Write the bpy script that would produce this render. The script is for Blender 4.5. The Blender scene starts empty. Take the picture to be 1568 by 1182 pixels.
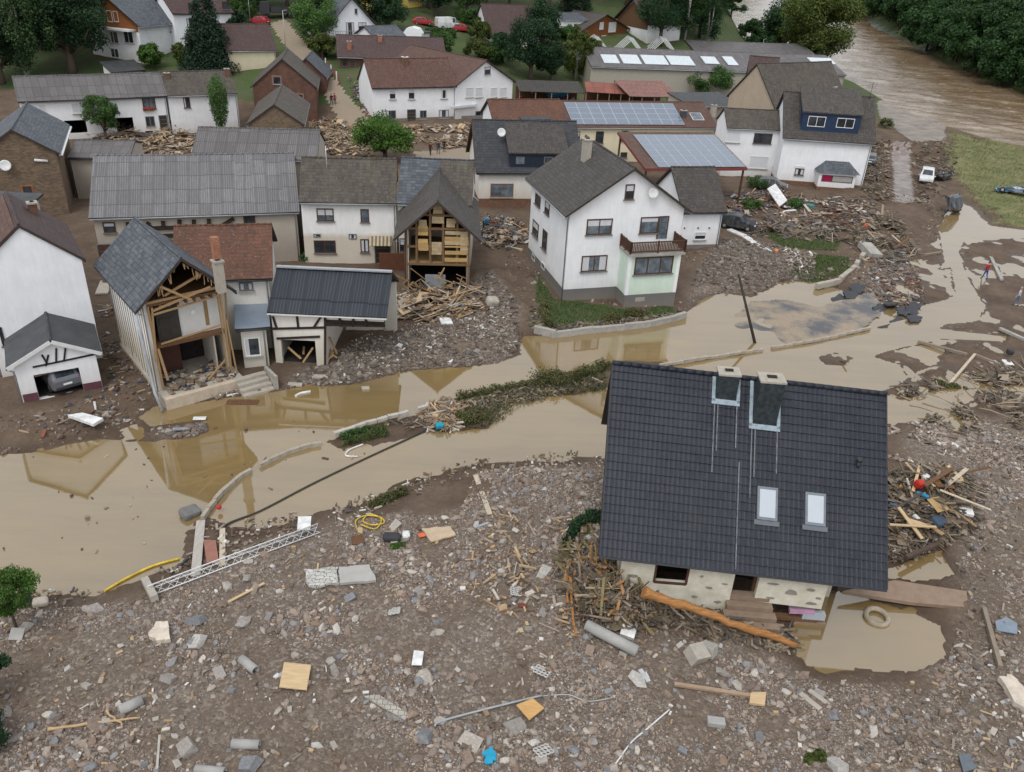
import bpy, math, random
import numpy as np
from mathutils import Vector, Matrix

S = bpy.context.scene
C = S.collection
rnd = random.Random(7)
# ---------------------------------------------------------------- camera, world, sun, exposure
HC = 26.0; FPX = 1250.0; PITCH = math.atan(684.0 / 1250.0); ROLL = math.radians(3.0)
_F = np.array([0, math.cos(PITCH), -math.sin(PITCH)])
_R0 = np.array([1.0, 0, 0]); _U0 = np.array([0, math.sin(PITCH), math.cos(PITCH)])
_R = math.cos(ROLL) * _R0 + math.sin(ROLL) * _U0
_U = -math.sin(ROLL) * _R0 + math.cos(ROLL) * _U0
_C = np.array([0, 0, HC])
cam = bpy.data.cameras.new('camera'); camo = bpy.data.objects.new('camera', cam); C.objects.link(camo)
cam.sensor_width = 36.0; cam.lens = 36.0 * FPX / 1568.0; cam.clip_start = 0.5; cam.clip_end = 3000
M = Matrix.Identity(4)
for i in range(3):
    M[i][0] = _R[i]; M[i][1] = _U[i]; M[i][2] = -_F[i]; M[i][3] = _C[i]
camo.matrix_world = M
S.camera = camo

SUN_EL = math.radians(58); SUN_AZ = math.radians(200)   # high, behind the left shoulder of the camera
W = bpy.data.worlds.new('World'); S.world = W; W.use_nodes = True
nt = W.node_tree; bg = nt.nodes['Background']
sky = nt.nodes.new('ShaderNodeTexSky'); sky.sky_type = 'NISHITA'; sky.sun_disc = False
sky.sun_elevation = SUN_EL; sky.sun_rotation = SUN_AZ; sky.air_density = 1.0; sky.dust_density = 6.0; sky.ozone_density = 1.0
hs = nt.nodes.new('ShaderNodeHueSaturation'); hs.inputs['Saturation'].default_value = 0.28; hs.inputs['Value'].default_value = 1.0
nt.links.new(sky.outputs[0], hs.inputs['Color'])
# high even cloud cover over the clear sky
mx = nt.nodes.new('ShaderNodeMix'); mx.data_type = 'RGBA'; mx.inputs[0].default_value = .6; mx.inputs[7].default_value = (6.6, 6.9, 7.3, 1)
nt.links.new(hs.outputs[0], mx.inputs[6]); nt.links.new(mx.outputs[2], bg.inputs['Color'])
bg.inputs['Strength'].default_value = 0.15
sl = bpy.data.lights.new('sun', 'SUN'); sl.energy = 0.7; sl.angle = math.radians(20); sl.color = (1.0, 0.97, 0.92)
so = bpy.data.objects.new('sun', sl); C.objects.link(so)
_sd = Vector((math.sin(SUN_AZ) * math.cos(SUN_EL), math.cos(SUN_AZ) * math.cos(SUN_EL), math.sin(SUN_EL)))
so.rotation_euler = _sd.to_track_quat('Z', 'Y').to_euler()
S.view_settings.view_transform = 'Standard'; S.view_settings.look = 'None'
S.view_settings.exposure = 0.25; S.view_settings.gamma = 1.0

# ---------------------------------------------------------------- surveying helpers: where things stand
def ray(px, py):
    return _F + (px - 784) / FPX * _R - (py - 591) / FPX * _U
def at(px, py, z=0.0):
    d = ray(px, py); return _C + d * ((z - HC) / d[2])
def pr(p):
    v = np.asarray(p, float) - _C; w = v @ _F
    return 784 + FPX * (v @ _R) / w, 591 - FPX * (v @ _U) / w
def height_to(b, y):
    lo, hi = 0.0, 40.0
    for _ in range(50):
        m = (lo + hi) / 2
        if pr([b[0], b[1], b[2] + m])[1] > y: lo = m
        else: hi = m
    return lo
def hgt(base, y, zg):
    return height_to(at(base[0], base[1], zg), y)

# ---------------------------------------------------------------- noise
def vnoise(x, y, seed=0):
    xi = np.floor(x).astype(np.int64); yi = np.floor(y).astype(np.int64)
    fx = x - xi; fy = y - yi; fx = fx * fx * (3 - 2 * fx); fy = fy * fy * (3 - 2 * fy)
    def h(a, b):
        n = (a * 374761393 + b * 668265263 + seed * 1442695041) & 0xffffffff
        n = ((n ^ (n >> 13)) * 1274126177) & 0xffffffff
        n = n ^ (n >> 16)
        return (n & 0xffff) / 65535.0
    return (h(xi, yi) * (1 - fx) + h(xi + 1, yi) * fx) * (1 - fy) + (h(xi, yi + 1) * (1 - fx) + h(xi + 1, yi + 1) * fx) * fy
def fbm(x, y, sc, oct=4, seed=0):
    x = np.asarray(x, float) / sc; y = np.asarray(y, float) / sc; s = 0; a = .5
    for o in range(oct):
        s = s + a * (vnoise(x, y, seed + o) - .5); x = x * 2.03 + 17; y = y * 2.03 + 5; a *= .5
    return s * 2
def sst(t):
    t = np.clip(t, 0, 1); return t * t * (3 - 2 * t)
def sdf(poly, x, y):
    """signed distance, positive inside"""
    P = np.asarray(poly, float)[:, :2]; n = len(P)
    d2 = np.full(x.shape, 1e18); ins = np.zeros(x.shape, bool)
    for i in range(n):
        a = P[i]; b = P[(i + 1) % n]; e = b - a
        wx = x - a[0]; wy = y - a[1]
        t = np.clip((wx * e[0] + wy * e[1]) / max(e @ e, 1e-9), 0, 1)
        d2 = np.minimum(d2, (wx - e[0] * t) ** 2 + (wy - e[1] * t) ** 2)
        c = ((a[1] > y) != (b[1] > y))
        xx = a[0] + (y - a[1]) * e[0] / (e[1] if abs(e[1]) > 1e-12 else 1e-12)
        ins ^= c & (x < xx)
    return np.where(ins, 1, -1) * np.sqrt(d2)
def pxpoly(pts, z=0.0):
    return [at(p[0], p[1], z)[:2] for p in pts]

# ---------------------------------------------------------------- object helpers
def tag(o, label=None, cat=None, group=None, kind=None):
    if label: o['label'] = label
    if cat: o['category'] = cat
    if group: o['group'] = group
    if kind: o['kind'] = kind
    return o
def empty(name, loc, rz=0, label=None, cat=None, group=None):
    o = bpy.data.objects.new(name, None); C.objects.link(o); o.location = loc; o.rotation_euler = (0, 0, rz)
    o.empty_display_size = .3
    return tag(o, label, cat, group)
def link(name, me, mats, parent=None):
    o = bpy.data.objects.new(name, me); C.objects.link(o)
    if not isinstance(mats, (list, tuple)): mats = [mats]
    if not len(me.materials):
        for m in mats: me.materials.append(m)
    if parent: o.parent = parent
    return o
def copy_tree(o, parent=None):
    c = o.copy(); C.objects.link(c); c.parent = parent
    for ch in o.children: copy_tree(ch, c)
    return c
def np_mesh(name, V, F, smooth=False, mi=None):
    V = np.asarray(V, np.float32); F = np.asarray(F, np.int32)
    me = bpy.data.meshes.new(name); n, k = F.shape
    me.vertices.add(len(V)); me.vertices.foreach_set('co', V.ravel())
    me.loops.add(n * k); me.loops.foreach_set('vertex_index', F.ravel())
    me.polygons.add(n); me.polygons.foreach_set('loop_start', np.arange(0, n * k, k, dtype=np.int32))
    if mi is not None: me.polygons.foreach_set('material_index', np.asarray(mi, np.int32))
    me.polygons.foreach_set('use_smooth', np.full(n, smooth, bool))
    me.update(calc_edges=True)
    return me
class MB:
    def __init__(s): s.v = []; s.f = []; s.m = []; s.sm = []
    def add(s, vs, fs, mi=0, sm=False):
        b = len(s.v); s.v += [tuple(map(float, v)) for v in vs]
        for f in fs: s.f.append(tuple(b + i for i in f)); s.m.append(mi); s.sm.append(sm)
        return s
    def box(s, x0, x1, y0, y1, z0, z1, mi=0):
        if x1 < x0: x0, x1 = x1, x0
        if y1 < y0: y0, y1 = y1, y0
        if z1 < z0: z0, z1 = z1, z0
        v = [(x0, y0, z0), (x1, y0, z0), (x1, y1, z0), (x0, y1, z0), (x0, y0, z1), (x1, y0, z1), (x1, y1, z1), (x0, y1, z1)]
        return s.add(v, [(0, 3, 2, 1), (4, 5, 6, 7), (0, 1, 5, 4), (1, 2, 6, 5), (2, 3, 7, 6), (3, 0, 4, 7)], mi)
    def obox(s, c, sx, sy, sz, R=None, mi=0, taper=1.0):
        """oriented box, centre c, R = Euler tuple or 3x3"""
        if R is None: R = Matrix.Identity(3)
        elif isinstance(R, (tuple, list)):
            from mathutils import Euler
            R = Euler(R).to_matrix()
        c = Vector(c); v = []
        for z, t in ((-.5, 1.0), (.5, taper)):
            for x, y in ((-.5, -.5), (.5, -.5), (.5, .5), (-.5, .5)):
                v.append(c + R @ Vector((x * sx * t, y * sy * t, z * sz)))
        return s.add(v, [(0, 3, 2, 1), (4, 5, 6, 7), (0, 1, 5, 4), (1, 2, 6, 5), (2, 3, 7, 6), (3, 0, 4, 7)], mi)
    def beam(s, a, b, w, h, mi=0, up=(0, 0, 1)):
        a = Vector(a); b = Vector(b); d = b - a; L = d.length
        if L < 1e-5: return s
        d.normalize(); u = Vector(up)
        if abs(d.dot(u)) > .97: u = Vector((0, 1, 0))
        x = d.cross(u).normalized(); z = x.cross(d).normalized()
        R = Matrix((x, d, z)).transposed()
        return s.obox((a + b) / 2, w, L, h, R, mi)
    def prism(s, poly, z0, z1, mi=0):
        n = len(poly); v = [(p[0], p[1], z0) for p in poly] + [(p[0], p[1], z1) for p in poly]
        return s.add(v, [tuple(range(n))[::-1], tuple(range(n, 2 * n))] + [(i, (i + 1) % n, n + (i + 1) % n, n + i) for i in range(n)], mi)
    def extr(s, pts, off, mi=0):
        """polygon of 3d points extruded by vector off"""
        n = len(pts); off = Vector(off); v = [Vector(p) for p in pts]; v = v + [p + off for p in v]
        return s.add(v, [tuple(range(n))[::-1], tuple(range(n, 2 * n))] + [(i, (i + 1) % n, n + (i + 1) % n, n + i) for i in range(n)], mi)
    def tube(s, pts, r, n=8, mi=0, cap=True, sm=True):
        pts = [Vector(p) for p in pts]; rs = r if isinstance(r, (list, tuple)) else [r] * len(pts)
        vs = []; fs = []; N = len(pts); prev = None
        for i, p in enumerate(pts):
            d = (pts[min(i + 1, N - 1)] - pts[max(i - 1, 0)]).normalized()
            if prev is None:
                u = Vector((0, 0, 1)) if abs(d.z) < .9 else Vector((1, 0, 0))
            else: u = prev
            x = (u - d * u.dot(d)).normalized(); prev = x; y = d.cross(x)
            for k in range(n):
                a = 2 * math.pi * k / n; vs.append(p + (x * math.cos(a) + y * math.sin(a)) * rs[i])
        for i in range(N - 1):
            for k in range(n):
                fs.append((i * n + k, i * n + (k + 1) % n, (i + 1) * n + (k + 1) % n, (i + 1) * n + k))
        s.add(vs, fs, mi, sm)
        if cap:
            b = len(s.v) - len(vs)
            s.f.append(tuple(b + k for k in range(n))[::-1]); s.m.append(mi); s.sm.append(False)
            s.f.append(tuple(b + (N - 1) * n + k for k in range(n))); s.m.append(mi); s.sm.append(False)
        return s
    def lathe(s, prof, c=(0, 0, 0), n=16, mi=0, R=None, closed=False):
        c = Vector(c); vs = []; fs = []; P = len(prof)
        for r, z in prof:
            for k in range(n):
                a = 2 * math.pi * k / n; q = Vector((r * math.cos(a), r * math.sin(a), z))
                if R is not None: q = R @ q
                vs.append(c + q)
        for i in range(P if closed else P - 1):
            j = (i + 1) % P
            for k in range(n): fs.append((i * n + k, i * n + (k + 1) % n, j * n + (k + 1) % n, j * n + k))
        return s.add(vs, fs, mi, True)
    def mesh(s, name='m'):
        me = bpy.data.meshes.new(name); me.from_pydata(s.v, [], s.f); me.update()
        me.polygons.foreach_set('material_index', s.m); me.polygons.foreach_set('use_smooth', s.sm)
        box_uv(me)
        return me
    def build(s, name, mats, parent=None):
        return link(name, s.mesh(name), mats, parent)
def box_uv(me):
    nl = len(me.loops)
    if not nl: return
    uv = me.uv_layers.new(name='UVMap')
    co = np.empty(len(me.vertices) * 3, np.float32); me.vertices.foreach_get('co', co); co = co.reshape(-1, 3)
    li = np.empty(nl, np.int32); me.loops.foreach_get('vertex_index', li)
    nn = np.empty(len(me.polygons) * 3, np.float32); me.polygons.foreach_get('normal', nn); nn = nn.reshape(-1, 3)
    lt = np.empty(len(me.polygons), np.int32); me.polygons.foreach_get('loop_total', lt)
    N = np.repeat(nn, lt, axis=0)
    t = np.stack([-N[:, 1], N[:, 0], np.zeros(nl)], 1); L = np.linalg.norm(t, axis=1)
    flat = L < .12; t[flat] = (1, 0, 0); L[flat] = 1; t /= L[:, None]
    b = np.cross(N, t)
    P = co[li]
    out = np.stack([(P * t).sum(1), (P * b).sum(1)], 1).astype(np.float32)
    uv.data.foreach_set('uv', out.ravel())
# ---------------------------------------------------------------- materials
class NT:
    def __init__(s, name):
        s.m = bpy.data.materials.new(name); s.m.use_nodes = True; s.t = s.m.node_tree
        s.b = s.t.nodes['Principled BSDF']; s.b.inputs['Specular IOR Level'].default_value = .22
    def n(s, typ, **kw):
        nd = s.t.nodes.new('ShaderNode' + typ)
        for k, v in kw.items():
            if k[0] == 'i' and k[1:].isdigit(): nd.inputs[int(k[1:])].default_value = v
            elif k.startswith('in_'): nd.inputs[k[3:].replace('_', ' ')].default_value = v
            else: setattr(nd, k, v)
        return nd
    def l(s, a, b):
        s.t.links.new(a, b)
    def math(s, op, a, b=None, c=None):
        nd = s.n('Math', operation=op)
        for i, x in enumerate((a, b, c)):
            if x is None: continue
            if isinstance(x, (int, float)): nd.inputs[i].default_value = x
            else: s.l(x, nd.inputs[i])
        return nd.outputs[0]
    def noise(s, scale, detail=4, rough=.6, vec=None, out=0):
        nd = s.n('TexNoise'); nd.inputs['Scale'].default_value = scale; nd.inputs['Detail'].default_value = detail
        nd.inputs['Roughness'].default_value = rough
        if vec is not None: s.l(vec, nd.inputs['Vector'])
        return nd.outputs[out]
    def ramp(s, fac, stops, interp='LINEAR'):
        nd = s.n('ValToRGB'); cr = nd.color_ramp; cr.interpolation = interp
        while len(cr.elements) < len(stops): cr.elements.new(.5)
        for e, (p, c) in zip(cr.elements, stops):
            e.position = p; e.color = (c, c, c, 1) if isinstance(c, (int, float)) else (*c, 1)
        s.l(fac, nd.inputs[0]); return nd.outputs[0]
    def mix(s, fac, a, b, mode='MIX'):
        nd = s.n('Mix', data_type='RGBA', blend_type=mode)
        for x, k in ((fac, 0), (a, 6), (b, 7)):
            if isinstance(x, (int, float)): nd.inputs[k].default_value = x
            elif isinstance(x, (tuple, list)): nd.inputs[k].default_value = (*x, 1)
            else: s.l(x, nd.inputs[k])
        return nd.outputs[2]
    def bump(s, h, strength=.3, dist=.02):
        nd = s.n('Bump'); nd.inputs['Strength'].default_value = strength; nd.inputs['Distance'].default_value = dist
        s.l(h, nd.inputs['Height']); s.l(nd.outputs[0], s.b.inputs['Normal'])
    def col(s, c):
        if isinstance(c, (tuple, list)): s.b.inputs['Base Color'].default_value = (*c, 1)
        else: s.l(c, s.b.inputs['Base Color'])
    def rough(s, r):
        if isinstance(r, (int, float)): s.b.inputs['Roughness'].default_value = r
        else: s.l(r, s.b.inputs['Roughness'])
    def obj(s): return s.n('TexCoord').outputs['Object']
    def uv(s): return s.n('TexCoord').outputs['UV']
def dk(c, f): return tuple(x * f for x in c)
_mc = {}
def M_plain(name, col, rough=.75, var=.18, scale=2.5, bump=.15, metal=0, col2=None, fine=14):
    if name in _mc: return _mc[name]
    t = NT(name); o = t.obj()
    a = t.noise(scale, 5, .65, o); f = t.ramp(a, [(.3, 0.0), (.7, 1.0)])
    c = t.mix(f, dk(col, 1 - var), col2 or dk(col, 1 + var * .6)); t.col(c)
    h = t.noise(fine, 4, .7, o); t.bump(h, bump, .02); t.rough(rough); t.b.inputs['Metallic'].default_value = metal
    _mc[name] = t.m; return t.m
def M_wall(name, col, dirt=.35, dirtcol=(.30, .25, .19), h0=1.2, h1=2.6, grain=30):
    """rendered wall with a flood line: mud stained below h0..h1 metres above the ground (object z), streaks above"""
    if name in _mc: return _mc[name]
    t = NT(name); o = t.obj(); sx = t.n('SeparateXYZ'); t.l(o, sx.inputs[0])
    big = t.noise(.8, 4, .6, o); mp = t.n('Mapping'); mp.inputs['Scale'].default_value = (3.0, 3.0, .35); t.l(o, mp.inputs[0])
    st = t.noise(1.6, 4, .6, mp.outputs[0])
    f = t.ramp(t.math('ADD', t.math('MULTIPLY', big, .6), t.math('MULTIPLY', st, .4)), [(.38, 0.0), (.66, 1.0)])
    c = t.mix(f, dk(col, .90), dk(col, 1.04))
    zz = t.math('ADD', sx.outputs[2], t.math('MULTIPLY', t.math('SUBTRACT', t.noise(1.3, 5, .6, o), .5), .55))
    mr = t.n('MapRange'); mr.inputs['From Min'].default_value = h0; mr.inputs['From Max'].default_value = h1
    mr.inputs['To Min'].default_value = dirt; mr.inputs['To Max'].default_value = 0; t.l(zz, mr.inputs[0])
    c = t.mix(mr.outputs[0], c, dirtcol)
    t.col(c); t.rough(.9); t.bump(t.noise(grain, 3, .6, o), .12, .01)
    _mc[name] = t.m; return t.m
def M_tile(name, col, col2, ru=.3, rv=.34, lichen=.0, lichcol=(.42, .42, .36), line=.35, wet=.6, relief=.03, moss=0, bold=.5):
    """tiled roof from metre UVs: rows, staggered tiles, each a little different, weathering and lichen"""
    if name in _mc: return _mc[name]
    t = NT(name); u = t.uv(); sx = t.n('SeparateXYZ'); t.l(u, sx.inputs[0])
    wob = t.math('MULTIPLY', t.math('SUBTRACT', t.noise(.7, 2, .5, u), .5), .12)
    vv = t.math('DIVIDE', t.math('ADD', sx.outputs[1], wob), rv); uu = t.math('DIVIDE', sx.outputs[0], ru)
    row = t.math('FLOOR', vv); fv = t.math('FRACT', vv); ci = t.math('FLOOR', uu); fu = t.math('FRACT', uu)
    cx = t.n('CombineXYZ'); t.l(ci, cx.inputs[0]); t.l(row, cx.inputs[1])
    wn = t.n('TexWhiteNoise'); wn.noise_dimensions = '2D'; t.l(cx.outputs[0], wn.inputs['Vector'])
    c = t.mix(t.ramp(wn.outputs[0], [(0, 0.0), (.6, .5), (1, 1.0)]), col, col2)
    big = t.noise(.45, 5, .65, u); c = t.mix(t.ramp(big, [(.35, 0.0), (.7, bold)]), c, dk(col2, .62))
    lo = t.ramp(fv, [(0, 1.0), (.10, 1.0), (.2, 0.0), (1, 0.0)])
    c = t.mix(t.math('MULTIPLY', lo, line), c, dk(col, .25))
    lu = t.ramp(fu, [(0, 1.0), (.14, 0.0), (.88, 0.0), (1, .8)]); c = t.mix(t.math('MULTIPLY', lu, line * .55), c, dk(col, .35))
    if moss: c = t.mix(t.math('MULTIPLY', t.ramp(t.noise(.6, 5, .7, u), [(.5, 0.0), (.62, 1.0)]), moss), c, (.11, .12, .07))
    if lichen:
        sp = t.math('MULTIPLY', t.ramp(t.noise(7, 3, .8, u), [(.60, 0.0), (.66, 1.0)]), lichen)
        c = t.mix(sp, c, lichcol)
    t.col(c); t.rough(wet)
    h = t.math('ADD', t.math('MULTIPLY', t.math('SUBTRACT', 1.0, fv), .6), t.math('MULTIPLY', t.math('SINE', t.math('MULTIPLY', uu, 6.2832)), .3))
    t.bump(h, .8, relief)
    _mc[name] = t.m; return t.m
def M_corr(name, col, col2, period=.18, sheet=.9, row=1.6, wet=.55, metal=0, stain=(.12, .10, .09), st=.5):
    if name in _mc: return _mc[name]
    t = NT(name); u = t.uv(); sx = t.n('SeparateXYZ'); t.l(u, sx.inputs[0])
    uu = t.math('DIVIDE', sx.outputs[0], period); w = t.math('SINE', t.math('MULTIPLY', uu, 6.2832))
    mp = t.n('Mapping'); mp.inputs['Scale'].default_value = (2.2, .35, 1); t.l(u, mp.inputs[0])
    cx = t.n('CombineXYZ'); t.l(t.math('FLOOR', t.math('DIVIDE', sx.outputs[0], sheet)), cx.inputs[0]); t.l(t.math('FLOOR', t.math('DIVIDE', sx.outputs[1], row)), cx.inputs[1])
    wn = t.n('TexWhiteNoise'); wn.noise_dimensions = '2D'; t.l(cx.outputs[0], wn.inputs['Vector'])
    c = t.mix(wn.outputs[0], col, col2)
    c = t.mix(t.ramp(t.noise(3, 5, .75, mp.outputs[0]), [(.42, 0.0), (.68, st)]), c, stain)
    c = t.mix(t.math('MULTIPLY', t.ramp(w, [(0, 1.0), (.45, 0.0), (1, 0.0)]), .45), c, dk(col, .3))
    fr = t.math('FRACT', t.math('DIVIDE', sx.outputs[1], row)); c = t.mix(t.ramp(fr, [(0, .8), (.035, .8), (.06, 0.0), (1, 0.0)]), c, dk(col, .3))
    fs = t.math('FRACT', t.math('DIVIDE', sx.outputs[0], sheet)); c = t.mix(t.ramp(fs, [(0, .6), (.05, .6), (.08, 0.0), (1, 0.0)]), c, dk(col, .3))
    t.col(c); t.rough(wet); t.b.inputs['Metallic'].default_value = metal; t.bump(w, .6, .03)
    _mc[name] = t.m; return t.m
def M_brick(name, c1, c2, mortar, w=.3, h=.12, rough=.9, off=.5, jit=.03):
    if name in _mc: return _mc[name]
    t = NT(name); u = t.uv(); va = t.n('VectorMath', operation='ADD')
    nn = t.n('TexNoise'); nn.inputs['Scale'].default_value = 3; t.l(u, nn.inputs['Vector'])
    sc = t.n('VectorMath', operation='SCALE'); sc.inputs['Scale'].default_value = jit * 4; t.l(nn.outputs['Color'], sc.inputs[0])
    t.l(u, va.inputs[0]); t.l(sc.outputs[0], va.inputs[1])
    b = t.n('TexBrick'); b.inputs['Scale'].default_value = 1; b.inputs['Brick Width'].default_value = w; b.inputs['Row Height'].default_value = h
    b.inputs['Mortar Size'].default_value = .012; b.inputs['Color1'].default_value = (*c1, 1); b.inputs['Color2'].default_value = (*c2, 1)
    b.inputs['Mortar'].default_value = (*mortar, 1); b.offset = off; t.l(va.outputs[0], b.inputs['Vector'])
    c = t.mix(t.ramp(t.noise(1.2, 5, .7, u), [(.35, 0.0), (.7, .55)]), b.outputs[0], dk(c2, .5))
    t.col(c); t.rough(rough); t.bump(b.outputs['Fac'], -.4, .02)
    _mc[name] = t.m; return t.m
def M_wood(name, col, rough=.75, var=.35, axis=1):
    if name in _mc: return _mc[name]
    t = NT(name); o = t.obj(); mp = t.n('Mapping'); s3 = [9, 9, 9]; s3[axis] = 1.2; mp.inputs['Scale'].default_value = s3; t.l(o, mp.inputs[0])
    oi = t.n('ObjectInfo'); g = t.n('NewGeometry')
    f = t.ramp(t.noise(1.5, 6, .7, mp.outputs[0]), [(.3, 0.0), (.75, 1.0)])
    c = t.mix(f, dk(col, 1 - var), dk(col, 1.15)); r = t.ramp(g.outputs['Random Per Island'], [(0, .65), (1, 1.25)])
    c = t.mix(1.0, c, r, 'MULTIPLY'); t.col(c); t.rough(rough); t.bump(f, .25, .01)
    _mc[name] = t.m; return t.m
def M_isl(name, cols, rough=.85, scale=12, var=.3, bump=.3, trans=0):
    """each loose piece of the mesh gets one of the colours (gravel, leaves, debris)"""
    if name in _mc: return _mc[name]
    t = NT(name); g = t.n('NewGeometry'); n = len(cols)
    r = t.ramp(g.outputs['Random Per Island'], [(i / n, c) for i, c in enumerate(cols)], 'CONSTANT')
    nz = t.ramp(t.noise(scale, 4, .7, t.obj()), [(.25, 1 - var), (.75, 1 + var * .5)])
    t.col(t.mix(1.0, r, nz, 'MULTIPLY')); t.rough(rough)
    if bump: t.bump(t.noise(scale * 3, 3, .6, t.obj()), bump, .02)
    _mc[name] = t.m; return t.m
def M_leaf(name, c1, c2, c3, sc=.5):
    if name in _mc: return _mc[name]
    t = NT(name); g = t.n('NewGeometry'); o = t.obj()
    r = t.ramp(g.outputs['Random Per Island'], [(0, c1), (.55, c2), (1, c3)])
    big = t.ramp(t.noise(sc, 3, .6, o), [(.35, .72), (.65, 1.25)])
    oi = t.n('ObjectInfo'); rr = t.ramp(oi.outputs['Random'], [(0, .85), (1, 1.12)])
    c = t.mix(1.0, t.mix(1.0, r, big, 'MULTIPLY'), rr, 'MULTIPLY'); t.col(c); t.rough(.6)
    tr = t.n('BsdfTranslucent'); t.l(t.mix(1.0, c, (1.3, 1.4, .7), 'MULTIPLY'), tr.inputs[0])
    ms = t.n('MixShader', i0=.25); out = t.t.nodes['Material Output']
    t.l(t.b.outputs[0], ms.inputs[1]); t.l(tr.outputs[0], ms.inputs[2]); t.l(ms.outputs[0], out.inputs[0])
    _mc[name] = t.m; return t.m
def M_glass(name, col=(.02, .025, .03), rough=.06):
    if name in _mc: return _mc[name]
    t = NT(name); o = t.obj(); c = t.mix(t.ramp(t.noise(1.1, 3, .6, o), [(.4, 0.0), (.6, 1.0)]), col, dk(col, 2.2)); t.col(c); t.rough(rough)
    t.b.inputs['IOR'].default_value = 1.5; t.b.inputs['Specular IOR Level'].default_value = .5
    _mc[name] = t.m; return t.m

glass = M_glass('glass_dark'); glass_pale = M_glass('glass_curtained', (.07, .085, .10), .12)
shutter = M_plain('shutter_white', (.60, .62, .64), .6, .06)
frame_brown = M_plain('frame_brown', (.085, .045, .03), .5); frame_white = M_plain('frame_white', (.72, .72, .70), .5, .05)
frame_grey = M_plain('frame_grey', (.16, .16, .16), .6); frame_wood = M_plain('frame_light_wood', (.23, .12, .05), .6)
w_white = M_wall('wall_white', (.80, .81, .83), .42, (.40, .34, .26), .1, 1.7)
w_white_dirty = M_wall('wall_white_muddy', (.80, .80, .78), .62, (.46, .39, .27), 1.6, 3.4)
w_offwhite = M_wall('wall_offwhite', (.70, .68, .63), .55, (.40, .34, .25), .8, 2.6)
w_cream = M_wall('wall_cream', (.72, .64, .46), .35, (.40, .33, .23), .4, 2.2)
w_beige = M_wall('wall_beige', (.44, .40, .34), .55, (.20, .16, .13), .8, 3.2)
w_yellow = M_wall('wall_yellow', (.78, .58, .16), .1, (.40, .33, .23), .2, 1.2)
plinth_grey = M_wall('plinth_grey', (.16, .155, .15), .5, (.24, .20, .16), .0, .8)
stone_wall = M_brick('stone_rubble', (.24, .17, .11), (.13, .095, .07), (.16, .13, .10), .34, .13, .95, .5, .06)
brick_wall = M_brick('brick_redbrown', (.19, .075, .045), (.10, .05, .04), (.15, .12, .10), .26, .10)
brick_orange = M_brick('brick_orange', (.42, .14, .06), (.30, .10, .05), (.3, .25, .2), .24, .09)
brick_dark = M_brick('brick_plinth', (.24, .11, .06), (.15, .08, .05), (.15, .12, .10), .26, .10)
concrete = M_plain('concrete', (.34, .32, .29), .9, .25, 1.6, .3); concrete_pale = M_plain('concrete_pale', (.42, .40, .36), .9, .3, 3.5, .3, col2=(.42, .37, .30))
metal_grey = M_plain('zinc', (.36, .38, .40), .45, .15, metal=.3); metal_dark = M_plain('metal_dark', (.05, .05, .055), .5)
metal_white = M_plain('metal_white', (.62, .63, .63), .45, .12); white_paint = M_plain('white_painted', (.78, .79, .80), .5, .06)
timber_dark = M_plain('timber_dark', (.035, .026, .022), .8, .3); wood_new = M_wood('wood_torn', (.36, .235, .12)); wood_grey = M_wood('wood_weathered', (.27, .22, .17))
wood_brown = M_wood('wood_brown', (.16, .085, .045)); soffit = M_plain('soffit', (.05, .04, .035), .8)
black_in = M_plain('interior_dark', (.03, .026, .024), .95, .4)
t_brown = M_tile('tile_brown', (.06, .049, .042), (.10, .085, .072), .30, .34, .35, moss=.3)
t_brown2 = M_tile('tile_greybrown', (.048, .042, .039), (.078, .070, .064), .30, .34, .6, (.28, .27, .25))
t_red = M_tile('tile_redbrown', (.085, .045, .034), (.13, .07, .054), .30, .34, .25)
t_orange = M_tile('tile_orange', (.15, .065, .04), (.095, .05, .035), .26, .30, .4, bold=.7)
t_maroon = M_tile('tile_maroon', (.062, .038, .036), (.09, .058, .054), .30, .34, .1)
curtain = M_plain('curtain_white', (.55, .56, .58), .8, .1)
t_black = M_tile('tile_anthracite', (.035, .037, .042), (.058, .060, .066), .30, .34, .1)
t_slate = M_tile('slate_grey', (.055, .062, .075), (.12, .132, .15), .34, .30, .35, (.30, .32, .33), line=.5, bold=.45)
t_slate_brown = M_tile('slate_brown', (.052, .045, .040), (.09, .080, .072), .28, .26, .5, (.3, .29, .27))
felt = M_plain('roof_felt', (.055, .06, .066), .7, .12, 1.2, .2, col2=(.08, .082, .084)); felt_blue = M_plain('roof_sheet_blue', (.21, .25, .30), .6, .15, 1.0)
c_grey = M_corr('corrugated_grey', (.235, .235, .245), (.165, .165, .172), st=.6); c_grey2 = M_corr('corrugated_grey_old', (.19, .18, .182), (.13, .122, .125), st=.6)
c_black = M_corr('corrugated_black', (.035, .042, .055), (.05, .057, .07), .2, 1.0, 2.6, .5, st=.15)
c_rust = M_corr('corrugated_rust', (.28, .11, .08), (.20, .085, .065), .2, .9, 2.2, .6, stain=(.45, .40, .38), st=.45)
c_rust2 = M_corr('corrugated_rust_pale', (.33, .10, .07), (.23, .08, .055), .2, 1.6, 3, .6, stain=(.30, .16, .12), st=.3)
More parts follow.
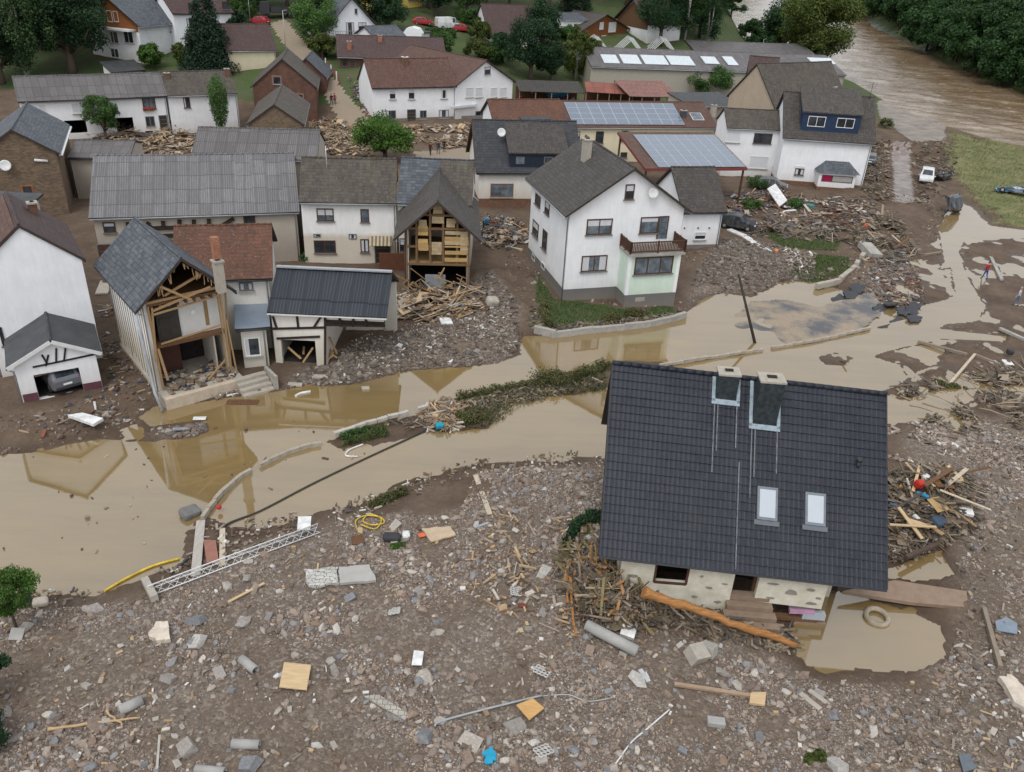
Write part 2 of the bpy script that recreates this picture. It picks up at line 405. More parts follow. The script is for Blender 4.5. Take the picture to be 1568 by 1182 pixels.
# ---------------------------------------------------------------- terrain, water, roads
def hill(x, y):
    x = np.asarray(x, float); y = np.asarray(y, float)
    q = x / np.maximum(y, 20)
    y0 = 126 + np.clip((q + .17) / .28, 0, 1) * 54
    h = np.clip(y - y0, 0, None) * .2
    h = h * (1 - sst((q - .17) / .10))
    far = np.where(h > 14, 14 + (h - 14) * .45, h)
    return far
POND = pxpoly([(-160, 715), (-40, 700), (60, 690), (110, 680), (158, 672), (225, 676), (300, 668), (330, 655), (300, 645), (228, 655), (215, 640), (240, 622), (330, 612), (405, 603), (470, 590), (530, 592), (565, 582), (625, 567), (700, 562), (762, 556), (798, 541), (798, 514), (850, 512),
    (930, 503), (985, 496), (1040, 488), (1078, 455), (1108, 448), (1150, 455), (1195, 432), (1250, 430), (1290, 446), (1330, 452), (1400, 486), (1418, 440), (1445, 400), (1436, 350), (1462, 306), (1490, 318), (1515, 345), (1568, 352), (1660, 352), (1660, 365), (1520, 366), (1480, 362), (1470, 385), (1480, 420), (1510, 470),
    (1500, 492), (1450, 497), (1440, 503), (1540, 515), (1530, 528), (1450, 520), (1400, 530), (1330, 545), (1390, 560), (1440, 560), (1480, 580), (1540, 596), (1500, 610), (1440, 640), (1370, 650), (1330, 650), (1100, 700), (925, 700), (860, 702), (800, 707), (722, 713), (680, 722),
    (600, 742), (542, 772), (500, 782), (450, 797), (395, 812), (350, 806), (310, 790), (290, 812), (278, 862), (225, 885), (150, 912), (60, 914), (-160, 914)])
LEVEE = pxpoly([(503, 676), (560, 655), (650, 634), (680, 612), (760, 596), (830, 576), (900, 562), (940, 552), (1030, 556), (1030, 566), (950, 590), (880, 604), (830, 606), (770, 618), (748, 655), (690, 660), (650, 662), (600, 676), (530, 690)])
PUD2 = pxpoly([(1225, 930), (1290, 915), (1350, 926), (1395, 940), (1436, 960), (1440, 998), (1380, 1020), (1300, 1018), (1240, 1018), (1214, 985)])
PUD3 = pxpoly([(1360, 872), (1400, 852), (1440, 842), (1462, 880), (1420, 890), (1360, 885)])
PUD4 = pxpoly([(1445, 650), (1490, 635), (1495, 655), (1460, 664)])
PUD5 = pxpoly([(182, 660), (212, 650), (225, 655), (222, 672), (190, 676)])
RAPID = [(105, 800), (112, 525), (62, 290), (70, 250), (80, 228), (82, 205), (79, 175), (80, 155), (84, 142), (95, 128), (200, 90), (420, 40), (420, 110), (170, 158), (127, 187), (117, 204), (119, 225), (125, 274), (135, 320), (152, 409), (200, 560), (260, 800)]
ISLETS = [pxpoly(p) for p in ([(1405, 548), (1440, 520), (1530, 522), (1568, 540), (1568, 560), (1480, 558)], [(1255, 547), (1280, 541), (1305, 548), (1290, 560), (1262, 558)], [(1395, 465), (1410, 420), (1455, 410), (1462, 450), (1450, 458), (1400, 470)],
    [(1380, 560), (1420, 545), (1428, 560), (1390, 575)], [(1350, 600), (1420, 568), (1450, 560), (1450, 590), (1380, 612)], [(1400, 402), (1425, 395), (1440, 420), (1430, 455), (1405, 450)])]
GRASS = [(pxpoly([(1450, 205), (1600, 235), (1700, 260), (1700, 350), (1568, 350), (1520, 345), (1475, 300), (1440, 255)]), 1.0, 'pale'), (pxpoly([(1160, 365), (1230, 360), (1290, 372), (1280, 392), (1200, 388)]), .9, ''), (pxpoly([(1235, 395), (1300, 400), (1300, 425), (1240, 435), (1200, 425)]), .8, ''),
    (pxpoly([(822, 430), (850, 465), (960, 480), (1030, 470), (1038, 484), (960, 498), (870, 508), (835, 500), (815, 470)]), 1.0, ''), (pxpoly([(1345, 175), (1368, 185), (1365, 205), (1345, 205)]), .6, 'pale'),
    (pxpoly([(560, 757), (630, 742), (640, 765), (560, 790), (520, 795)]), .7, ''), (pxpoly([(600, 825), (640, 828), (630, 845), (590, 845)]), .7, ''), (pxpoly([(350, 830), (420, 815), (440, 830), (350, 850)]), .35, ''),
    (pxpoly([(505, 690), (560, 655), (590, 650), (600, 670)]), .45, ''), (pxpoly([(700, 618), (790, 590), (935, 558), (930, 600), (830, 610), (750, 655), (690, 662)]), .42, ''), (pxpoly([(870, 830), (925, 760), (930, 830), (900, 850)]), .7, ''),
    (pxpoly([(1380, 610), (1420, 575), (1470, 580), (1440, 610)]), .4, ''), (pxpoly([(1200, 1170), (1240, 1150), (1300, 1182), (1200, 1190)]), .5, ''), (pxpoly([(1480, 590), (1530, 590), (1540, 610), (1490, 615)]), .4, '')]
GRAVEL = [pxpoly([(-200, 950), (60, 930), (200, 920), (340, 870), (480, 810), (700, 800), (800, 735), (930, 700), (930, 860), (1000, 960), (1200, 1010), (1250, 1040), (1420, 1060), (1460, 980), (1470, 850), (1380, 700), (1400, 640), (1700, 640), (1700, 1400), (-200, 1400)]),
    pxpoly([(480, 600), (520, 545), (640, 520), (745, 430), (790, 470), (800, 535), (760, 560), (700, 562), (600, 575), (540, 592)]),
    pxpoly([(1045, 450), (1110, 370), (1180, 380), (1245, 400), (1250, 430), (1150, 450), (1085, 452), (1050, 470)]), pxpoly([(210, 668), (340, 640), (330, 660), (270, 678)]), pxpoly([(430, 600), (470, 570), (540, 560), (500, 600)]),
    pxpoly([(1310, 440), (1340, 400), (1400, 380), (1400, 480), (1345, 480)])]
FIELDP = [pxpoly([(180, -10), (268, -10), (268, 34), (190, 34)], 9), pxpoly([(640, 10), (770, 5), (770, 55), (700, 40), (640, 40)], 9)]

def spaced(c, step0, k, lo, hi, mid0, mid1):
    a = [mid0]
    while a[-1] < mid1: a.append(a[-1] + step0)
    b = [a[-1]]
    while b[-1] < hi: b.append(b[-1] + max(step0, (b[-1] - mid1) * k + step0))
    d = [mid0]
    while d[-1] > lo: d.append(d[-1] - max(step0, (mid0 - d[-1]) * k + step0))
    return np.array(d[::-1][:-1] + a + b[1:])
_ys = [6.0]
while _ys[-1] < 900: _ys.append(_ys[-1] + max(.13, _ys[-1] * .0042))
YS = np.array(_ys); XS = spaced(0, .17, .02, -420, 420, -32, 45)
GX, GY = np.meshgrid(XS, YS)
NZ1 = fbm(GX, GY, 2.2, 4, 3); NZ2 = fbm(GX, GY, .7, 3, 9); NZ0 = fbm(GX, GY, 14, 3, 21)
near = GY < 130
def sd(poly):
    r = np.full(GX.shape, -99.0)
    P = np.array(poly); m = (GX > P[:, 0].min() - 6) & (GX < P[:, 0].max() + 6) & (GY > P[:, 1].min() - 6) & (GY < P[:, 1].max() + 6)
    r[m] = sdf(poly, GX[m], GY[m]); return r
jag = NZ1 * .9 + NZ2 * .35
# land
Z = .45 + NZ1 * .10 + NZ2 * .05 + NZ0 * .15
pond = sd(POND)
for p in (PUD2, PUD3, PUD4, PUD5): pond = np.maximum(pond, sd(p) + (.25 if p is PUD2 else 0))
isl = sd(LEVEE)
for p in ISLETS: isl = np.maximum(isl, sd(p) + .0)
pond = np.minimum(pond, -isl)
pn = pond + jag * .42
Z = np.where(pn > 0, -.30 * sst(pn / 1.6), np.minimum(Z, .03 + .42 * sst(-pn / 3.2) + (NZ1 * .10 + NZ2 * .05)))
# muddy flats at the right: puddles sit in the hollows
FLAT = pxpoly([(1330, 430), (1400, 360), (1700, 355), (1700, 640), (1500, 660), (1360, 650), (1250, 560), (1330, 540)])
fl = sst((sd(FLAT) + 1.5) / 4)
Z = np.where(fl > 0, Z * (1 - fl) + fl * np.where(pn > -.2, Z, np.minimum(Z, .08) + NZ1 * .34 - .01), Z)
# gravel bank swells towards the viewer, small mounds of spoil
bank = sst((24 - GY) / 12 + .1); Z += bank * (.35 + NZ0 * .6 + NZ1 * .30 + fbm(GX, GY, 5, 3, 91) * .35) * (pn < 0)
MOUNDS = [((770, 480), 5, .9), ((750, 430), 4, .7), ((1330, 300), 6, .9), ((1420, 232), 9, 1.1), ((1370, 232), 6, .8), ((1120, 400), 7, .6), ((800, 380), 4, .6), ((620, 530), 6, .35), ((560, 150), 3, .5), ((430, 215), 6, .5), ((1350, 340), 6, .7), ((860, 930), 4, .4), ((1420, 760), 4.5, .55), ((900, 800), 3, .5)]
for (p, r, h) in MOUNDS:
    c = at(p[0], p[1], .5); d2 = (GX - c[0]) ** 2 + (GY - c[1]) ** 2
    Z += h * np.exp(-d2 / (2 * (r * .45) ** 2)) * (1 + NZ2 * .6) * (pn < -.3)
Z += hill(GX, GY)
rap = sdf(RAPID, GX, GY)
Z = np.where(rap > -7, Z * sst(-rap / 7) + (1 - sst(-rap / 7)) * (-2.2), Z)
# wooded bank across the river
fb = [(270, 900), (200, 560), (156, 409), (139, 320), (129, 274), (122, 225), (121, 206), (130, 190), (172, 161), (420, 115), (430, 900)]
fs = sdf(fb, GX, GY); Z = np.where(fs > 0, Z + np.clip(fs, 0, 60) * .33, Z)
nv = GX.shape
idx = np.arange(nv[0] * nv[1]).reshape(nv)
Fq = np.stack([idx[:-1, :-1], idx[:-1, 1:], idx[1:, 1:], idx[1:, :-1]], -1).reshape(-1, 4)
gme = np_mesh('ground', np.stack([GX, GY, Z], -1).reshape(-1, 3), Fq, True)
gr = np.zeros(nv); pale = np.zeros(nv); gv = np.zeros(nv)
for poly, s, kind in GRASS:
    m = sst((sd(poly) + jag * (2.5 if kind == 'pale' else .8)) / (3.0 if kind == 'pale' else 1.0) + .3) * s
    if kind == 'pale': pale = np.maximum(pale, m)
    else: gr = np.maximum(gr, m)
for poly in GRAVEL: gv = np.maximum(gv, sst((sd(poly) + jag * 1.2) / 1.6 + .5))
gr = np.maximum(gr, sst((hill(GX, GY) - .6) / 1.5)); gr = np.maximum(gr, sst(fs / 3 + 1)); gr = np.maximum(gr, sst((GY - 150) / 10) * (rap < -3))
wet = sst((.16 - Z) / .16) * (hill(GX, GY) < .1)
col = np.zeros((nv[0] * nv[1], 4), np.float32); col[:, 0] = np.clip(gr, 0, 1).ravel(); col[:, 1] = np.clip(gv, 0, 1).ravel(); col[:, 2] = np.clip(wet, 0, 1).ravel(); col[:, 3] = np.clip(pale, 0, 1).ravel()
ca = gme.color_attributes.new('cover', 'FLOAT_COLOR', 'POINT'); ca.data.foreach_set('color', col.ravel())

def G(x, y):
    i = int(np.clip(np.searchsorted(YS, y) - 1, 0, len(YS) - 2)); j = int(np.clip(np.searchsorted(XS, x) - 1, 0, len(XS) - 2))
    fy = min(max((y - YS[i]) / (YS[i + 1] - YS[i]), 0), 1); fx = min(max((x - XS[j]) / (XS[j + 1] - XS[j]), 0), 1)
    return float((Z[i, j] * (1 - fx) + Z[i, j + 1] * fx) * (1 - fy) + (Z[i + 1, j] * (1 - fx) + Z[i + 1, j + 1] * fx) * fy)
def GV(x, y):
    i = np.clip(np.searchsorted(YS, y) - 1, 0, len(YS) - 2); j = np.clip(np.searchsorted(XS, x) - 1, 0, len(XS) - 2)
    fy = np.clip((y - YS[i]) / (YS[i + 1] - YS[i]), 0, 1); fx = np.clip((x - XS[j]) / (XS[j + 1] - XS[j]), 0, 1)
    return (Z[i, j] * (1 - fx) + Z[i, j + 1] * fx) * (1 - fy) + (Z[i + 1, j] * (1 - fx) + Z[i + 1, j + 1] * fx) * fy
def gat(px, py, dz=0.0):
    """the ground point seen at a photograph pixel (march along the sight line)"""
    d = ray(px, py); t = 8.0; step = .5
    p = _C + d * t
    while t < 900:
        q = _C + d * (t + step)
        if q[2] <= G(q[0], q[1]) + dz:
            lo, hi = t, t + step
            for _ in range(18):
                m = (lo + hi) / 2; q = _C + d * m
                if q[2] <= G(q[0], q[1]) + dz: hi = m
                else: lo = m
            return _C + d * hi
        t += step; step = max(.3, t * .006)
    return _C + d * 300

def ground_mat():
    t = NT('ground_cover'); o = t.obj(); at_ = t.n('Attribute', attribute_name='cover'); sx = t.n('SeparateColor'); t.l(at_.outputs['Color'], sx.inputs[0])
    n1 = t.noise(.35, 6, .65, o); n2 = t.noise(3.5, 6, .7, o); n3 = t.noise(22, 4, .7, o)
    mud = t.mix(t.ramp(n1, [(.35, 0.0), (.65, 1.0)]), (.098, .067, .047), (.165, .120, .086)); mud = t.mix(t.ramp(n2, [(.35, .0), (.7, .6)]), mud, (.068, .046, .032))
    v = t.n('TexVoronoi'); v.inputs['Scale'].default_value = 7.0; t.l(o, v.inputs['Vector']); v2 = t.n('TexVoronoi'); v2.inputs['Scale'].default_value = 17; t.l(o, v2.inputs['Vector'])
    hsx = t.n('SeparateColor'); t.l(v.outputs['Color'], hsx.inputs[0]); h2 = t.n('SeparateColor'); t.l(v2.outputs['Color'], h2.inputs[0])
    g1 = t.ramp(hsx.outputs[0], [(0, (.12, .095, .08)), (.35, (.19, .15, .12)), (.6, (.14, .12, .105)), (.85, (.29, .24, .195)), (1, (.37, .33, .28))]); g2 = t.ramp(h2.outputs[0], [(0, (.10, .078, .065)), (.5, (.175, .135, .105)), (.9, (.28, .235, .19)), (1, (.38, .34, .29))])
    gc = t.mix(t.ramp(n2, [(.45, 0.0), (.6, 1.0)]), g1, g2); gc = t.mix(t.ramp(n1, [(.4, 0.0), (.62, .6)]), gc, mud)
    c = t.mix(t.math('MULTIPLY', sx.outputs[1], .9), mud, gc)
    grn = t.mix(t.ramp(n2, [(.3, 0.0), (.7, 1.0)]), (.038, .075, .022), (.085, .115, .04)); grn = t.mix(t.ramp(n1, [(.45, 0.0), (.62, .7)]), grn, (.11, .095, .06)); grn = t.mix(t.ramp(n3, [(.4, 0.0), (.7, .5)]), grn, (.03, .05, .015))
    pl = t.mix(t.ramp(n1, [(.35, 0.0), (.65, 1.0)]), (.10, .125, .045), (.24, .22, .11)); pl = t.mix(t.ramp(n2, [(.35, 0.0), (.7, .6)]), pl, (.13, .15, .05))
    k = t.math('ADD', sx.outputs[0], t.math('MULTIPLY', t.math('SUBTRACT', n2, .5), .9)); c = t.mix(t.ramp(k, [(.35, 0.0), (.6, 1.0)]), c, grn)
    k2 = t.math('ADD', at_.outputs['Alpha'], t.math('MULTIPLY', t.math('SUBTRACT', n2, .5), .7)); c = t.mix(t.ramp(k2, [(.45, 0.0), (.8, .95)]), c, pl)
    wetc = t.mix(1.0, c, (.72, .68, .64), 'MULTIPLY'); c = t.mix(sx.outputs[2], c, wetc)
    t.col(c); t.rough(t.ramp(t.math('ADD', sx.outputs[2], t.math('MULTIPLY', t.math('SUBTRACT', n2, .5), .6)), [(0, .92), (.5, .75), (1, .3)]))
    h = t.math('ADD', t.math('MULTIPLY', n2, .7), t.math('ADD', t.math('MULTIPLY', n3, .5), t.math('MULTIPLY', t.math('MULTIPLY', v.outputs['Distance'], sx.outputs[1]), -.6)))
    t.bump(h, .9, .09)
    return t.m
tag(link('ground', gme, ground_mat()), kind='structure')

def water_mat(name, base, base2, rough, bumps, sc=1.0, ior=1.4):
    t = NT(name); o = t.obj()
    mp = t.n('Mapping'); mp.inputs['Scale'].default_value = (1, 1.6, 1); t.l(o, mp.inputs[0])
    c = t.mix(t.ramp(t.noise(.12, 4, .6, o), [(.35, 0.0), (.65, 1.0)]), base, base2); mp2 = t.n('Mapping'); mp2.inputs['Rotation'].default_value = (0, 0, -.25); mp2.inputs['Scale'].default_value = (.10, .6, 1); t.l(o, mp2.inputs[0]); c = t.mix(t.ramp(t.noise(.8, 6, .7, mp2.outputs[0]), [(.45, 0.0), (.7, .55)]), c, dk(base, .62)); t.col(c); t.rough(rough); t.b.inputs['IOR'].default_value = ior; t.b.inputs['Specular IOR Level'].default_value = .5
    h = t.math('ADD', t.noise(.5 * sc, 3, .5, mp.outputs[0]), t.math('MULTIPLY', t.noise(3 * sc, 2, .5, mp.outputs[0]), .15)); t.bump(h, bumps, .05)
    return t
def sheet(name, poly, z, m, kind='structure', nsub=0):
    mb = MB(); mb.add([(p[0], p[1], z) for p in poly], [tuple(range(len(poly)))])
    return tag(mb.build(name, m), kind=kind)
wt = water_mat('flood_water_muddy', (.235, .162, .068), (.20, .143, .068), .035, .035, ior=2.35)
sheet('flood_water', pxpoly([(-400, 560), (300, 560), (800, 430), (1250, 400), (1380, 300), (1800, 300), (1900, 1250), (1000, 1250), (-500, 1010)]), 0.0, wt.m)
# the river in spate: a real rough surface
def river():
    xs = np.arange(-20, 330, 1.1); ys = np.concatenate([np.arange(60, 200, .9), np.arange(200, 760, 3.0)])
    X, Y = np.meshgrid(xs, ys)
    P = (X * .80 - Y * .60); Q = (X * .60 + Y * .80)
    z = -1.25 + fbm(P / 3.2, Q, 2.2, 4, 5) * .35 + fbm(X, Y, 1.2, 2, 6) * .10
    n = X.shape; idx = np.arange(n[0] * n[1]).reshape(n); F = np.stack([idx[:-1, :-1], idx[:-1, 1:], idx[1:, 1:], idx[1:, :-1]], -1).reshape(-1, 4)
    big = [(90, 760), (95, 525), (50, 290), (60, 240), (66, 200), (66, 160), (70, 135), (90, 112), (300, 40), (330, 40), (330, 140), (180, 170), (135, 195), (140, 320), (165, 409), (215, 560), (280, 760)]
    keep = sdf(big, X.ravel()[F[:, 0]], Y.ravel()[F[:, 0]]) > 0; F = F[keep]
    me = np_mesh('river', np.stack([X, Y, z], -1).reshape(-1, 3), F, True)
    t = NT('river_brown_spate'); o = t.obj(); mp = t.n('Mapping'); mp.inputs['Rotation'].default_value = (0, 0, math.radians(50)); mp.inputs['Scale'].default_value = (.22, 1, 1); t.l(o, mp.inputs[0])
    f = t.ramp(t.noise(.22, 6, .7, mp.outputs[0]), [(.46, 0.0), (.66, 1.0)]); c = t.mix(f, (.17, .115, .065), (.28, .21, .14)); foam = t.ramp(t.noise(1.1, 6, .8, mp.outputs[0]), [(.54, 0.0), (.66, .8)])
    c = t.mix(foam, c, (.40, .31, .24)); t.col(c); t.rough(t.ramp(foam, [(0, .10), (1, .5)])); t.b.inputs['IOR'].default_value = 1.4
    t.bump(t.noise(2.2, 5, .7, mp.outputs[0]), .5, .12)
    tag(link('river', me, t.m), kind='structure')
river()
# sheets of tarmac, tracks: follow the ground a few mm above it
def drape(name, poly, m, dz=.03, step=.5, zfun=None, thick=0):
    P = np.array(poly); xs = np.arange(P[:, 0].min() - step, P[:, 0].max() + step, step); ys = np.arange(P[:, 1].min() - step, P[:, 1].max() + step, step)
    X, Y = np.meshgrid(xs, ys); s = sdf(poly, X, Y) + fbm(X, Y, 1.5, 3, 4) * .3
    z = (GV(X, Y) if zfun is None else zfun(X, Y)) + dz
    n = X.shape; idx = np.arange(n[0] * n[1]).reshape(n); F = np.stack([idx[:-1, :-1], idx[:-1, 1:], idx[1:, 1:], idx[1:, :-1]], -1).reshape(-1, 4)
    F = F[(s.ravel()[F] > -.02).all(1)]
    us = np.unique(F); mp = -np.ones(X.size, int); mp[us] = np.arange(len(us))
    me = np_mesh(name, np.stack([X, Y, z], -1).reshape(-1, 3)[us], mp[F], True)
    return tag(link(name, me, m), kind='structure')
def road_mat():
    t = NT('tarmac_wet_muddy'); o = t.obj(); n = t.noise(.35, 5, .6, o)
    c = t.mix(t.ramp(n, [(.40, 0.0), (.58, 1.0)]), (.07, .072, .078), (.30, .235, .165)); c = t.mix(t.ramp(t.noise(4, 4, .7, o), [(.4, 0.0), (.7, .3)]), c, (.05, .045, .04))
    t.col(c); t.rough(t.ramp(n, [(.4, .22), (.6, .4)])); t.bump(t.noise(20, 3, .6, o), .15, .01); return t.m
tarmac = road_mat(); tan_road = M_plain('road_dusty_tan', (.34, .27, .19), .85, .2, .5, .2, col2=(.24, .20, .155)); wet_stone = M_plain('track_wet_stone', (.17, .13, .115), .35, .5, .9, .6, col2=(.31, .26, .24), fine=5)
RD = pxpoly([(1010, 556), (1085, 512), (1150, 462), (1200, 458), (1250, 470), (1338, 446), (1352, 470), (1345, 488), (1320, 508), (1160, 545), (1020, 562)])
_ra = at(1330, 480, 0)[:2]; _rb = at(1060, 530, 0)[:2]
def rz(X, Y):
    d = (_ra - _rb); L = np.linalg.norm(d); s = ((X - _rb[0]) * d[0] + (Y - _rb[1]) * d[1]) / L / L
    return -.05 + .13 * np.clip(s, 0, 1.1) + fbm(X, Y, 3, 3, 8) * .05
drape('broken_road', RD, tarmac, .0, .2, rz)
# ---------------------------------------------------------------- the house builder
class House:
    """A building surveyed from the photograph. A, B: ends of the front eave edge. side: ridge runs along the front; gable: the front is a gable end; mono: roof rises to the back."""
    def __init__(s, name, label, cat, A, B, mode, zg=None, ze=None, base=None, ridge=None, back=None, pitch=38, D=None, ov=.35, rov=.3, wall=None, roofm=None, roofm2=None, group=None, th=.16, holes=None, apex=None, hollow=False, gutter=True, noroof=False, nowall=False, foot=None):
        if zg is None: zg = .5
        if base is not None: ze = zg + hgt(base, foot if foot else (A[1] if abs(base[0] - A[0]) < abs(base[0] - B[0]) else B[1]), zg)
        a = at(*A, ze); b = at(*B, ze); ux = (b - a)[:2]; Wt = float(np.linalg.norm(ux)); ux = ux / Wt; uy = np.array([-ux[1], ux[0]])
        s.mode = mode; s.ux = ux; s.uy = uy; s.zg = zg; s.th = th
        rise = 0
        def P(u, v, z): q = a[:2] + ux * u + uy * v; return (q[0], q[1], z)
        if mode == 'side' or mode == 'mono':
            tp = math.tan(math.radians(pitch)); k = .5 if mode == 'side' else 1.0
            if D is None:
                lo, hi = .5, 40
                for _ in range(50):
                    m = (lo + hi) / 2; z = ze + tp * m * k; x1, y1 = pr(P(0, m * k, z)); x2, y2 = pr(P(Wt, m * k, z))
                    y = y1 + (y2 - y1) * (ridge[0] - x1) / (x2 - x1)
                    if y > ridge[1]: lo = m
                    else: hi = m
                Dt = lo
            else: Dt = D + 2 * ov
            s.W = Wt - 2 * rov; s.D = Dt - 2 * ov; s.tp = tp; rise = tp * Dt * k; s.Dt = Dt
            org = P(rov, ov, zg); s.hw = ze - zg + tp * ov; s.ox = rov; s.oy = ov
        else:
            mid = P(Wt / 2, 0, ze); rise = height_to(mid, apex[1]); tp = rise / (Wt / 2)
            if D is None:
                lo, hi = .5, 40
                for _ in range(50):
                    m = (lo + hi) / 2; y = pr(P(Wt / 2, m, ze + rise))[1]
                    if y > back[1]: lo = m
                    else: hi = m
                Dt = lo
            else: Dt = D + 2 * rov
            s.W = Wt - 2 * ov; s.D = Dt - 2 * rov; s.tp = tp; s.Dt = Dt
            org = P(ov, rov, zg); s.hw = ze - zg + tp * ov; s.ox = ov; s.oy = rov
        s.Wt = Wt; s.rise = rise; s.ez = ze - zg
        s.o = org; s.rz = math.atan2(ux[1], ux[0]); s.name = name; s.wallm = wall; s.roofm = roofm
        s.root = empty(name, org, s.rz, label, cat, group)
        s.parts = {}
        if not nowall: s.walls(holes or [], hollow)
        if not noroof:
            s.roof = s.make_roof(roofm2)
            if gutter and mode in ('side', 'gable', 'mono'): s.gutter()

    # local coordinates: x along the front, y into the building, z up
    def loc(s, p):
        q = np.asarray(p[:2]) - np.asarray(s.o[:2]); return np.array([q @ s.ux, q @ s.uy, p[2] - s.zg])
    def lray(s, px, py):
        d = ray(px, py); c = s.loc(_C); return c, np.array([d[:2] @ s.ux, d[:2] @ s.uy, d[2]])
    def face(s, f, px, py, off=0.0):
        c, d = s.lray(px, py)
        if f == 'F': t = (-off - c[1]) / d[1]; p = c + d * t; return p[0], p[2]
        if f == 'L': t = (-off - c[0]) / d[0]; p = c + d * t; return p[1], p[2]
        if f == 'R': t = (s.W + off - c[0]) / d[0]; p = c + d * t; return p[1], p[2]
    def P3(s, f, u, out, z):
        return {'F': (u, -out, z), 'L': (-out, u, z), 'R': (s.W + out, u, z)}[f]
    def ground_pt(s, px, py, z=0.0):
        c, d = s.lray(px, py); t = (z - c[2]) / d[2]; return c + d * t
    def gable_poly(s):
        """cross section of the wall under the roof, local"""
        hw, r = s.hw - .02, s.rise - .02
        if s.mode == 'gable': return [(0, -1.2), (s.W, -1.2), (s.W, hw), (s.W / 2, s.ez + s.rise - .03), (0, hw)]
        if s.mode == 'side': return [(0, -1.2), (s.D, -1.2), (s.D, hw), (s.D / 2, s.ez + s.rise - .03), (0, hw)]
        return [(0, -1.2), (s.D, -1.2), (s.D, s.hw + s.tp * s.D - .03), (0, hw)]
    def walls(s, holes, hollow):
        mb = MB(); gp = s.gable_poly()
        if not holes and not hollow:
            if s.mode == 'gable': mb.extr([(x, 0, z) for x, z in gp], (0, s.D, 0))
            else: mb.extr([(0, y, z) for y, z in gp], (s.W, 0, 0))
        else:
            t = .3; hs = []
            for (x0, y0, x1, y1) in holes:
                u0, _ = s.face('F', x0, (y0 + y1) / 2); u1, _ = s.face('F', x1, (y0 + y1) / 2); _, z1 = s.face('F', (x0 + x1) / 2, y0); _, z0 = s.face('F', (x0 + x1) / 2, y1)
                hs.append((u0, u1, z0, z1))
            s.holes = hs
            us = sorted({0, s.W, *[h[0] for h in hs], *[h[1] for h in hs]}); zs = sorted({-1.2, s.hw - .02, *[h[2] for h in hs], *[h[3] for h in hs]})
            for i in range(len(us) - 1):
                for j in range(len(zs) - 1):
                    cu = (us[i] + us[i + 1]) / 2; cz = (zs[j] + zs[j + 1]) / 2
                    if any(h[0] < cu < h[1] and h[2] < cz < h[3] for h in hs): continue
                    mb.box(us[i], us[i + 1], 0, t, zs[j], zs[j + 1])
            if s.mode == 'gable':
                tri = [(0, s.hw - .02), (s.W, s.hw - .02), (s.W / 2, s.ez + s.rise - .03)]
                mb.extr([(x, 0, z) for x, z in tri], (0, t, 0)); mb.extr([(x, s.D - t, z) for x, z in gp], (0, t, 0))
                mb.box(0, t, t, s.D - t, -1.2, s.hw - .02); mb.box(s.W - t, s.W, t, s.D - t, -1.2, s.hw - .02)
            else:
                mb.box(0, s.W, s.D - t, s.D, -1.2, gp[2][1])
                for x in (0, s.W - t):
                    q = [(y if 0 < y < s.D else (t if y == 0 else s.D - t), z) for y, z in gp]
                    mb.extr([(x, y, z) for y, z in q], (t, 0, 0))
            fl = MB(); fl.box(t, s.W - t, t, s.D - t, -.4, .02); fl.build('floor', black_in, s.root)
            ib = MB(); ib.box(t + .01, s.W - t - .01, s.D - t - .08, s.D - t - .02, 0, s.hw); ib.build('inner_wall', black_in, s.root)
        s.wall = mb.build('wall', s.wallm, s.root)
    def rp(s, u, v, slope, lift=0.0):
        """point on the roof: u metres along the eave from its start, v horizontal metres in from the eave edge"""
        z = s.ez + s.tp * v; n = math.hypot(1, s.tp); lz = lift / n; lh = -lift * s.tp / n
        if s.mode in ('side', 'mono'):
            y = -s.oy + v + lh if slope == 0 else -s.oy + s.Dt - v - lh
            return (u - s.ox, y, z + lz)
        x = -s.ox + v + lh if slope == 0 else -s.ox + s.Wt - v - lh
        return (x, u - s.oy, z + lz)
    def make_roof(s, m2=None):
        mb = MB(); L = s.Wt if s.mode != 'gable' else s.Dt; half = {'side': s.Dt / 2, 'mono': s.Dt, 'gable': s.Wt / 2}[s.mode]; th = s.th
        n = max(2, int(L / 1.2)); sag = rnd.uniform(.02, .05)
        for sl in ((0,) if s.mode == 'mono' else (0, 1)):
            g = []
            for lift in (th, 0.0):
                for i in range(n + 1):
                    for j in range(4):
                        p = list(s.rp(L * i / n, half * j / 3, sl, lift))
                        if j == 3:
                            q = s.rp(L * i / n, half, sl, 0); p = [q[0], q[1], q[2] + (lift * math.hypot(1, s.tp))]
                        p[2] -= sag * math.sin(math.pi * i / n) + (rnd.uniform(-.012, .012) if 0 < i < n else 0); g.append(p)
            N = (n + 1) * 4; fs = []
            for i in range(n):
                for j in range(3):
                    a = i * 4 + j; q = (a, a + 4, a + 5, a + 1); fs.append(q); fs.append(tuple(N + k for k in q[::-1]))
            for i in range(n): fs.append((i * 4, N + i * 4, N + i * 4 + 4, i * 4 + 4)); fs.append((i * 4 + 3, i * 4 + 7, N + i * 4 + 7, N + i * 4 + 3))
            for j in range(3):
                fs.append((j, j + 1, N + j + 1, N + j)); e = n * 4; fs.append((e + j, N + e + j, N + e + j + 1, e + j + 1))
            top = {tuple(f) for f in fs[:n * 6:2]}
            flip = (s.mode in ('side', 'mono')) == (sl == 0)
            b = len(mb.v); mb.v += [tuple(p) for p in g]
            for k, f in enumerate(fs):
                mb.f.append(tuple(b + i for i in (f if flip else f[::-1]))); mb.m.append(0 if (k < n * 6 and k % 2 == 0) else 1); mb.sm.append(False)
        r = mb.build('roof', [s.roofm, soffit], s.root)
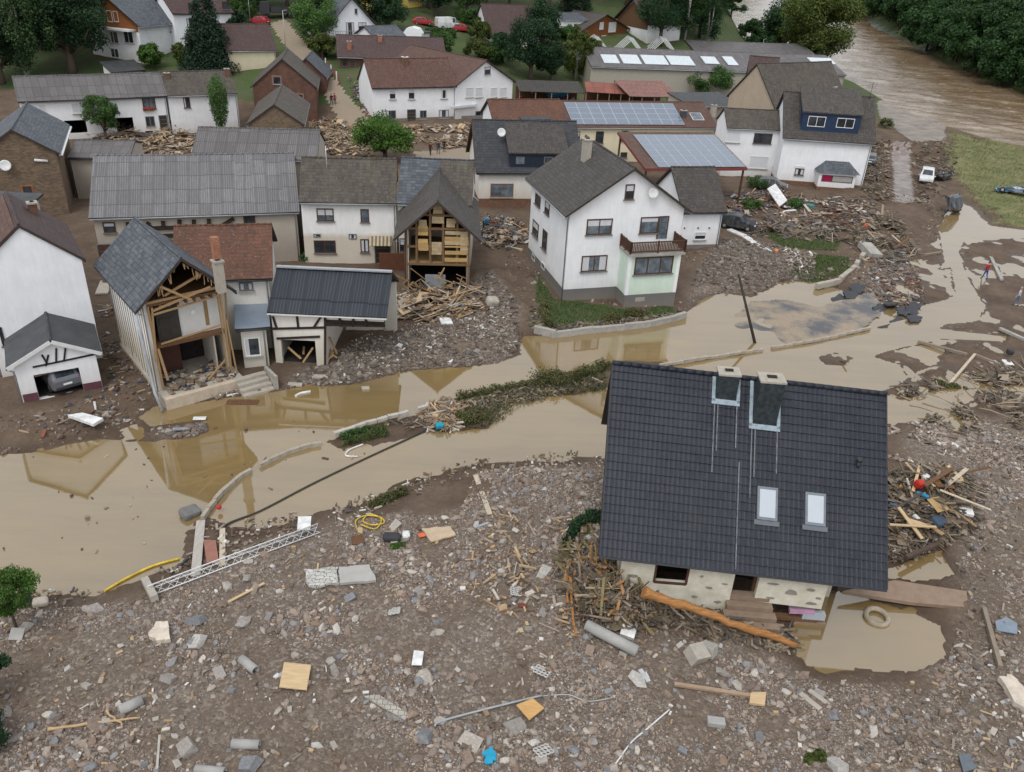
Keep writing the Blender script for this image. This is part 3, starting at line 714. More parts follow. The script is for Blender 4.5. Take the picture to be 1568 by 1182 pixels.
        if s.mode != 'mono':
            rb = MB(); i0 = 0; pts = []
            m = max(2, int(L / .42))
            for i in range(m):
                p = s.rp(L * (i + .02) / m, half, 0, 0); q = s.rp(L * (i + 1.0) / m, half, 0, 0); dz = th * math.hypot(1, s.tp) - .03 - sag * math.sin(math.pi * (i + .5) / m)
                rb.tube([(p[0], p[1], p[2] + dz), (q[0], q[1], q[2] + dz + .025)], .10, 6)
            rb.build('ridge_cap', m2 or s.roofm, r)
        return r
    def gutter(s, sides=None):
        L = s.Wt if s.mode != 'gable' else s.Dt
        for sl in ((0,) if s.mode != 'gable' else (0, 1)):
            p = s.rp(.05, -.05, sl, .0); q = s.rp(L - .05, -.05, sl, .0)
            mb = MB(); mb.tube([p, q], .065, 6); g = mb.build('gutter', metal_grey if rnd.random() < .5 else metal_dark, s.root)
            if s.mode == 'gable' and sl == 1: continue
            mb = MB(); x = .1
            if s.mode == 'gable': mb.tube([p, (-.08, .12, s.ez - .35), (-.08, .12, -.3)], .045, 6)
            else: mb.tube([(s.W - .15, -s.oy - .05, s.ez), (s.W - .15, -.08, s.ez - .35), (s.W - .15, -.08, -.3)], .045, 6)
            mb.build('downpipe', metal_grey, s.root)
    def roofpt(s, px, py, sl=0, lift=0.0):
        """photo pixel -> (u, v) on a slope"""
        c, d = s.lray(px, py); a = np.array(s.rp(0, 0, sl, lift + s.th)); b = np.array(s.rp(1, 0, sl, lift + s.th)); e = np.array(s.rp(0, 1, sl, lift + s.th))
        n = np.cross(b - a, e - a); t = ((a - c) @ n) / (d @ n); p = c + d * t
        if s.mode in ('side', 'mono'): u = p[0] + s.ox; v = p[1] + s.oy if sl == 0 else s.Dt - s.oy - p[1]
        else: u = p[1] + s.oy; v = p[0] + s.ox if sl == 0 else s.Wt - s.ox - p[0]
        return u, v
    def window(s, r, f='F', fm=None, pm=None, mull=1, tr=0, sill=True, name='window', frac=1.0, depth=.06, label=None, surround=None):
        x0, y0, x1, y1 = r; fm = fm or frame_brown; pm = pm or glass
        ym = (y0 + y1) / 2; xm = (x0 + x1) / 2
        u0, _ = s.face(f, x0, ym); u1, _ = s.face(f, x1, ym); _, z1 = s.face(f, xm, y0); _, z0 = s.face(f, xm, y1)
        if u1 < u0: u0, u1 = u1, u0
        return s.win(f, u0, u1, z0, z1, fm, pm, mull, tr, sill, name, frac, depth, label, surround)
    def win(s, f, u0, u1, z0, z1, fm=None, pm=None, mull=1, tr=0, sill=True, name='window', frac=1.0, depth=.06, label=None, surround=None):
        fm = fm or frame_brown; pm = pm or glass
        w = min(.09, (u1 - u0) * .12); mb = MB()
        def bx(a, b, c, d, o0, o1, m=mb): 
            p = s.P3(f, a, o0, c); q = s.P3(f, b, o1, d); m.box(p[0], q[0], p[1], q[1], p[2], q[2])
        bx(u0, u1, z0, z0 + w, .005, depth); bx(u0, u1, z1 - w, z1, .005, depth); bx(u0, u0 + w, z0 + w, z1 - w, .005, depth); bx(u1 - w, u1, z0 + w, z1 - w, .005, depth)
        for k in range(mull):
            c = u0 + (u1 - u0) * (k + 1) / (mull + 1); bx(c - w * .45, c + w * .45, z0 + w, z1 - w, .005, depth - .01)
        if tr:
            c = z0 + (z1 - z0) * tr; bx(u0 + w, u1 - w, c - w * .3, c + w * .3, .005, depth - .015)
        wn = mb.build(name, fm, s.root)
        pn = MB(); bx(u0 + w, u1 - w, z0 + w, z1 - w, .004, .02, pn); pn.build('pane', pm, wn)
        if pm in (glass, glass_pale) and u1 - u0 > .5 and rnd.random() < .5:
            cb = MB(); q = rnd.random()
            if q < .5: bx(u0 + w, u1 - w, z0 + (z1 - z0) * rnd.uniform(.45, .75), z1 - w, .021, .027, cb)
            else:
                g = (u1 - u0) * rnd.uniform(.18, .3); bx(u0 + w, u0 + w + g, z0 + w, z1 - w, .021, .027, cb)
                if q > .7: c2 = MB(); bx(u1 - w - g, u1 - w, z0 + w, z1 - w, .021, .027, c2); c2.build('curtain', curtain, wn)
            cb.build('curtain', curtain, wn)
        if sill:
            sb = MB(); bx(u0 - .08, u1 + .08, z0 - .08, z0 - .003, .004, .16, sb); sb.build('sill', concrete if fm is not frame_brown else frame_grey, wn)
        if surround:
            sb = MB(); g = .14
            bx(u0 - g, u1 + g, z1 + .002, z1 + g, .003, .03, sb); bx(u0 - g, u0 - .002, z0, z1, .003, .03, sb); bx(u1 + .002, u1 + g, z0, z1, .003, .03, sb); sb.build('surround', surround, wn)
        if label: wn['label'] = label
        return wn
    def door(s, r, f='F', m=None, fm=None, name='door'):
        x0, y0, x1, y1 = r; ym = (y0 + y1) / 2; xm = (x0 + x1) / 2
        u0, _ = s.face(f, x0, ym); u1, _ = s.face(f, x1, ym); _, z1 = s.face(f, xm, y0); _, z0 = s.face(f, xm, y1)
        if u1 < u0: u0, u1 = u1, u0
        mb = MB(); p = s.P3(f, u0, .003, z0); q = s.P3(f, u1, .05, z1); mb.box(p[0], q[0], p[1], q[1], p[2], q[2]); d = mb.build(name, m or wood_brown, s.root)
        fb = MB(); w = .07
        for (a, b, c, e) in ((u0 - w, u0, z0, z1 + w), (u1, u1 + w, z0, z1 + w), (u0 + .001, u1 - .001, z1, z1 + w)):
            p = s.P3(f, a, .003, c); q = s.P3(f, b, .08, e); fb.box(p[0], q[0], p[1], q[1], p[2], q[2])
        for k in range(1, 4):
            zc = z0 + (z1 - z0) * k / 4; p = s.P3(f, u0 + .08, .05, zc - .02); q = s.P3(f, u1 - .08, .06, zc + .02); fb.box(p[0], q[0], p[1], q[1], p[2], q[2])
        fb.build('frame', fm or frame_grey, d)
        hb = MB(); p = s.P3(f, u1 - .14, .05, (z0 + z1) / 2 - .05); q = s.P3(f, u1 - .08, .11, (z0 + z1) / 2 + .03); hb.box(p[0], q[0], p[1], q[1], p[2], q[2]); hb.build('handle', metal_grey, d)
        return d
    def plinth(s, h, m=None, out=.05, faces='FLR'):
        mb = MB(); m = m or plinth_grey
        mb.box(-out, s.W + out, -out, s.D + out, -1.1, h); return mb.build('plinth', m, s.root)
    def chimney(s, base, topy, w=.5, d=.5, sl=0, m=None, capm=None, hh=None):
        u, v = s.roofpt(base[0], base[1], sl); p = s.rp(u, v, sl, 0)
        if hh is None:
            wp = s.world(p); hh = max(.5, height_to(wp, topy))
        mb = MB(); mb.box(p[0] - w / 2, p[0] + w / 2, p[1] - d / 2, p[1] + d / 2, p[2] - .4, p[2] + hh); ch = mb.build('chimney', m or brick_orange, s.roof)
        cb = MB(); cb.box(p[0] - w / 2 - .07, p[0] + w / 2 + .07, p[1] - d / 2 - .07, p[1] + d / 2 + .07, p[2] + hh + .002, p[2] + hh + .1); cb.box(p[0] - w * .22, p[0] + w * .22, p[1] - d * .22, p[1] + d * .22, p[2] + hh + .1, p[2] + hh + .22, 1)
        cb.build('chimney_cap', [capm or concrete_pale, metal_dark], ch)
        return ch
    def world(s, p):
        return np.array([s.o[0] + s.ux[0] * p[0] + s.uy[0] * p[1], s.o[1] + s.ux[1] * p[0] + s.uy[1] * p[1], s.zg + p[2]])
    def patch(s, name, u0, u1, v0, v1, m, sl=0, t0=.01, t1=.06, parent=None):
        """a flat rectangle lying on the roof; u along, v horizontal inset"""
        mb = MB(); a = s.th + t0; b = s.th + t1
        vs = [s.rp(u, v, sl, l) for l in (a, b) for (u, v) in ((u0, v0), (u1, v0), (u1, v1), (u0, v1))]
        mb.add(vs, [(0, 3, 2, 1), (4, 5, 6, 7), (0, 1, 5, 4), (1, 2, 6, 5), (2, 3, 7, 6), (3, 0, 4, 7)])
        return mb.build(name, m, parent or s.roof)
    def roofrect(s, r, sl=0):
        x0, y0, x1, y1 = r; ym = (y0 + y1) / 2; xm = (x0 + x1) / 2
        u0, _ = s.roofpt(x0, ym, sl); u1, _ = s.roofpt(x1, ym, sl); _, v1 = s.roofpt(xm, y0, sl); _, v0 = s.roofpt(xm, y1, sl)
        return min(u0, u1), max(u0, u1), min(v0, v1), max(v0, v1)
    def skylight(s, r, sl=0, fm=None, pm=None, name='skylight'):
        u0, u1, v0, v1 = s.roofrect(r, sl); f = s.patch(name, u0, u1, v0, v1, fm or frame_grey, sl, .0, .09)
        s.patch('pane', u0 + .08, u1 - .08, v0 + .06, v1 - .06, pm or glass_pale, sl, .092, .1, f); return f
    def dormer(s, rect, roof_m, face_m, topz=None, sl=0, wins=(), back=None, slope=.18, ovh=.25):
        """shed dormer: rect = pixels of its front face"""
        x0, y0, x1, y1 = rect; xm = (x0 + x1) / 2
        _, v = s.roofpt(xm, y1, sl); p = s.rp(0, v, sl, s.th); yf = p[1] - .02; zb = p[2] - .15
        def fp(px, py):
            c, d = s.lray(px, py); t = (yf - c[1]) / d[1]; q = c + d * t; return q[0], q[2]
        u0 = fp(x0, (y0 + y1) / 2)[0]; u1 = fp(x1, (y0 + y1) / 2)[0]; zt = fp(xm, y0)[1]
        ymax = (s.D / 2) if s.mode == 'side' else s.D
        zr = s.ez + s.rise
        # where does the dormer roof meet the main roof
        yy = yf
        while yy < ymax and (zt + slope * (yy - yf)) > (s.ez + s.tp * (yy + s.oy) + s.th * .5): yy += .1
        mb = MB(); mb.extr([(u0, yf, zb), (u0, yf, zt), (u0, yy, zt + slope * (yy - yf)), (u0, yf + .01, zb)], (u1 - u0, 0, 0))
        dm = mb.build('dormer', face_m, s.roof)
        rb = MB(); o = ovh; a = [(u0 - o, yf - o, zt - slope * o), (u0 - o, yy + .15, zt + slope * (yy + .15 - yf)), (u0 - o, yy + .15, zt + slope * (yy + .15 - yf) + .14), (u0 - o, yf - o, zt - slope * o + .14)]
        rb.extr(a, (u1 - u0 + 2 * o, 0, 0)); rb.build('dormer_roof', roof_m, dm)
        for (wx0, wy0, wx1, wy1, fm, pm, mull) in wins:
            a0 = fp(wx0, (wy0 + wy1) / 2)[0]; a1 = fp(wx1, (wy0 + wy1) / 2)[0]; c1 = fp((wx0 + wx1) / 2, wy0)[1]; c0 = fp((wx0 + wx1) / 2, wy1)[1]
            wb = MB(); w = .07; yo = yf - .05
            for (p_, q_, c_, e_) in ((a0, a1, c0, c0 + w), (a0, a1, c1 - w, c1), (a0, a0 + w, c0 + w, c1 - w), (a1 - w, a1, c0 + w, c1 - w)): wb.box(p_, q_, yo, yf - .004, c_, e_)
            for k in range(mull): cc = a0 + (a1 - a0) * (k + 1) / (mull + 1); wb.box(cc - .03, cc + .03, yo + .005, yf - .004, c0 + w, c1 - w)
            wb.box(a0 + w, a1 - w, yf - .022, yf - .006, c0 + w, c1 - w, 1); wb.build('dormer_window', [fm or frame_white, pm or glass], dm)
        return dm
def merge(sub, main, rename=None):
    """make the pieces of one building wing parts of the main building"""
    mi = Matrix.LocRotScale(Vector(main.root.location), main.root.rotation_euler, None).inverted(); ms = Matrix.LocRotScale(Vector(sub.root.location), sub.root.rotation_euler, None)
    for ch in list(sub.root.children):
        ch.parent = main.root; ch.matrix_local = mi @ ms
    bpy.data.objects.remove(sub.root)
    sub.root = main.root
def timber(s, beams, f='F', w=.16, name='timber_frame', m=None, out=.03):
    """beams given as pixel segments on a face"""
    mb = MB()
    for (x0, y0, x1, y1) in beams:
        u0, z0 = s.face(f, x0, y0); u1, z1 = s.face(f, x1, y1); mb.beam(s.P3(f, u0, out * .5, z0), s.P3(f, u1, out * .5, z1), w, w if f != 'F' else w, up={'F': (0, 1, 0), 'L': (1, 0, 0), 'R': (1, 0, 0)}[f])
    return mb.build(name, m or timber_dark, s.root)
def dish(s, p, r=.4, f='F', hd=None):
    """satellite dish with arm, on a wall or roof point (local)"""
    R = Matrix.Rotation(math.radians(70), 3, 'X'); mb = MB()
    prof = [(r * t, r * .28 * t * t) for t in (.02, .35, .7, 1.0)]; prof += [(r * t, r * .28 * t * t - .02) for t in (1.0, .7, .35, .02)]
    mb.lathe(prof, Vector(p) + Vector((0, -.35, .0)), 16, 0, R); mb.tube([Vector(p), Vector(p) + Vector((0, -.33, 0))], .025, 6); mb.tube([Vector(p) + Vector((0, -.35, -r * .9)), Vector(p) + Vector((0, -.35 - r * .9, -.05))], .015, 5)
    return mb.build('satellite_dish', metal_white, s.root)
# ---------------------------------------------------------------- buildings of the village, near to far
# --- big white gabled house in the middle
H = House('white_house', 'large white two-storey gabled house with brown balcony over a pale green bay and grey plinth', 'house', (867, 334), (1059, 327), 'gable', base=(861, 464), apex=(975, 261), back=(897, 211), wall=w_white, roofm=t_brown2, ov=.45, rov=.5)
H.plinth(.95)
for r, mu in (((898, 335, 937, 359), 1), ((890, 391, 929, 415), 1)): H.window(r, mull=mu, pm=glass_pale)
H.window((957, 282, 971, 305), mull=0)
H.window((980, 332, 1008, 357), mull=0, pm=glass_pale); H.door((1008, 332, 1021, 365), m=glass_pale, fm=frame_brown, name='balcony_door')
for r in ((820, 298, 828, 315), (835, 308, 842, 328), (816, 339, 825, 362), (831, 352, 838, 383)): H.window(r, f='L', mull=0)
for r in ((815, 389, 820, 399), (829, 402, 835, 412)): H.window(r, f='L', mull=0, fm=frame_white, pm=glass_pale, sill=False)
H.chimney((897, 243), 214, .6, .8, sl=0, m=concrete_pale)
dish(H, (H.face('F', 997, 294)[0], -.0, H.face('F', 997, 294)[1]), .42)
# bay with balcony on it
def bay():
    u1, zt = H.face('F', 1053, 388, .9); ua = H.ground_pt(960, 466, 0); ub = H.ground_pt(1031, 468, 0)
    dep = 1.9; 
    def fr(px, py):
        c, d = H.lray(px, py); t = (-dep - c[1]) / d[1]; q = c + d * t; return q[0], q[2]
    x0 = fr(960, 430)[0]; x1 = fr(1036, 430)[0]; z1 = fr(1000, 390)[1]; z1 = max(z1, 2.9)
    mb = MB(); mb.box(x0, x1, -dep, .1, 0.95, z1); b = mb.build('bay', M_wall('wall_mint', (.60, .72, .62), .3, (.46, .44, .34), .6, 1.8), H.root)
    mb = MB(); mb.box(x0 - .04, x1 + .04, -dep - .04, .05, -1, .948); mb.build('bay_plinth', plinth_grey, b)
    mb = MB()
    for x in (x0, x1): mb.box(x - .06, x + .22 if x == x0 else x + .06, -dep - .03, -dep + .2, .95, z1 - .003) if x == x0 else mb.box(x - .22, x + .06, -dep - .03, -dep + .2, .95, z1 - .003)
    mb.build('bay_corner', white_paint, b)
    w0 = fr(972, 405)[0]; w1 = fr(1030, 405)[0]; c1 = fr(1000, 393)[1]; c0 = fr(1000, 419)[1]
    mb = MB(); yo = -dep
    for (p, q, a, e) in ((w0, w1, c0, c0 + .09), (w0, w1, c1 - .09, c1), (w0, w0 + .09, c0 + .09, c1 - .09), (w1 - .09, w1, c0 + .09, c1 - .09)): mb.box(p, q, yo - .06, yo - .004, a, e)
    for k in (1, 2): cc = w0 + (w1 - w0) * k / 3; mb.box(cc - .05, cc + .05, yo - .05, yo - .004, c0 + .09, c1 - .09)
    wn = mb.build('bay_window', frame_brown, b); mb = MB(); mb.box(w0 + .09, w1 - .09, yo - .02, yo - .005, c0 + .09, c1 - .09); mb.build('pane', glass_pale, wn)
    mb = MB(); mb.box(w0 - .1, w1 + .1, yo - .15, yo - .004, c0 - .1, c0 - .003); mb.build('sill', frame_grey, wn)
    mb = MB(); mb.box(x0 + .9, x0 + 1.7, yo - .06, yo - .045, .35, .7); mb.build('plinth_vent', concrete_pale, b)
    # balcony
    mb = MB(); mb.box(x0 - .15, x1 + .25, -dep - .3, .0, z1 + .002, z1 + .2); sl = mb.build('balcony', concrete, H.root)
    mb = MB(); zb = z1 + .2; yf = -dep - .22; xa = x0 - .1; xb = x1 + .2
    for (a, b2) in (((xa, yf), (xb, yf)), ((xa, yf), (xa, -.05)), ((xb, yf), (xb, -.05))):
        L = math.hypot(b2[0] - a[0], b2[1] - a[1]); n = int(L / .13)
        for z in (.16, .92): mb.beam((a[0], a[1], zb + z), (b2[0], b2[1], zb + z), .07, .09)
        for k in range(n + 1):
            t = k / n; x = a[0] + (b2[0] - a[0]) * t; y = a[1] + (b2[1] - a[1]) * t; mb.box(x - .04, x + .04, y - .015, y + .015, zb + .12, zb + .86)
        for t in (0, .5, 1): x = a[0] + (b2[0] - a[0]) * t; y = a[1] + (b2[1] - a[1]) * t; mb.box(x - .06, x + .06, y - .06, y + .06, zb, zb + 1.0)
    mb.build('railing', frame_brown, sl)
bay()
H2 = House('wing', None, None, (1045, 327), (1114, 326), 'side', base=(1107, 383), ridge=(1092, 258), pitch=36, wall=w_white, roofm=t_brown2)
H2.plinth(.5); H2.window((1063, 355, 1081, 367), mull=0, fm=frame_white)
for x in (1048, 1069, 1086): H2.window((x - 1, 348, x + 1, 350), mull=0, sill=False, name='vent')
merge(H2, H)

# --- ruined house on the left, its front torn off
R1 = House('ruined_slate_house', 'ruined house with slate roof and torn-off front showing a white upstairs room and beams', 'house', (210, 480), (361, 449), 'gable', base=(246, 610), apex=(276, 400), back=(241, 337), wall=w_white_dirty, roofm=t_slate, ov=.5, rov=.25, nowall=True, foot=480)
def ruin1():
    s = R1; W, D, hw = s.W, s.D, s.hw; t = .25; root = s.root
    mb = MB(); mb.box(0, t, .3, D, -1, hw - .05); wl = mb.build('wall', w_white_dirty, root); wl['label'] = 'left side wall with vertical battens'
    mb = MB(); 
    n = int(D / .55)
    for k in range(n): y = .4 + k * .55; mb.box(-.03, -.003, y, y + .07, .3 + rnd.uniform(0, .6), hw - .08)
    mb.build('batten', wood_grey, wl)
    mb = MB(); mb.box(W - t, W, .8, D, -1, hw - .05); mb.build('wall', w_offwhite, root)
    mb = MB(); mb.extr([(x, D - t, z) for x, z in s.gable_poly()], (0, t, 0)); mb.build('wall', w_offwhite, root)
    # floors and rooms
    f2 = 3.0
    mb = MB(); mb.box(-.1, W + .1, -.9, D - t, -.8, .18); mb.build('ground_floor_slab', concrete_pale, root)
    mb = MB(); mb.box(-.05, W + .05, -1.25, -.9, -.5, .22); mb.build('doorstep', M_plain('step_stone', (.48, .40, .31), .85), root)
    mb = MB(); mb.box(t, W - t, .25, D - t, f2 - .08, f2 + .1); mb.build('upper_floor', wood_brown, root)
    mb = MB(); mb.box(t, W - t, .1, D - t, hw - .35, hw - .2); 
    for k in range(9): x = .4 + k * (W - .8) / 8; mb.box(x - .07, x + .07, .02, D - .3, hw - .55, hw - .352)
    mb.build('attic_floor', wood_brown, root)
    # upstairs partition: door + white wall
    yp = .75
    mb = MB(); mb.box(W * .40, W - .35, yp, yp + .12, f2 + .121, hw - .56); pw = mb.build('room_wall', M_plain('plaster_pale', (.62, .62, .60), .9, .12, 1.5), root)
    mb = MB(); mb.tube([(W * .60, yp - .02, hw - 1.5), (W * .60, yp - .06, hw - 1.5)], .14, 16); mb.build('wall_clock', white_paint, pw)
    mb = MB(); mb.box(W * .74, W * .79, yp - .01, yp - .002, f2 + .5, hw - .7); mb.build('stain', M_plain('rust_stain', (.30, .19, .10), .9), pw)
    mb = MB(); mb.box(W * .14, W * .42 - .02, yp - .1, yp, f2 + .13, hw - .6)
    for k in range(2):
        for j in range(3): mb.box(W * .17 + k * W * .12, W * .26 + k * W * .12, yp - .13, yp - .1, f2 + .3 + j * .75, f2 + .85 + j * .75)
    mb.build('wardrobe', M_plain('cupboard_dark', (.05, .045, .04), .6), root)
    # downstairs: brown panel and black back room
    mb = MB(); mb.box(.3, W * .45, 2.2, 2.3, .18, f2 - .12); mb.build('panelling', M_plain('panelling', (.09, .04, .03), .7), root)
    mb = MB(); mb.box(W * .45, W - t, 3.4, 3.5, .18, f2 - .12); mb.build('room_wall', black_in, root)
    mb = MB(); mb.box(W * .82, W * .84, 1.0, 3.3, .18, f2 - .12); mb.build('room_wall', w_offwhite, root)
    # torn beams at the gable and posts
    for (a, b, w) in (((.15, .1, hw - .1), (W - .2, .05, hw + .05), .14), ((.4, .0, hw - .6), (W * .8, -.2, hw + .25), .12), ((W * .2, -.1, hw + .9), (W * .55, -.25, hw - .3), .13), ((W * .25, 0, hw + .2), (W * .75, .3, hw + 1.0), .12),
                      ((.12, .05, 2.2), (.4, .0, hw - .4), .11), ((.55, -.1, .9), (.35, .05, 3.0), .14), ((.25, .1, .3), (.2, .1, hw - .3), .12), ((W - .3, .1, .2), (W - .35, .05, hw), .12), ((W - .5, .2, .2), (W - .48, .05, hw - .3), .09), ((W - .15, .5, .2), (W + .05, .3, hw - .5), .09), ((W - .05, -.2, .2), (W - .2, .0, 3.9), .08), ((.4, -.1, hw - .8), (W - .4, .1, hw - .5), .1), ((.6, .2, 3.2), (W - .6, -.1, 3.7), .09), ((W * .6, -.3, .3), (W * .9, .3, 1.1), .1)):
        mb = MB(); mb.beam(a, b, w, w); mb.build('beam', wood_new, root)
    for k in range(26):
        x = rnd.uniform(.8, W - .6); half = W / 2; zr = hw + s.tp * (half - abs(x - half)) - .1
        mb = MB(); mb.beam((x, -.1, zr), (x + rnd.uniform(-.08, .08), -.12 - rnd.random() * .1, zr - rnd.uniform(.15, .6)), .04, .03); mb.build('broken_lath', wood_new, root)
    mb = MB()
    for k in range(130):
        x = rnd.uniform(.4, W - .3); y = rnd.uniform(-.7, 1.8); r = rnd.uniform(.06, .3)
        mb.obox((x, y, .2 + r * .3 + max(0, (y - .2)) * .12), r * rnd.uniform(.8, 2.5), r, r * rnd.uniform(.3, .8), (rnd.random() * .7, rnd.random() * .7, rnd.random() * 3))
    o = mb.build('rubble', M_isl('ruin_rubble', [(.28, .21, .15), (.16, .12, .09), (.38, .33, .27), (.07, .07, .08), (.07, .09, .13), (.24, .18, .12), (.20, .15, .10), (.33, .25, .17)]), root); o['kind'] = 'stuff'
    # gutter pipe hanging down the left side
    mb = MB(); mb.tube([s.rp(0, -.1, 0, 0), (-.35, .2, 2.4), (-.45, -.7, .6), (-.35, -1.3, -.4)], .1, 7); mb.build('hanging_gutter', metal_grey, root)
ruin1()
R1.chimney((337, 432), 0, .5, .5, sl=1, m=concrete_pale, hh=1.5)
cbx = MB(); u, v = R1.roofpt(337, 432, 1); p = R1.rp(u, v, 1, 0); cbx.box(p[0] - .2, p[0] + .2, p[1] - .2, p[1] + .2, p[2] + 1.72, p[2] + 3.0); cbx.build('chimney_stack', brick_orange, R1.roof)

# --- brown tiled house behind it and its grey annexe
T1 = House('rear_tiled_house', 'low white house with orange-brown tiled roof behind the ruined slate house', 'house', (262, 433), (418, 428), 'side', ze=5.6, ridge=(340, 348), pitch=32, wall=w_offwhite, roofm=t_orange)
T1.window((366, 432, 388, 445), fm=frame_grey, pm=glass_pale, mull=0)
A1 = House('annexe', None, None, (360, 507), (414, 503), 'mono', ze=3.3, ridge=(385, 453), pitch=6, wall=w_offwhite, roofm=felt_blue)
A1.window((374, 516, 399, 545), mull=0, fm=frame_white); merge(A1, T1)

# --- half-timbered barn with black corrugated roof
B8 = House('timbered_barn', 'half-timbered white barn with black corrugated roof and an open doorway full of debris', 'barn', (409, 480), (592, 488), 'side', base=(415, 558), ridge=(507, 415), pitch=30, wall=w_offwhite, roofm=c_black, rov=.15, nowall=True, gutter=False)
def barn8():
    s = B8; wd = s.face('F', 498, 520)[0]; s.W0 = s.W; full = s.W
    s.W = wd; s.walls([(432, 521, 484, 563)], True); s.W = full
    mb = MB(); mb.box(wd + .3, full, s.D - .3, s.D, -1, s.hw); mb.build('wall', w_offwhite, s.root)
    mb = MB(); mb.beam((wd, .1, s.hw - .75), (full - .05, .1, s.hw - .75), .2, .22); mb.build('porch_beam', timber_dark, s.root)
    mb = MB(); mb.box(wd + .02, full - .1, .05, .16, s.hw - .62, s.hw - .1); mb.build('gable_infill', w_offwhite, s.root)
    timber(s, [(416, 503, 498, 501), (498, 487, 498, 560), (418, 484, 424, 502), (455, 484, 457, 502), (481, 500, 492, 484), (424, 518, 490, 515), (520, 487, 523, 500), (541, 488, 541, 500), (562, 500, 560, 488), (500, 497, 590, 499)], w=.14)
    mb = MB()
    for k in range(9): a = Vector((rnd.uniform(1.5, 4), rnd.uniform(-.8, 1.4), rnd.uniform(.1, .5))); b = a + Vector((rnd.uniform(-1.4, 1.4), rnd.uniform(-.8, .8), rnd.uniform(-.1, 1.2))); mb.beam(a, b, .14, .06)
    mb.build('debris_in_doorway', wood_new, s.root)
    mb = MB(); p = s.rp(0, -.03, 0, 0); q = s.rp(s.Wt, -.03, 0, 0); mb.beam(p, q, .06, .1); mb.build('gutter', metal_white, s.root)
    mb = MB(); p = s.rp(0, s.Dt / 2, 0, .25); q = s.rp(s.Wt, s.Dt / 2, 0, .25); mb.beam(p, q, .3, .1); mb.build('ridge_flashing', metal_grey, s.roof)
barn8()

# --- white two-storey house with brown roof, and the slate/brown wing to its right
B9 = House('terraced_white_house', 'white two-storey house with muddy ground floor, brown tiled roof and striped awning over the door', 'house', (458, 311), (608, 313), 'side', base=(461, 404), ridge=(535, 245), pitch=38, wall=M_wall('wall_flood_line', (.80, .80, .79), .62, (.46, .38, .25), 2.3, 2.75), roofm=t_brown, rov=.1)
B9.window((485, 319, 511, 338), mull=1, pm=glass_pale); B9.window((552, 320, 565, 340), mull=0, pm=glass_pale); B9.window((481, 368, 514, 387), mull=1); B9.window((552, 366, 565, 386), mull=0)
for r in ((480, 358, 491, 363), (534, 358, 546, 366)): B9.window(r, mull=0, sill=False, fm=frame_grey, name='vent')
def awn():
    s = B9; u0, z = s.face('F', 566, 362); u1, _ = s.face('F', 600, 362); mb = MB(); n = 12
    for k in range(n): a = u0 + (u1 - u0) * k / n; b = u0 + (u1 - u0) * (k + 1) / n; mb.extr([(a, -.01, z), (a, -1.2, z - .45), (a, -1.2, z - .41), (a, -.01, z + .04)], (b - a, 0, 0), k % 2)
    mb.build('awning', [M_plain('awning_tan', (.42, .36, .24), .7), M_plain('awning_dark', (.16, .13, .09), .7)], s.root)
    s.door((575, 372, 597, 402), m=M_plain('door_dark', (.05, .04, .035), .6))
    mb = MB(); p = s.rp(s.Wt * .27, s.Dt / 2 - .9, 0, .1); mb.tube([p, (p[0], p[1], p[2] + 2.0)], .03, 6); mb.build('antenna_mast', metal_white, s.roof)
    c = s.ground_pt(588, 405, .5); mb = MB(); mb.box(c[0] - .4, c[0] + 2.0, -1.75, -1.6, -.2, 1.5); mb.build('yard_gate', M_plain('gate_rust', (.12, .05, .03), .7), s.root)
awn()
B9b = House('terraced_slate_house', 'house with half slate half brown tiled roof behind the ruined timber gable', 'house', (608, 313), (723, 318), 'side', ze=B9.ez + .5, ridge=(665, 246), pitch=38, wall=w_offwhite, roofm=t_slate, rov=.05)
_u0, _ = B9b.roofpt(672, 285); B9b.patch('brown_tiles', _u0, B9b.Wt - .02, .02, B9b.Dt / 2 - .05, t_brown, 0, .0, .05)
for r in ((612, 365, 622, 385),): B9b.window(r, mull=0)

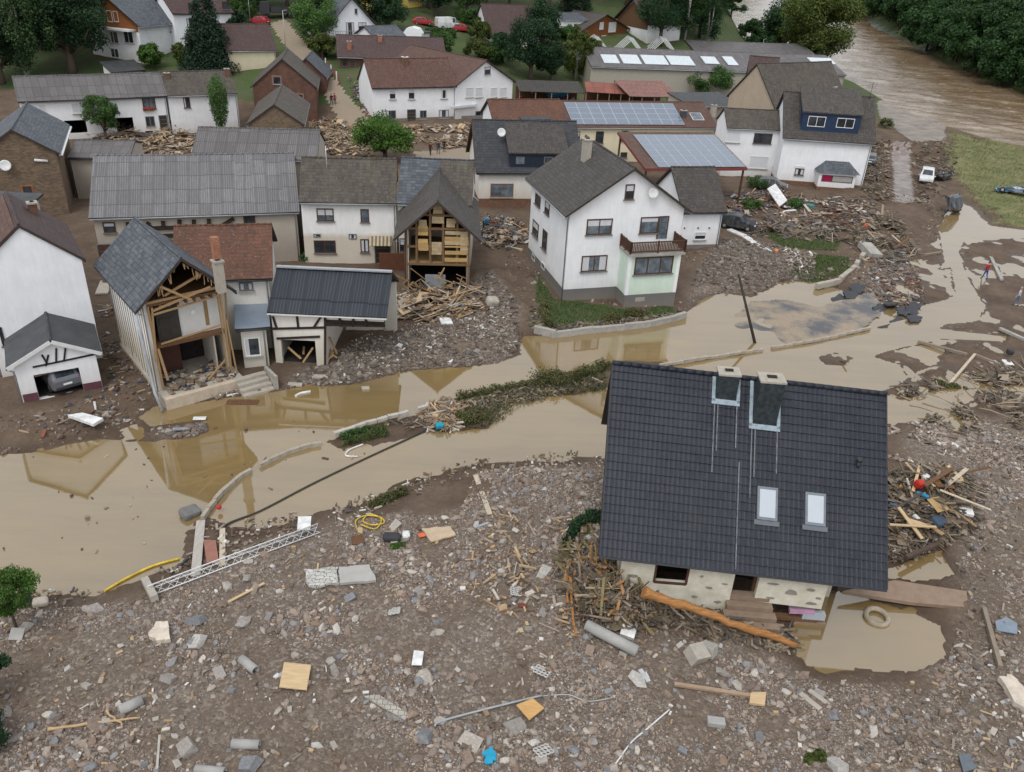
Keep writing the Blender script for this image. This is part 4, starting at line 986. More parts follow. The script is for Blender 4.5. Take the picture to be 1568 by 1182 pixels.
# --- ruined gabled house in the middle
R2 = House('ruined_gabled_house', 'narrow ruined half-timbered house with steep brown roof, its gable stripped to the yellow timber', 'house', (604, 369), (736, 372), 'gable', zg=.7, base=(637, 452), apex=(676, 312), back=(661, 256), wall=w_offwhite, roofm=t_slate_brown, ov=.8, rov=.9, nowall=True, foot=371)
def ruin2():
    s = R2; W, D, hw = s.W, s.D, s.hw; t = .22; root = s.root
    mb = MB(); mb.box(0, t, 0, D, -1, hw - .03); mb.build('wall', w_white_dirty, root)
    mb = MB()
    for y in (0.1, .9, 1.8): mb.beam((-.01, y, .3), (-.01, y + (.5 if y == .9 else 0), hw - .1), .12, .12)
    for z in (hw * .33, hw * .66): mb.beam((-.01, 0, z), (-.01, 3, z), .12, .12)
    mb.build('timber_frame', timber_dark, root)
    mb = MB(); mb.box(W - t, W, 0, D, -1, hw - .03); mb.extr([(x, D - t, z) for x, z in s.gable_poly()], (0, t, 0)); mb.build('wall', w_offwhite, root)
    mb = MB(); mb.box(t, W - t, .1, D - .3, 2.15, 2.35); mb.build('upper_floor', wood_new, root)
    mb = MB(); mb.box(t, W - t, .25, D - .3, hw - .25, hw - .12); mb.build('attic_floor', wood_brown, root)
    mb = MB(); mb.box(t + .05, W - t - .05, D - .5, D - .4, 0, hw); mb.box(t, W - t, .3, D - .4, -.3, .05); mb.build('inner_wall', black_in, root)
    # timber skeleton of the front
    zt = lambda x: s.hw + s.tp * (W / 2 - abs(x - W / 2)) - .15
    wood_old = M_wood('wood_old_frame', (.20, .125, .065), axis=2)
    for x in (.08, W * .17, W * .38, W * .58, W * .80, W - .1):
        mb = MB(); mb.beam((x, .02, .3 if x in (.08, W - .1) else 2.2), (x, .02, zt(x)), .17, .15); mb.build('post', wood_old, root)
    for z, a, b in ((2.25, 0, W), (hw * .72, 0, W), (hw + .05, .0, W), (hw + s.rise * .38, W * .24, W * .76)):
        mb = MB(); mb.beam((a, 0, z), (b, 0, z + rnd.uniform(-.12, .12)), .15, .16); mb.build('beam', wood_old, root)
    # boards that are left
    def boards(x0, x1, z0, z1, m, nm='boarding'):
        mb = MB(); z = z0
        while z < z1 - .05:
            h = rnd.uniform(.22, .34)
            if rnd.random() < .92: mb.box(x0 + rnd.uniform(0, .06), x1 - rnd.uniform(0, .1), -.08 + rnd.uniform(-.01, .01), -.07 + .03, z, min(z + h - .015, z1))
            z += h
        mb.build(nm, m, root)
    oc = M_wood('board_ochre', (.50, .33, .14), axis=0); pale = M_plain('plaster_ochre', (.46, .36, .22), .9, .3, 2, .3)
    boards(W * .60, W * .97, 2.5, hw * .74, oc); boards(W * .60, W * .98, 3.9, hw * .98, pale, 'clay_panel'); boards(W * .19, W * .36, hw * .66, hw * 1.05, oc)
    boards(W * .40, W * .57, hw * .60, hw * .80, pale, 'clay_panel'); boards(W * .60, W * .98, hw * .74, hw * .9, oc); boards(W * .84, W * .98, 3.2, hw * .95, pale, 'clay_panel'); boards(W * .40, W * .60, hw + .5, hw + s.rise * .36, pale, 'clay_panel')
    boards(W * .20, W * .34, hw + .2, hw + .8, pale, 'clay_panel'); boards(W * .62, W * .78, hw + .2, hw + .9, pale, 'clay_panel'); boards(W * .42, W * .58, hw + s.rise * .42, hw + s.rise * .68, pale, 'clay_panel')
    mb = MB(); mb.box(W * .3, W * .62, -.15, .2, .2, 1.3); mb.build('metal_door', M_plain('steel_panel', (.24, .26, .28), .5), root)
    mb = MB()
    for k in range(22): a = Vector((rnd.uniform(-.3, W), rnd.uniform(-1.6, .2), rnd.uniform(.2, 1.4))); b = a + Vector((rnd.uniform(-1.6, 1.6), rnd.uniform(-1.2, .3), rnd.uniform(-1.0, 1.2))); mb.beam(a, b, rnd.uniform(.08, .3), .06)
    mb.build('splintered_boards', wood_new, root)
    # white verge flashing
    for sl in (0, 1):
        for uu in (.03,):
            mb = MB(); p = s.rp(s.Dt - .1, 0, sl, .22); q = s.rp(s.Dt - .1, s.Wt / 2, sl, .22); mb.beam(p, q, .12, .04); mb.build('verge_flashing', metal_white, s.roof)
ruin2()

# --- tipped dark-roofed house in the foreground (own construction)
def tipped():
    BL = at(918, 851, 3.2); BR = at(1358, 903, 2.6); TL = at(938, 560, 9.35); TR_ = at(1355, 600, 8.8)
    e1 = (BR - BL); Lx = np.linalg.norm(e1); ex = e1 / Lx; up = ((TL - BL) + (TR_ - BR)) / 2; Ls = np.linalg.norm(up); n = np.cross(ex, up); n /= np.linalg.norm(n); ey = np.cross(n, ex)
    Lr = np.linalg.norm(TR_ - TL); shear = ((TL - BL) @ ex, (TR_ - BR) @ ex); h = up @ ey
    root = empty('tipped_house', (BL[0], BL[1], 0), 0, 'tipped new house with large dark blue-grey tiled roof, two skylights and washed-out cream walls', 'house')
    O = Vector((BL[0], BL[1], 0)); o3 = Vector(BL) - O; X = Vector(ex); Y = Vector(ey); N = Vector(n)
    def Q(u, v, w=0): 
        k = v / h; uu = shear[0] * k + u * (1 + (shear[1] - shear[0]) / Lx * k)
        return o3 + X * uu + Y * v + N * w
    # real interlocking tiles: rows step, columns roll
    rows = 23; rv = h / rows; cols = int(round(Lx / .21)); su = 5; tj = {(r, c): rnd.uniform(-.006, .006) for r in range(30) for c in range(90)}; us = np.linspace(0, Lx, cols * su + 1); V = []; F = []; nr = 0; per = len(us)
    for r in range(rows):
        for (fv, lift) in ((0.0, .058), (.5, .032), (1.0, .008)):
            for i, u in enumerate(us):
                ph = (u / .21) % 1.0; roll = .014 * max(0, math.sin(ph * 2 * math.pi)) + (.006 if ph < .12 else 0)
                jit = tj[(r, i // su)] + .012 * math.sin(u * .9 + r * .3)
                V.append(tuple(Q(u, (r + fv * 1.0) * rv, lift + roll + jit)))
    for r in range(rows):
        for j in range(3):
            a = (r * 3 + j) * per; b = a + per
            if r == rows - 1 and j == 2: continue
            for i in range(per - 1): F.append((a + i, a + i + 1, b + i + 1, b + i))
    me = np_mesh('roof_tiles', V, F, False)
    t = NT('tile_new_anthracite'); g = t.obj(); c = t.mix(t.ramp(t.noise(.6, 5, .7, g), [(.35, 0.0), (.65, 1.0)]), (.017, .020, .030), (.027, .030, .040)); c = t.mix(t.ramp(t.noise(9, 4, .8, g), [(.5, .0), (.72, .5)]), c, (.05, .048, .046)); t.col(c); t.rough(.45); t.bump(t.noise(60, 2, .5, g), .1, .003)
    roof = link('roof', me, t.m, root)
    def slab(nm, u0, u1, v0, v1, w0, w1, m, par=roof, name=None):
        mb = MB(); mb.add([Q(u, v, w) for w in (w0, w1) for (u, v) in ((u0, v0), (u1, v0), (u1, v1), (u0, v1))], [(0, 3, 2, 1), (4, 5, 6, 7), (0, 1, 5, 4), (1, 2, 6, 5), (2, 3, 7, 6), (3, 0, 4, 7)]); return mb.build(nm, m, par)
    slab('roof_deck', .04, Lx - .04, .03, h - .02, -.22, -.0, soffit)
    slab('verge_board', -.03, .035, 0, h, -.25, .05, M_plain('verge_dark', (.03, .032, .038), .5)); slab('verge_board', Lx - .035, Lx + .03, 0, h, -.25, .05, M_plain('verge_dark', (.03, .032, .038), .5))
    slab('gutter', 0, Lx, -.1, .0, -.1, .03, M_plain('verge_dark', (.03, .032, .038), .5))
    mb = MB(); m = 30
    for i in range(m): mb.tube([Q(Lx * i / m, h + .02, .02), Q(Lx * (i + 1.0) / m, h + .02, .05)], .12, 8)
    mb.build('ridge_cap', t.m, roof)
    # far slope, only its left edge shows
    R = Q(0, h, 0); R2_ = Q(Lx, h, 0); bk = Vector((-ey[0], -ey[1], 0)); bk = Vector((ey[0], ey[1], 0)).normalized() * 5.0 + Vector((0, 0, -6.2)); 
    mb = MB(); mb.extr([R, R2_, R2_ + bk, R + bk], -N * .2); mb.build('rear_slope', t.m, root)
    # body walls: a box under the roof, broken along the bottom
    wl = M_plain('wall_cream_damaged', (.60, .56, .42), .9, .25, 1.3, .3, col2=(.66, .63, .55))
    inn = -Vector((ey[0], ey[1], 0)).normalized()
    def wp(u, vin, z):  # u along eave, vin metres behind the eave line (horizontal), z world
        p = Q(u, 0, 0); q = p - inn * vin; return Vector((q.x, q.y, z))
    zt = lambda u: 3.2 - .6 * u / Lx + .1
    def wpiece(u0, u1, z0l, z0r, name='wall', mt=wl, z1=None):
        mb = MB(); a = wp(u0, .3, 0); b = wp(u1, .3, 0); t1 = z1 if z1 else None
        mb.extr([(a.x, a.y, z0l), (b.x, b.y, z0r), (b.x, b.y, t1 or zt(u1)), (a.x, a.y, t1 or zt(u0))], -inn * .3); return mb.build(name, mt, root)
    # pieces: left pier, window, middle pier, door, right slab hanging over the water
    wpiece(1.0, 2.45, .4, .3); wpiece(2.45, 3.95, -.3, -.3, z1=1.7); wpiece(3.95, 5.9, .1, -.1); wpiece(6.95, 9.9, 1.1, .95)
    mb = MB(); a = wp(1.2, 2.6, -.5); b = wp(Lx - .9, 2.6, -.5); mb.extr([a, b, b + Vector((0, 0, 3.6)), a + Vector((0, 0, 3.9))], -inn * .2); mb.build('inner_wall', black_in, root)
    mb = MB(); a = wp(.9, .8, -.5); c2 = wp(.9, 5, -.5); mb.extr([a, c2, c2 + Vector((0, 0, 7.0)), a + Vector((0, 0, 3.2))], X * .25); mb.build('side_wall', wl, root)
    mb = MB(); a = wp(Lx - 1.6, 2.2, -.5); c2 = wp(Lx - 1.6, 5, -.5); mb.extr([a, c2, c2 + Vector((0, 0, 6.6)), a + Vector((0, 0, 2.4))], X * .25); mb.build('side_wall', wl, root)
    # flaking paint patches, window frame
    for (u0, u1, z0, z1) in ((1.3, 1.8, 1.9, 2.1), (1.9, 2.3, 1.3, 1.45), (4.2, 4.5, 1.0, 1.2), (4.7, 5.1, 1.6, 1.75), (5.2, 5.6, .8, 1.0), (7.3, 7.9, 2.1, 2.25), (8.1, 8.8, 1.6, 1.95), (9.0, 9.5, 1.9, 2.1), (9.1, 9.7, 1.15, 1.35), (7.4, 7.8, 1.3, 1.45), (4.4, 4.6, 2.2, 2.35), (5.4, 5.7, 1.9, 2.0), (9.5, 9.8, 1.5, 1.65)):
        a = wp(u0, .29, 0); b = wp(u1, .29, 0); m_ = (a + b) / 2; w_ = (b - a).length
        pts = [m_ + X * (w_ * .5 * math.cos(k) * rnd.uniform(.6, 1)) + Vector((0, 0, (z0 + z1) / 2 + (z1 - z0) * .5 * math.sin(k) * rnd.uniform(.6, 1))) for k in [i * math.pi / 5 for i in range(10)]]
        mb = MB(); mb.extr(pts, inn * .02); mb.build('flaked_plaster', M_plain('plaster_flake', (.24, .22, .20), .9), root)
    mb = MB()
    for (p, q) in (((2.5, 1.7), (3.9, 1.7)), ((2.5, 3.0), (3.9, 2.95)), ((2.5, 1.7), (2.5, 3.0)), ((3.9, 1.7), (3.9, 2.95))):
        a = wp(p[0], .35, p[1]); b = wp(q[0], .35, q[1]); mb.beam(a, b, .1, .08)
    mb.build('window_frame', frame_brown, root)
    a = wp(6.9, .7, 1.0); mb = MB(); mb.beam(wp(6.92, .8, .3), wp(6.92, .8, zt(6.9)), .1, .14); mb.beam(wp(5.95, .8, .2), wp(5.95, .8, zt(6)), .08, .12); mb.build('door_frame', wood_brown, root)
    # chimneys: slate-clad stacks with a stone cap, white flashing
    flash = M_plain('flashing_blue', (.26, .32, .36), .5, .3, 5)
    clad = M_plain('chimney_cladding', (.022, .028, .032), .6, .4, 5, col2=(.045, .058, .062))
    for (pc, w, vb, ht, d) in (((1109, 590), .92, .87, .7, .8), ((1168, 600), 1.05, .76, 1.1, .9)):
        d_ = ray(*pc); tt = ((np.array(O + o3) - _C) @ n) / (d_ @ n); hit = _C + d_ * tt; rel = Vector(hit) - O - o3; u = rel.dot(X) - shear[0] * rel.dot(Y) / h; v0 = rel.dot(Y)
        vlow = h * vb; p = Q(u, vlow, 0); a = [p + X * sx * w / 2 + (-inn) * yy for sx, yy in ((-1, 0), (1, 0), (1, d), (-1, d))]; top = Q(u, h, 0).z + ht * .55
        mb = MB(); lo = [(q.x, q.y, p.z - .3) for q in a]; n4 = [(0, 1, 5, 4), (1, 2, 6, 5), (2, 3, 7, 6), (3, 0, 4, 7), (4, 5, 6, 7)]
        mb.add(lo + [(q.x, q.y, top) for q in a], n4); ch = mb.build('chimney', clad, roof)
        cc = sum(a, Vector()) / 4; mb = MB(); mb.obox((cc.x, cc.y, top + .05), w + .08, d + .02, .09, Matrix(((X.x, -X.y, 0), (X.y, X.x, 0), (0, 0, 1)))); mb.obox((cc.x, cc.y, top + .14), w * .4, d * .25, .03, Matrix(((X.x, -X.y, 0), (X.y, X.x, 0), (0, 0, 1))), 1); mb.build('chimney_cap', [concrete_pale, black_in], ch)
        vt = min(h - .05, v0 + 1)
        slab('flashing', u - w / 2 - .16, u - w / 2 - .01, vlow - .12, h - .1, .05, .1, flash, ch); slab('flashing', u + w / 2 + .01, u + w / 2 + .16, vlow - .12, h - .1, .05, .1, flash, ch); slab('flashing', u - w / 2 - .16, u + w / 2 + .16, vlow - .25, vlow - .01, .052, .1, flash, ch)
        stm = M_plain('lime_streak', (.15, .155, .17), .8, .5, 3)
        for du, ln in ((-w / 2 - .05, .36), (w / 2 + .02, .22), (-w / 2 + .1, .25)): slab('lime_streak', u + du, u + du + .05, vlow - .25 - h * ln, vlow - .26, .055, .083, stm, roof)
    slab('lime_streak', 5.75, 5.80, .1, h * .55, .055, .084, M_plain('lime_streak', (.15, .155, .17), .8, .5, 3), roof)
    # roof windows
    for (x0, y0, x1, y1) in ((1157, 746, 1188, 797), (1230, 755, 1261, 805)):
        def uv(px, py):
            d_ = ray(px, py); tt = ((np.array(O + o3) - _C) @ n) / (d_ @ n); rel = Vector(_C + d_ * tt) - O - o3; return rel.dot(X) - shear[0] * rel.dot(Y) / h, rel.dot(Y)
        u0, _ = uv(x0, (y0 + y1) / 2); u1, _ = uv(x1, (y0 + y1) / 2); _, v1 = uv((x0 + x1) / 2, y0); _, v0 = uv((x0 + x1) / 2, y1)
        f = slab('skylight', u0, u1, v0, v1, .02, .14, M_plain('skylight_frame', (.16, .18, .20), .4)); slab('blind', u0 + .1, u1 - .1, v0 + .12, v1 - .12, .141, .15, M_plain('blind_white', (.42, .46, .50), .4, .04), f); slab('apron', u0 - .1, u1 + .1, v0 - .22, v0 - .01, .05, .1, M_plain('apron', (.12, .13, .15), .4), f)
    # vent pipe with cowl
    d_ = ray(1313, 716); tt = ((np.array(O + o3) - _C) @ n) / (d_ @ n); p = Vector(_C + d_ * tt) - O; mb = MB(); mb.tube([p, p + Vector((0, 0, .35))], .08, 8); mb.tube([p + Vector((0, 0, .35)), p + Vector((0, 0, .5))], .13, 8); mb.build('vent_pipe', metal_dark, roof)
    # entrance steps below the door
    c = Vector(gat(1165, 950)) - O
    mb = MB()
    for k in range(5): 
        w = 2.3 + .0 * k; a = wp(6.0 - .1 * k, -.1 - .32 * k + .3, 0); z = 1.3 - .24 * k; R3 = Matrix(((X.x, -X.y, 0), (X.y, X.x, 0), (0, 0, 1)))
        q = wp(6.75 + .0 * k, .5 - .36 * k, z / 2 - .2); mb.obox((q.x, q.y, z - .1), 1.7 + .28 * k, .4, .2 , R3)
        mb.obox((q.x, q.y, z - .6), 1.66 + .28 * k, .36, .8, R3)
    mb.build('entrance_steps', M_plain('steps_muddy', (.23, .17, .125), .6, .2), root)
    # torn floor sandwich at the right: pinks and blues of insulation
    for (u0, u1, z0, z1, m_) in ((8.6, 9.7, .55, .74, M_plain('insulation_pink', (.42, .25, .36), .8)), (9.2, 10.2, .25, .6, M_plain('insulation_blue', (.36, .40, .44), .7)), (7.6, 9.9, .1, .3, wood_brown), (8.9, 10.3, -.05, .12, M_plain('slab_mud', (.25, .18, .13), .6))):
        wpiece(u0, u1, z0, z0 + .06, 'torn_floor', m_, z1)
    # collapsed terrace slab right of the house
    mb = MB(); tp_ = [at(1290, 905, .55), at(1370, 888, .6), at(1480, 905, .3), at(1483, 930, .25), at(1395, 922, .35)]
    mb.extr([Vector(q) - O for q in tp_], (0, 0, -.18)); mb.build('terrace_slab', M_plain('slab_mud', (.25, .18, .13), .45, .15, 1.5, .15), root)
    mb = MB(); tp_ = [at(1360, 925, .35), at(1365, 850, .5), at(1440, 840, .35), at(1462, 905, .2)]
    return root
tipped()
# --- left side
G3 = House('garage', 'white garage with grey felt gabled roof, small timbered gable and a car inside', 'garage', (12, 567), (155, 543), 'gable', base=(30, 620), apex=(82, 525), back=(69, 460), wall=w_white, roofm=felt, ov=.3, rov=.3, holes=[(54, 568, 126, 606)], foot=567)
timber(G3, [(50, 562, 150, 541), (74, 543, 70, 560), (86, 533, 86, 555), (100, 533, 98, 552), (72, 556, 64, 543)], w=.1)
mb = MB(); u_, z_ = G3.face('F', 90, 575); mb.box(.05, G3.holes[0][0] - .01, -.03, -.003, -.6, .45); mb.box(G3.holes[0][1] + .01, G3.W - .02, -.03, -.003, -.6, .45); mb.build('plinth', M_plain('plinth_maroon', (.12, .05, .06), .8), G3.root)
mb = MB(); mb.beam((G3.holes[0][0], .25, G3.holes[0][3] - .1), (G3.holes[0][1], .9, G3.holes[0][3] - .25), .5, .06); mb.build('garage_door', M_plain('garage_door_brown', (.2, .13, .08), .7), G3.root)
for sl in (0, 1):
    mb = MB(); mb.beam(G3.rp(-.02, 0, sl, .06), G3.rp(-.02, G3.Wt / 2, sl, .06), .05, .22); mb.build('verge_board', metal_white, G3.roof)
H4 = House('white_gable_house', 'tall white blank-gabled house with red-brown roof at the left edge', 'house', (-44, 424), (129, 400), 'gable', ze=7.2, zg=.4, apex=(46, 349), back=(30, 298), wall=w_white, roofm=t_maroon, ov=.12, rov=.12)
H4.patch('orange_tiles', .02, H4.Dt - .02, .02, H4.Wt / 2 - .1, t_red, 0, .0, .03); H4.window((0, 500, 6, 530), mull=0)
H4.chimney((52, 325), 0, .5, .5, sl=1, m=brick_dark, hh=.8)
H4b = House('flat_roof_wing', None, None, (-40, 318), (40, 322), 'mono', ze=7.6, ridge=(10, 296), pitch=8, wall=w_beige, roofm=felt); merge(H4b, H4)
H5 = House('stone_house', 'brown rubble-stone house with blue-grey slate roof and satellite dish at the left edge', 'house', (-40, 242), (91, 237), 'gable', ze=6.2, apex=(28, 201), back=(26, 160), wall=stone_wall, roofm=t_slate, ov=.25, rov=.25)
dish(H5, (H5.face('F', 9, 252)[0], 0, H5.face('F', 9, 252)[1]), .5)
mb = MB(); u_, z_ = H5.face('F', 64, 245); mb.tube([(u_ - .6, -.1, z_ + .05), (u_ + .5, -.1, z_ - .1)], .12, 8); mb.build('wall_lamp', metal_white, H5.root)
H5.window((0, 300, 22, 322), mull=1, surround=brick_orange); H5.window((36, 285, 50, 305), mull=0, surround=brick_orange)
for sl in (1,):
    mb = MB(); mb.beam(H5.rp(.2, -.1, 1, .0), H5.rp(H5.Dt - .2, -.1, 1, .0), .35, .12); mb.build('eave_board', metal_white, H5.roof)
BN = House('long_barn', 'long barn with pale corrugated grey roof and half-timbered upper wall', 'barn', (136, 336), (459, 326), 'side', base=(155, 414), ridge=(290, 239), pitch=30, wall=w_beige, roofm=c_grey, rov=.25, ov=.3)
BN.window((158, 340, 177, 356), mull=0); BN.window((373, 330, 391, 344), mull=0); BN.door((153, 374, 197, 414), m=M_plain('barn_door_rust', (.085, .045, .035), .6))
BN.win('L', 3.0, 3.8, 2.2, 3.4, mull=0); BN.win('L', 7.0, 7.8, 2.2, 3.4, mull=0)
timber(BN, [(199, 350, 366, 345), (196, 340, 200, 385), (199, 362, 366, 357), (228, 340, 215, 362), (250, 338, 250, 346), (275, 336, 275, 345), (297, 336, 297, 345), (320, 335, 320, 345), (340, 345, 358, 334), (203, 385, 232, 345)], w=.3)
BNb = House('barn_back', 'lower corrugated roof behind the long pale barn, with ridge higher than the yard', 'barn', (292, 243), (486, 247), 'side', ze=7.6, zg=.5, ridge=(382, 199), pitch=24, wall=w_beige, roofm=c_grey2, rov=.1)
BNb['label'] if 0 else BNb.root.__setitem__('label', 'weathered corrugated barn roof directly behind the long pale barn')
LS = House('low_shed', 'low grey-roofed shed between the stone house and the long barn', 'shed', (104, 243), (199, 243), 'side', ze=4.6, ridge=(148, 217), pitch=14, wall=w_beige, roofm=c_grey2, rov=.1)
# row at the back left
RW = House('long_white_farmhouse', 'long white farmhouse with mottled grey roof and two open barn doorways', 'house', (27, 157), (256, 148), 'side', base=(265, 205), ridge=(140, 116), pitch=36, wall=w_white, roofm=c_grey2, foot=148, holes=[(100, 184, 133, 204), (178, 180, 205, 203)], rov=.15)
RW.window((218, 149, 238, 167), mull=1, pm=glass_pale); RW.window((223, 178, 237, 194), mull=1, fm=frame_grey); RW.door((245, 177, 256, 201), m=M_plain('door_dark', (.05, .04, .035), .6)); RW.window((60, 160, 71, 176), mull=0, fm=frame_white, pm=shutter); RW.window((110, 158, 128, 174), mull=0, fm=frame_white, pm=shutter)
fb_ = MB(); a_ = RW.face('F', 219, 168); b_ = RW.face('F', 236, 168); fb_.box(a_[0], b_[0], -.3, -.05, a_[1] - .12, a_[1] + .12)
for k in range(40): fb_.obox((rnd.uniform(a_[0], b_[0]), rnd.uniform(-.35, -.1), a_[1] + rnd.uniform(.1, .3)), .1, .1, .1, (1, 1, k), 1)
fb_.build('flower_box', [wood_brown, M_plain('geranium_red', (.45, .04, .03), .7)], RW.root)
RW2 = House('white_cottage_row', 'white cottage with weathered brown tile roof and two brick chimneys, joined to the long farmhouse', 'house', (256, 148), (364, 144), 'side', ze=RW.ez + .5, ridge=(315, 110), pitch=36, wall=w_white, roofm=t_brown, rov=.1)
RW2.window((281, 149, 291, 165), mull=0); RW2.window((325, 146, 334, 160), mull=0)
RW2.chimney((256, 118), 0, .6, .6, m=brick_dark, hh=.7); RW2.chimney((348, 115), 0, .6, .6, m=brick_dark, hh=1.0)
LT = House('white_lean_to', 'small white lean-to with sloping slate roof beside the cypress', 'shed', (268, 193), (329, 178), 'mono', base=(270, 204), ridge=(310, 168), pitch=20, wall=w_white, roofm=t_slate)
BB = House('brick_barn', 'dark red brick barn with a gable window over two lower windows', 'barn', (384, 135), (486, 137), 'gable', base=(480, 187), apex=(428, 92), D=12, wall=brick_wall, roofm=t_brown, ov=.3, rov=.2)
for r in ((418, 117, 430, 129), (420, 145, 432, 158), (452, 144, 464, 156)): BB.window(r, mull=0, surround=brick_orange, fm=frame_grey)
BB.window((450, 172, 465, 185), mull=0, pm=shutter, fm=frame_white)
BB2 = House('brick_outbuilding', 'plain brick outbuilding with slate roof joined behind the brick barn', 'outbuilding', (440, 119), (500, 121), 'gable', ze=5.0, apex=(465, 91), D=9, wall=brick_wall, roofm=t_slate, ov=.2, rov=.2)
SB = House('stone_barn', 'low ochre stone barn with brown tile roof in front of the brick barn', 'barn', (378, 192), (466, 193), 'gable', ze=4.3, apex=(418, 162), back=(386, 131), wall=stone_wall, roofm=t_brown, ov=.25, rov=.2)
SB.root.rotation_euler[2] += .0
# --- middle back
BW = House('long_white_house', 'long white house with red-brown roof and a wide gable at its right end', 'house', (569, 136), (700, 133), 'side', base=(572, 187), ridge=(622, 91), pitch=40, wall=w_white, roofm=t_red, rov=.2)
for r in ((596, 138, 606, 152), (625, 137, 635, 152), (675, 137, 685, 151)): BW.window(r, mull=0, fm=frame_white)
for r in ((591, 169, 606, 182), (643, 169, 653, 182), (672, 168, 687, 181)): BW.window(r, mull=1, fm=frame_grey)
BW.door((624, 168, 636, 188), m=M_plain('door_dark', (.05, .04, .035), .6)); BW.chimney((620, 96), 0, .8, .8, m=brick_dark, hh=1.0, capm=metal_white)
mb = MB(); mb.box(-.04, BW.W + 7, -.04, 0.02, -1, .35); mb.build('plinth', plinth_grey, BW.root)
BW2 = House('gable_wing', None, None, (697, 134), (790, 126), 'gable', ze=BW.ez + .5, apex=(747, 94), back=(719, 70), wall=w_white, roofm=t_red, ov=.35, rov=.4)
for r in ((713, 134, 725, 149), (728, 134, 739, 149), (751, 134, 761, 149), (765, 134, 776, 149)): BW2.window(r, mull=0, fm=frame_white, pm=shutter)
BW2.window((742, 102, 751, 114), mull=0, fm=frame_grey); BW2.window((728, 169, 753, 182), mull=2, fm=frame_grey)
mb = MB(); a_ = BW2.face('F', 689, 164); b_ = BW2.face('F', 728, 166); mb.box(a_[0], b_[0], -.5, -.03, a_[1] - .2, a_[1] + .15); mb.build('shutter_box', metal_white, BW2.root)
merge(BW2, BW)
def zgp(px, py): return G(*gat(px, py)[:2])
BG = House('brick_bungalow', 'brick bungalow with wide dark brown roof and two brick chimneys', 'house', (516, 88), (684, 92), 'side', zg=zgp(540, 118), base=(540, 112), ridge=(608, 57), pitch=28, wall=brick_wall, roofm=t_maroon, ov=.6, rov=.4, foot=88)
BG.door((536, 92, 544, 110), m=frame_brown); BG.window((524, 90, 531, 102), mull=0); BG.chimney((535, 74), 0, .7, .7, m=brick_orange, hh=1.3); BG.chimney((582, 62), 0, .7, .7, m=brick_orange, hh=1.0)
HG = House('white_hillside_house', 'white gabled house with steep slate roof and balcony on the hillside', 'house', (497, 50), (585, 48), 'gable', zg=zgp(508, 82), base=(505, 78), apex=(544, -3), D=11, wall=w_white, roofm=t_slate, ov=.6, rov=.6, foot=50)
for r in ((530, 34, 542, 54), (549, 34, 561, 54)): HG.window(r, mull=1, fm=frame_grey)
HG.window((543, 13, 547, 21), mull=0, fm=frame_grey); mb = MB(); a_ = HG.face('F', 506, 54); b_ = HG.face('F', 575, 54)
mb.box(a_[0], b_[0], -1.2, -.01, a_[1] - .25, a_[1] - .05); mb.build('balcony', concrete, HG.root)
mb = MB()
for k in range(20): x = a_[0] + (b_[0] - a_[0]) * k / 19; mb.box(x - .03, x + .03, -1.2, -1.14, a_[1] - .05, a_[1] + .75)
mb.box(a_[0], b_[0], -1.21, -1.13, a_[1] + .75, a_[1] + .82); mb.build('railing', metal_grey, HG.root)
HGb = House('low_wing', None, None, (572, 58), (622, 56), 'side', zg=HG.zg, ze=HG.zg + 3.0, ridge=(600, 40), pitch=25, wall=w_white, roofm=t_slate); merge(HGb, HG)
YH = House('yellow_house', 'bright yellow rendered house cut off by the top of the picture', 'house', (562, -20), (650, -22), 'side', zg=zgp(600, 24), base=(565, 24), D=9, pitch=35, wall=w_yellow, roofm=t_maroon, foot=-20)
YH.window((624, 13, 640, 21), mull=1, fm=frame_grey); YH.window((600, -8, 612, 2), mull=1, fm=frame_grey); YH.window((625, -8, 638, 1), mull=1, fm=frame_grey)
GR = House('flat_garage', 'small pale flat-roofed garage with white garden tent below the yellow house', 'garage', (612, 52), (662, 50), 'mono', zg=zgp(640, 70), base=(640, 66), D=6, pitch=3, wall=w_white, roofm=felt)
CH = House('timber_chalet', 'brown timber-gabled chalet with white balcony at the top left', 'house', (122, 33), (213, 42), 'gable', zg=zgp(180, 88), base=(165, 88), apex=(163, -6), D=11, wall=w_white, roofm=t_slate, ov=.9, rov=.8, foot=36)
mb = MB(); mb.extr([(.1, -.04, CH.hw - 1.5), (CH.W - .1, -.04, CH.hw - 1.5), (CH.W - .1, -.04, CH.hw), (CH.W / 2, -.04, CH.ez + CH.rise - .3), (.1, -.04, CH.hw)], (0, .035, 0)); mb.build('timber_gable', M_wood('chalet_wood', (.26, .10, .035), axis=2), CH.root)
for r in ((144, 17, 155, 30), (164, 16, 172, 33), (174, 17, 181, 33)): CH.window(r, mull=0, fm=frame_white)
mb = MB(); a_ = CH.face('F', 158, 40); b_ = CH.face('F', 207, 40); mb.box(a_[0], b_[0], -1.6, -.05, a_[1] - .3, a_[1]); mb.build('balcony', white_paint, CH.root)
for x0 in (167, 190): CH.window((x0, 48, x0 + 14, 66), mull=1, fm=frame_white)
CH.window((170, 74, 182, 88), mull=1, fm=frame_white)
WV = House('white_villa', 'white villa with flat grey-roofed extension left of the tall conifer', 'house', (232, 50), (278, 49), 'side', zg=zgp(255, 76), base=(240, 78), ridge=(254, 35), pitch=18, wall=w_white, roofm=felt)
WV.window((251, 53, 270, 66), mull=0, fm=frame_white, pm=shutter)
WV2 = House('main_wing', None, None, (264, 22), (358, 20), 'side', zg=zgp(300, 76), base=(275, 78), D=8, pitch=35, wall=w_white, roofm=t_maroon, foot=22)
for r in ((288, 4, 299, 16), (340, 2, 352, 14), (287, 52, 299, 66), (286, 28, 298, 42)): WV2.window(r, mull=0)
merge(WV2, WV)
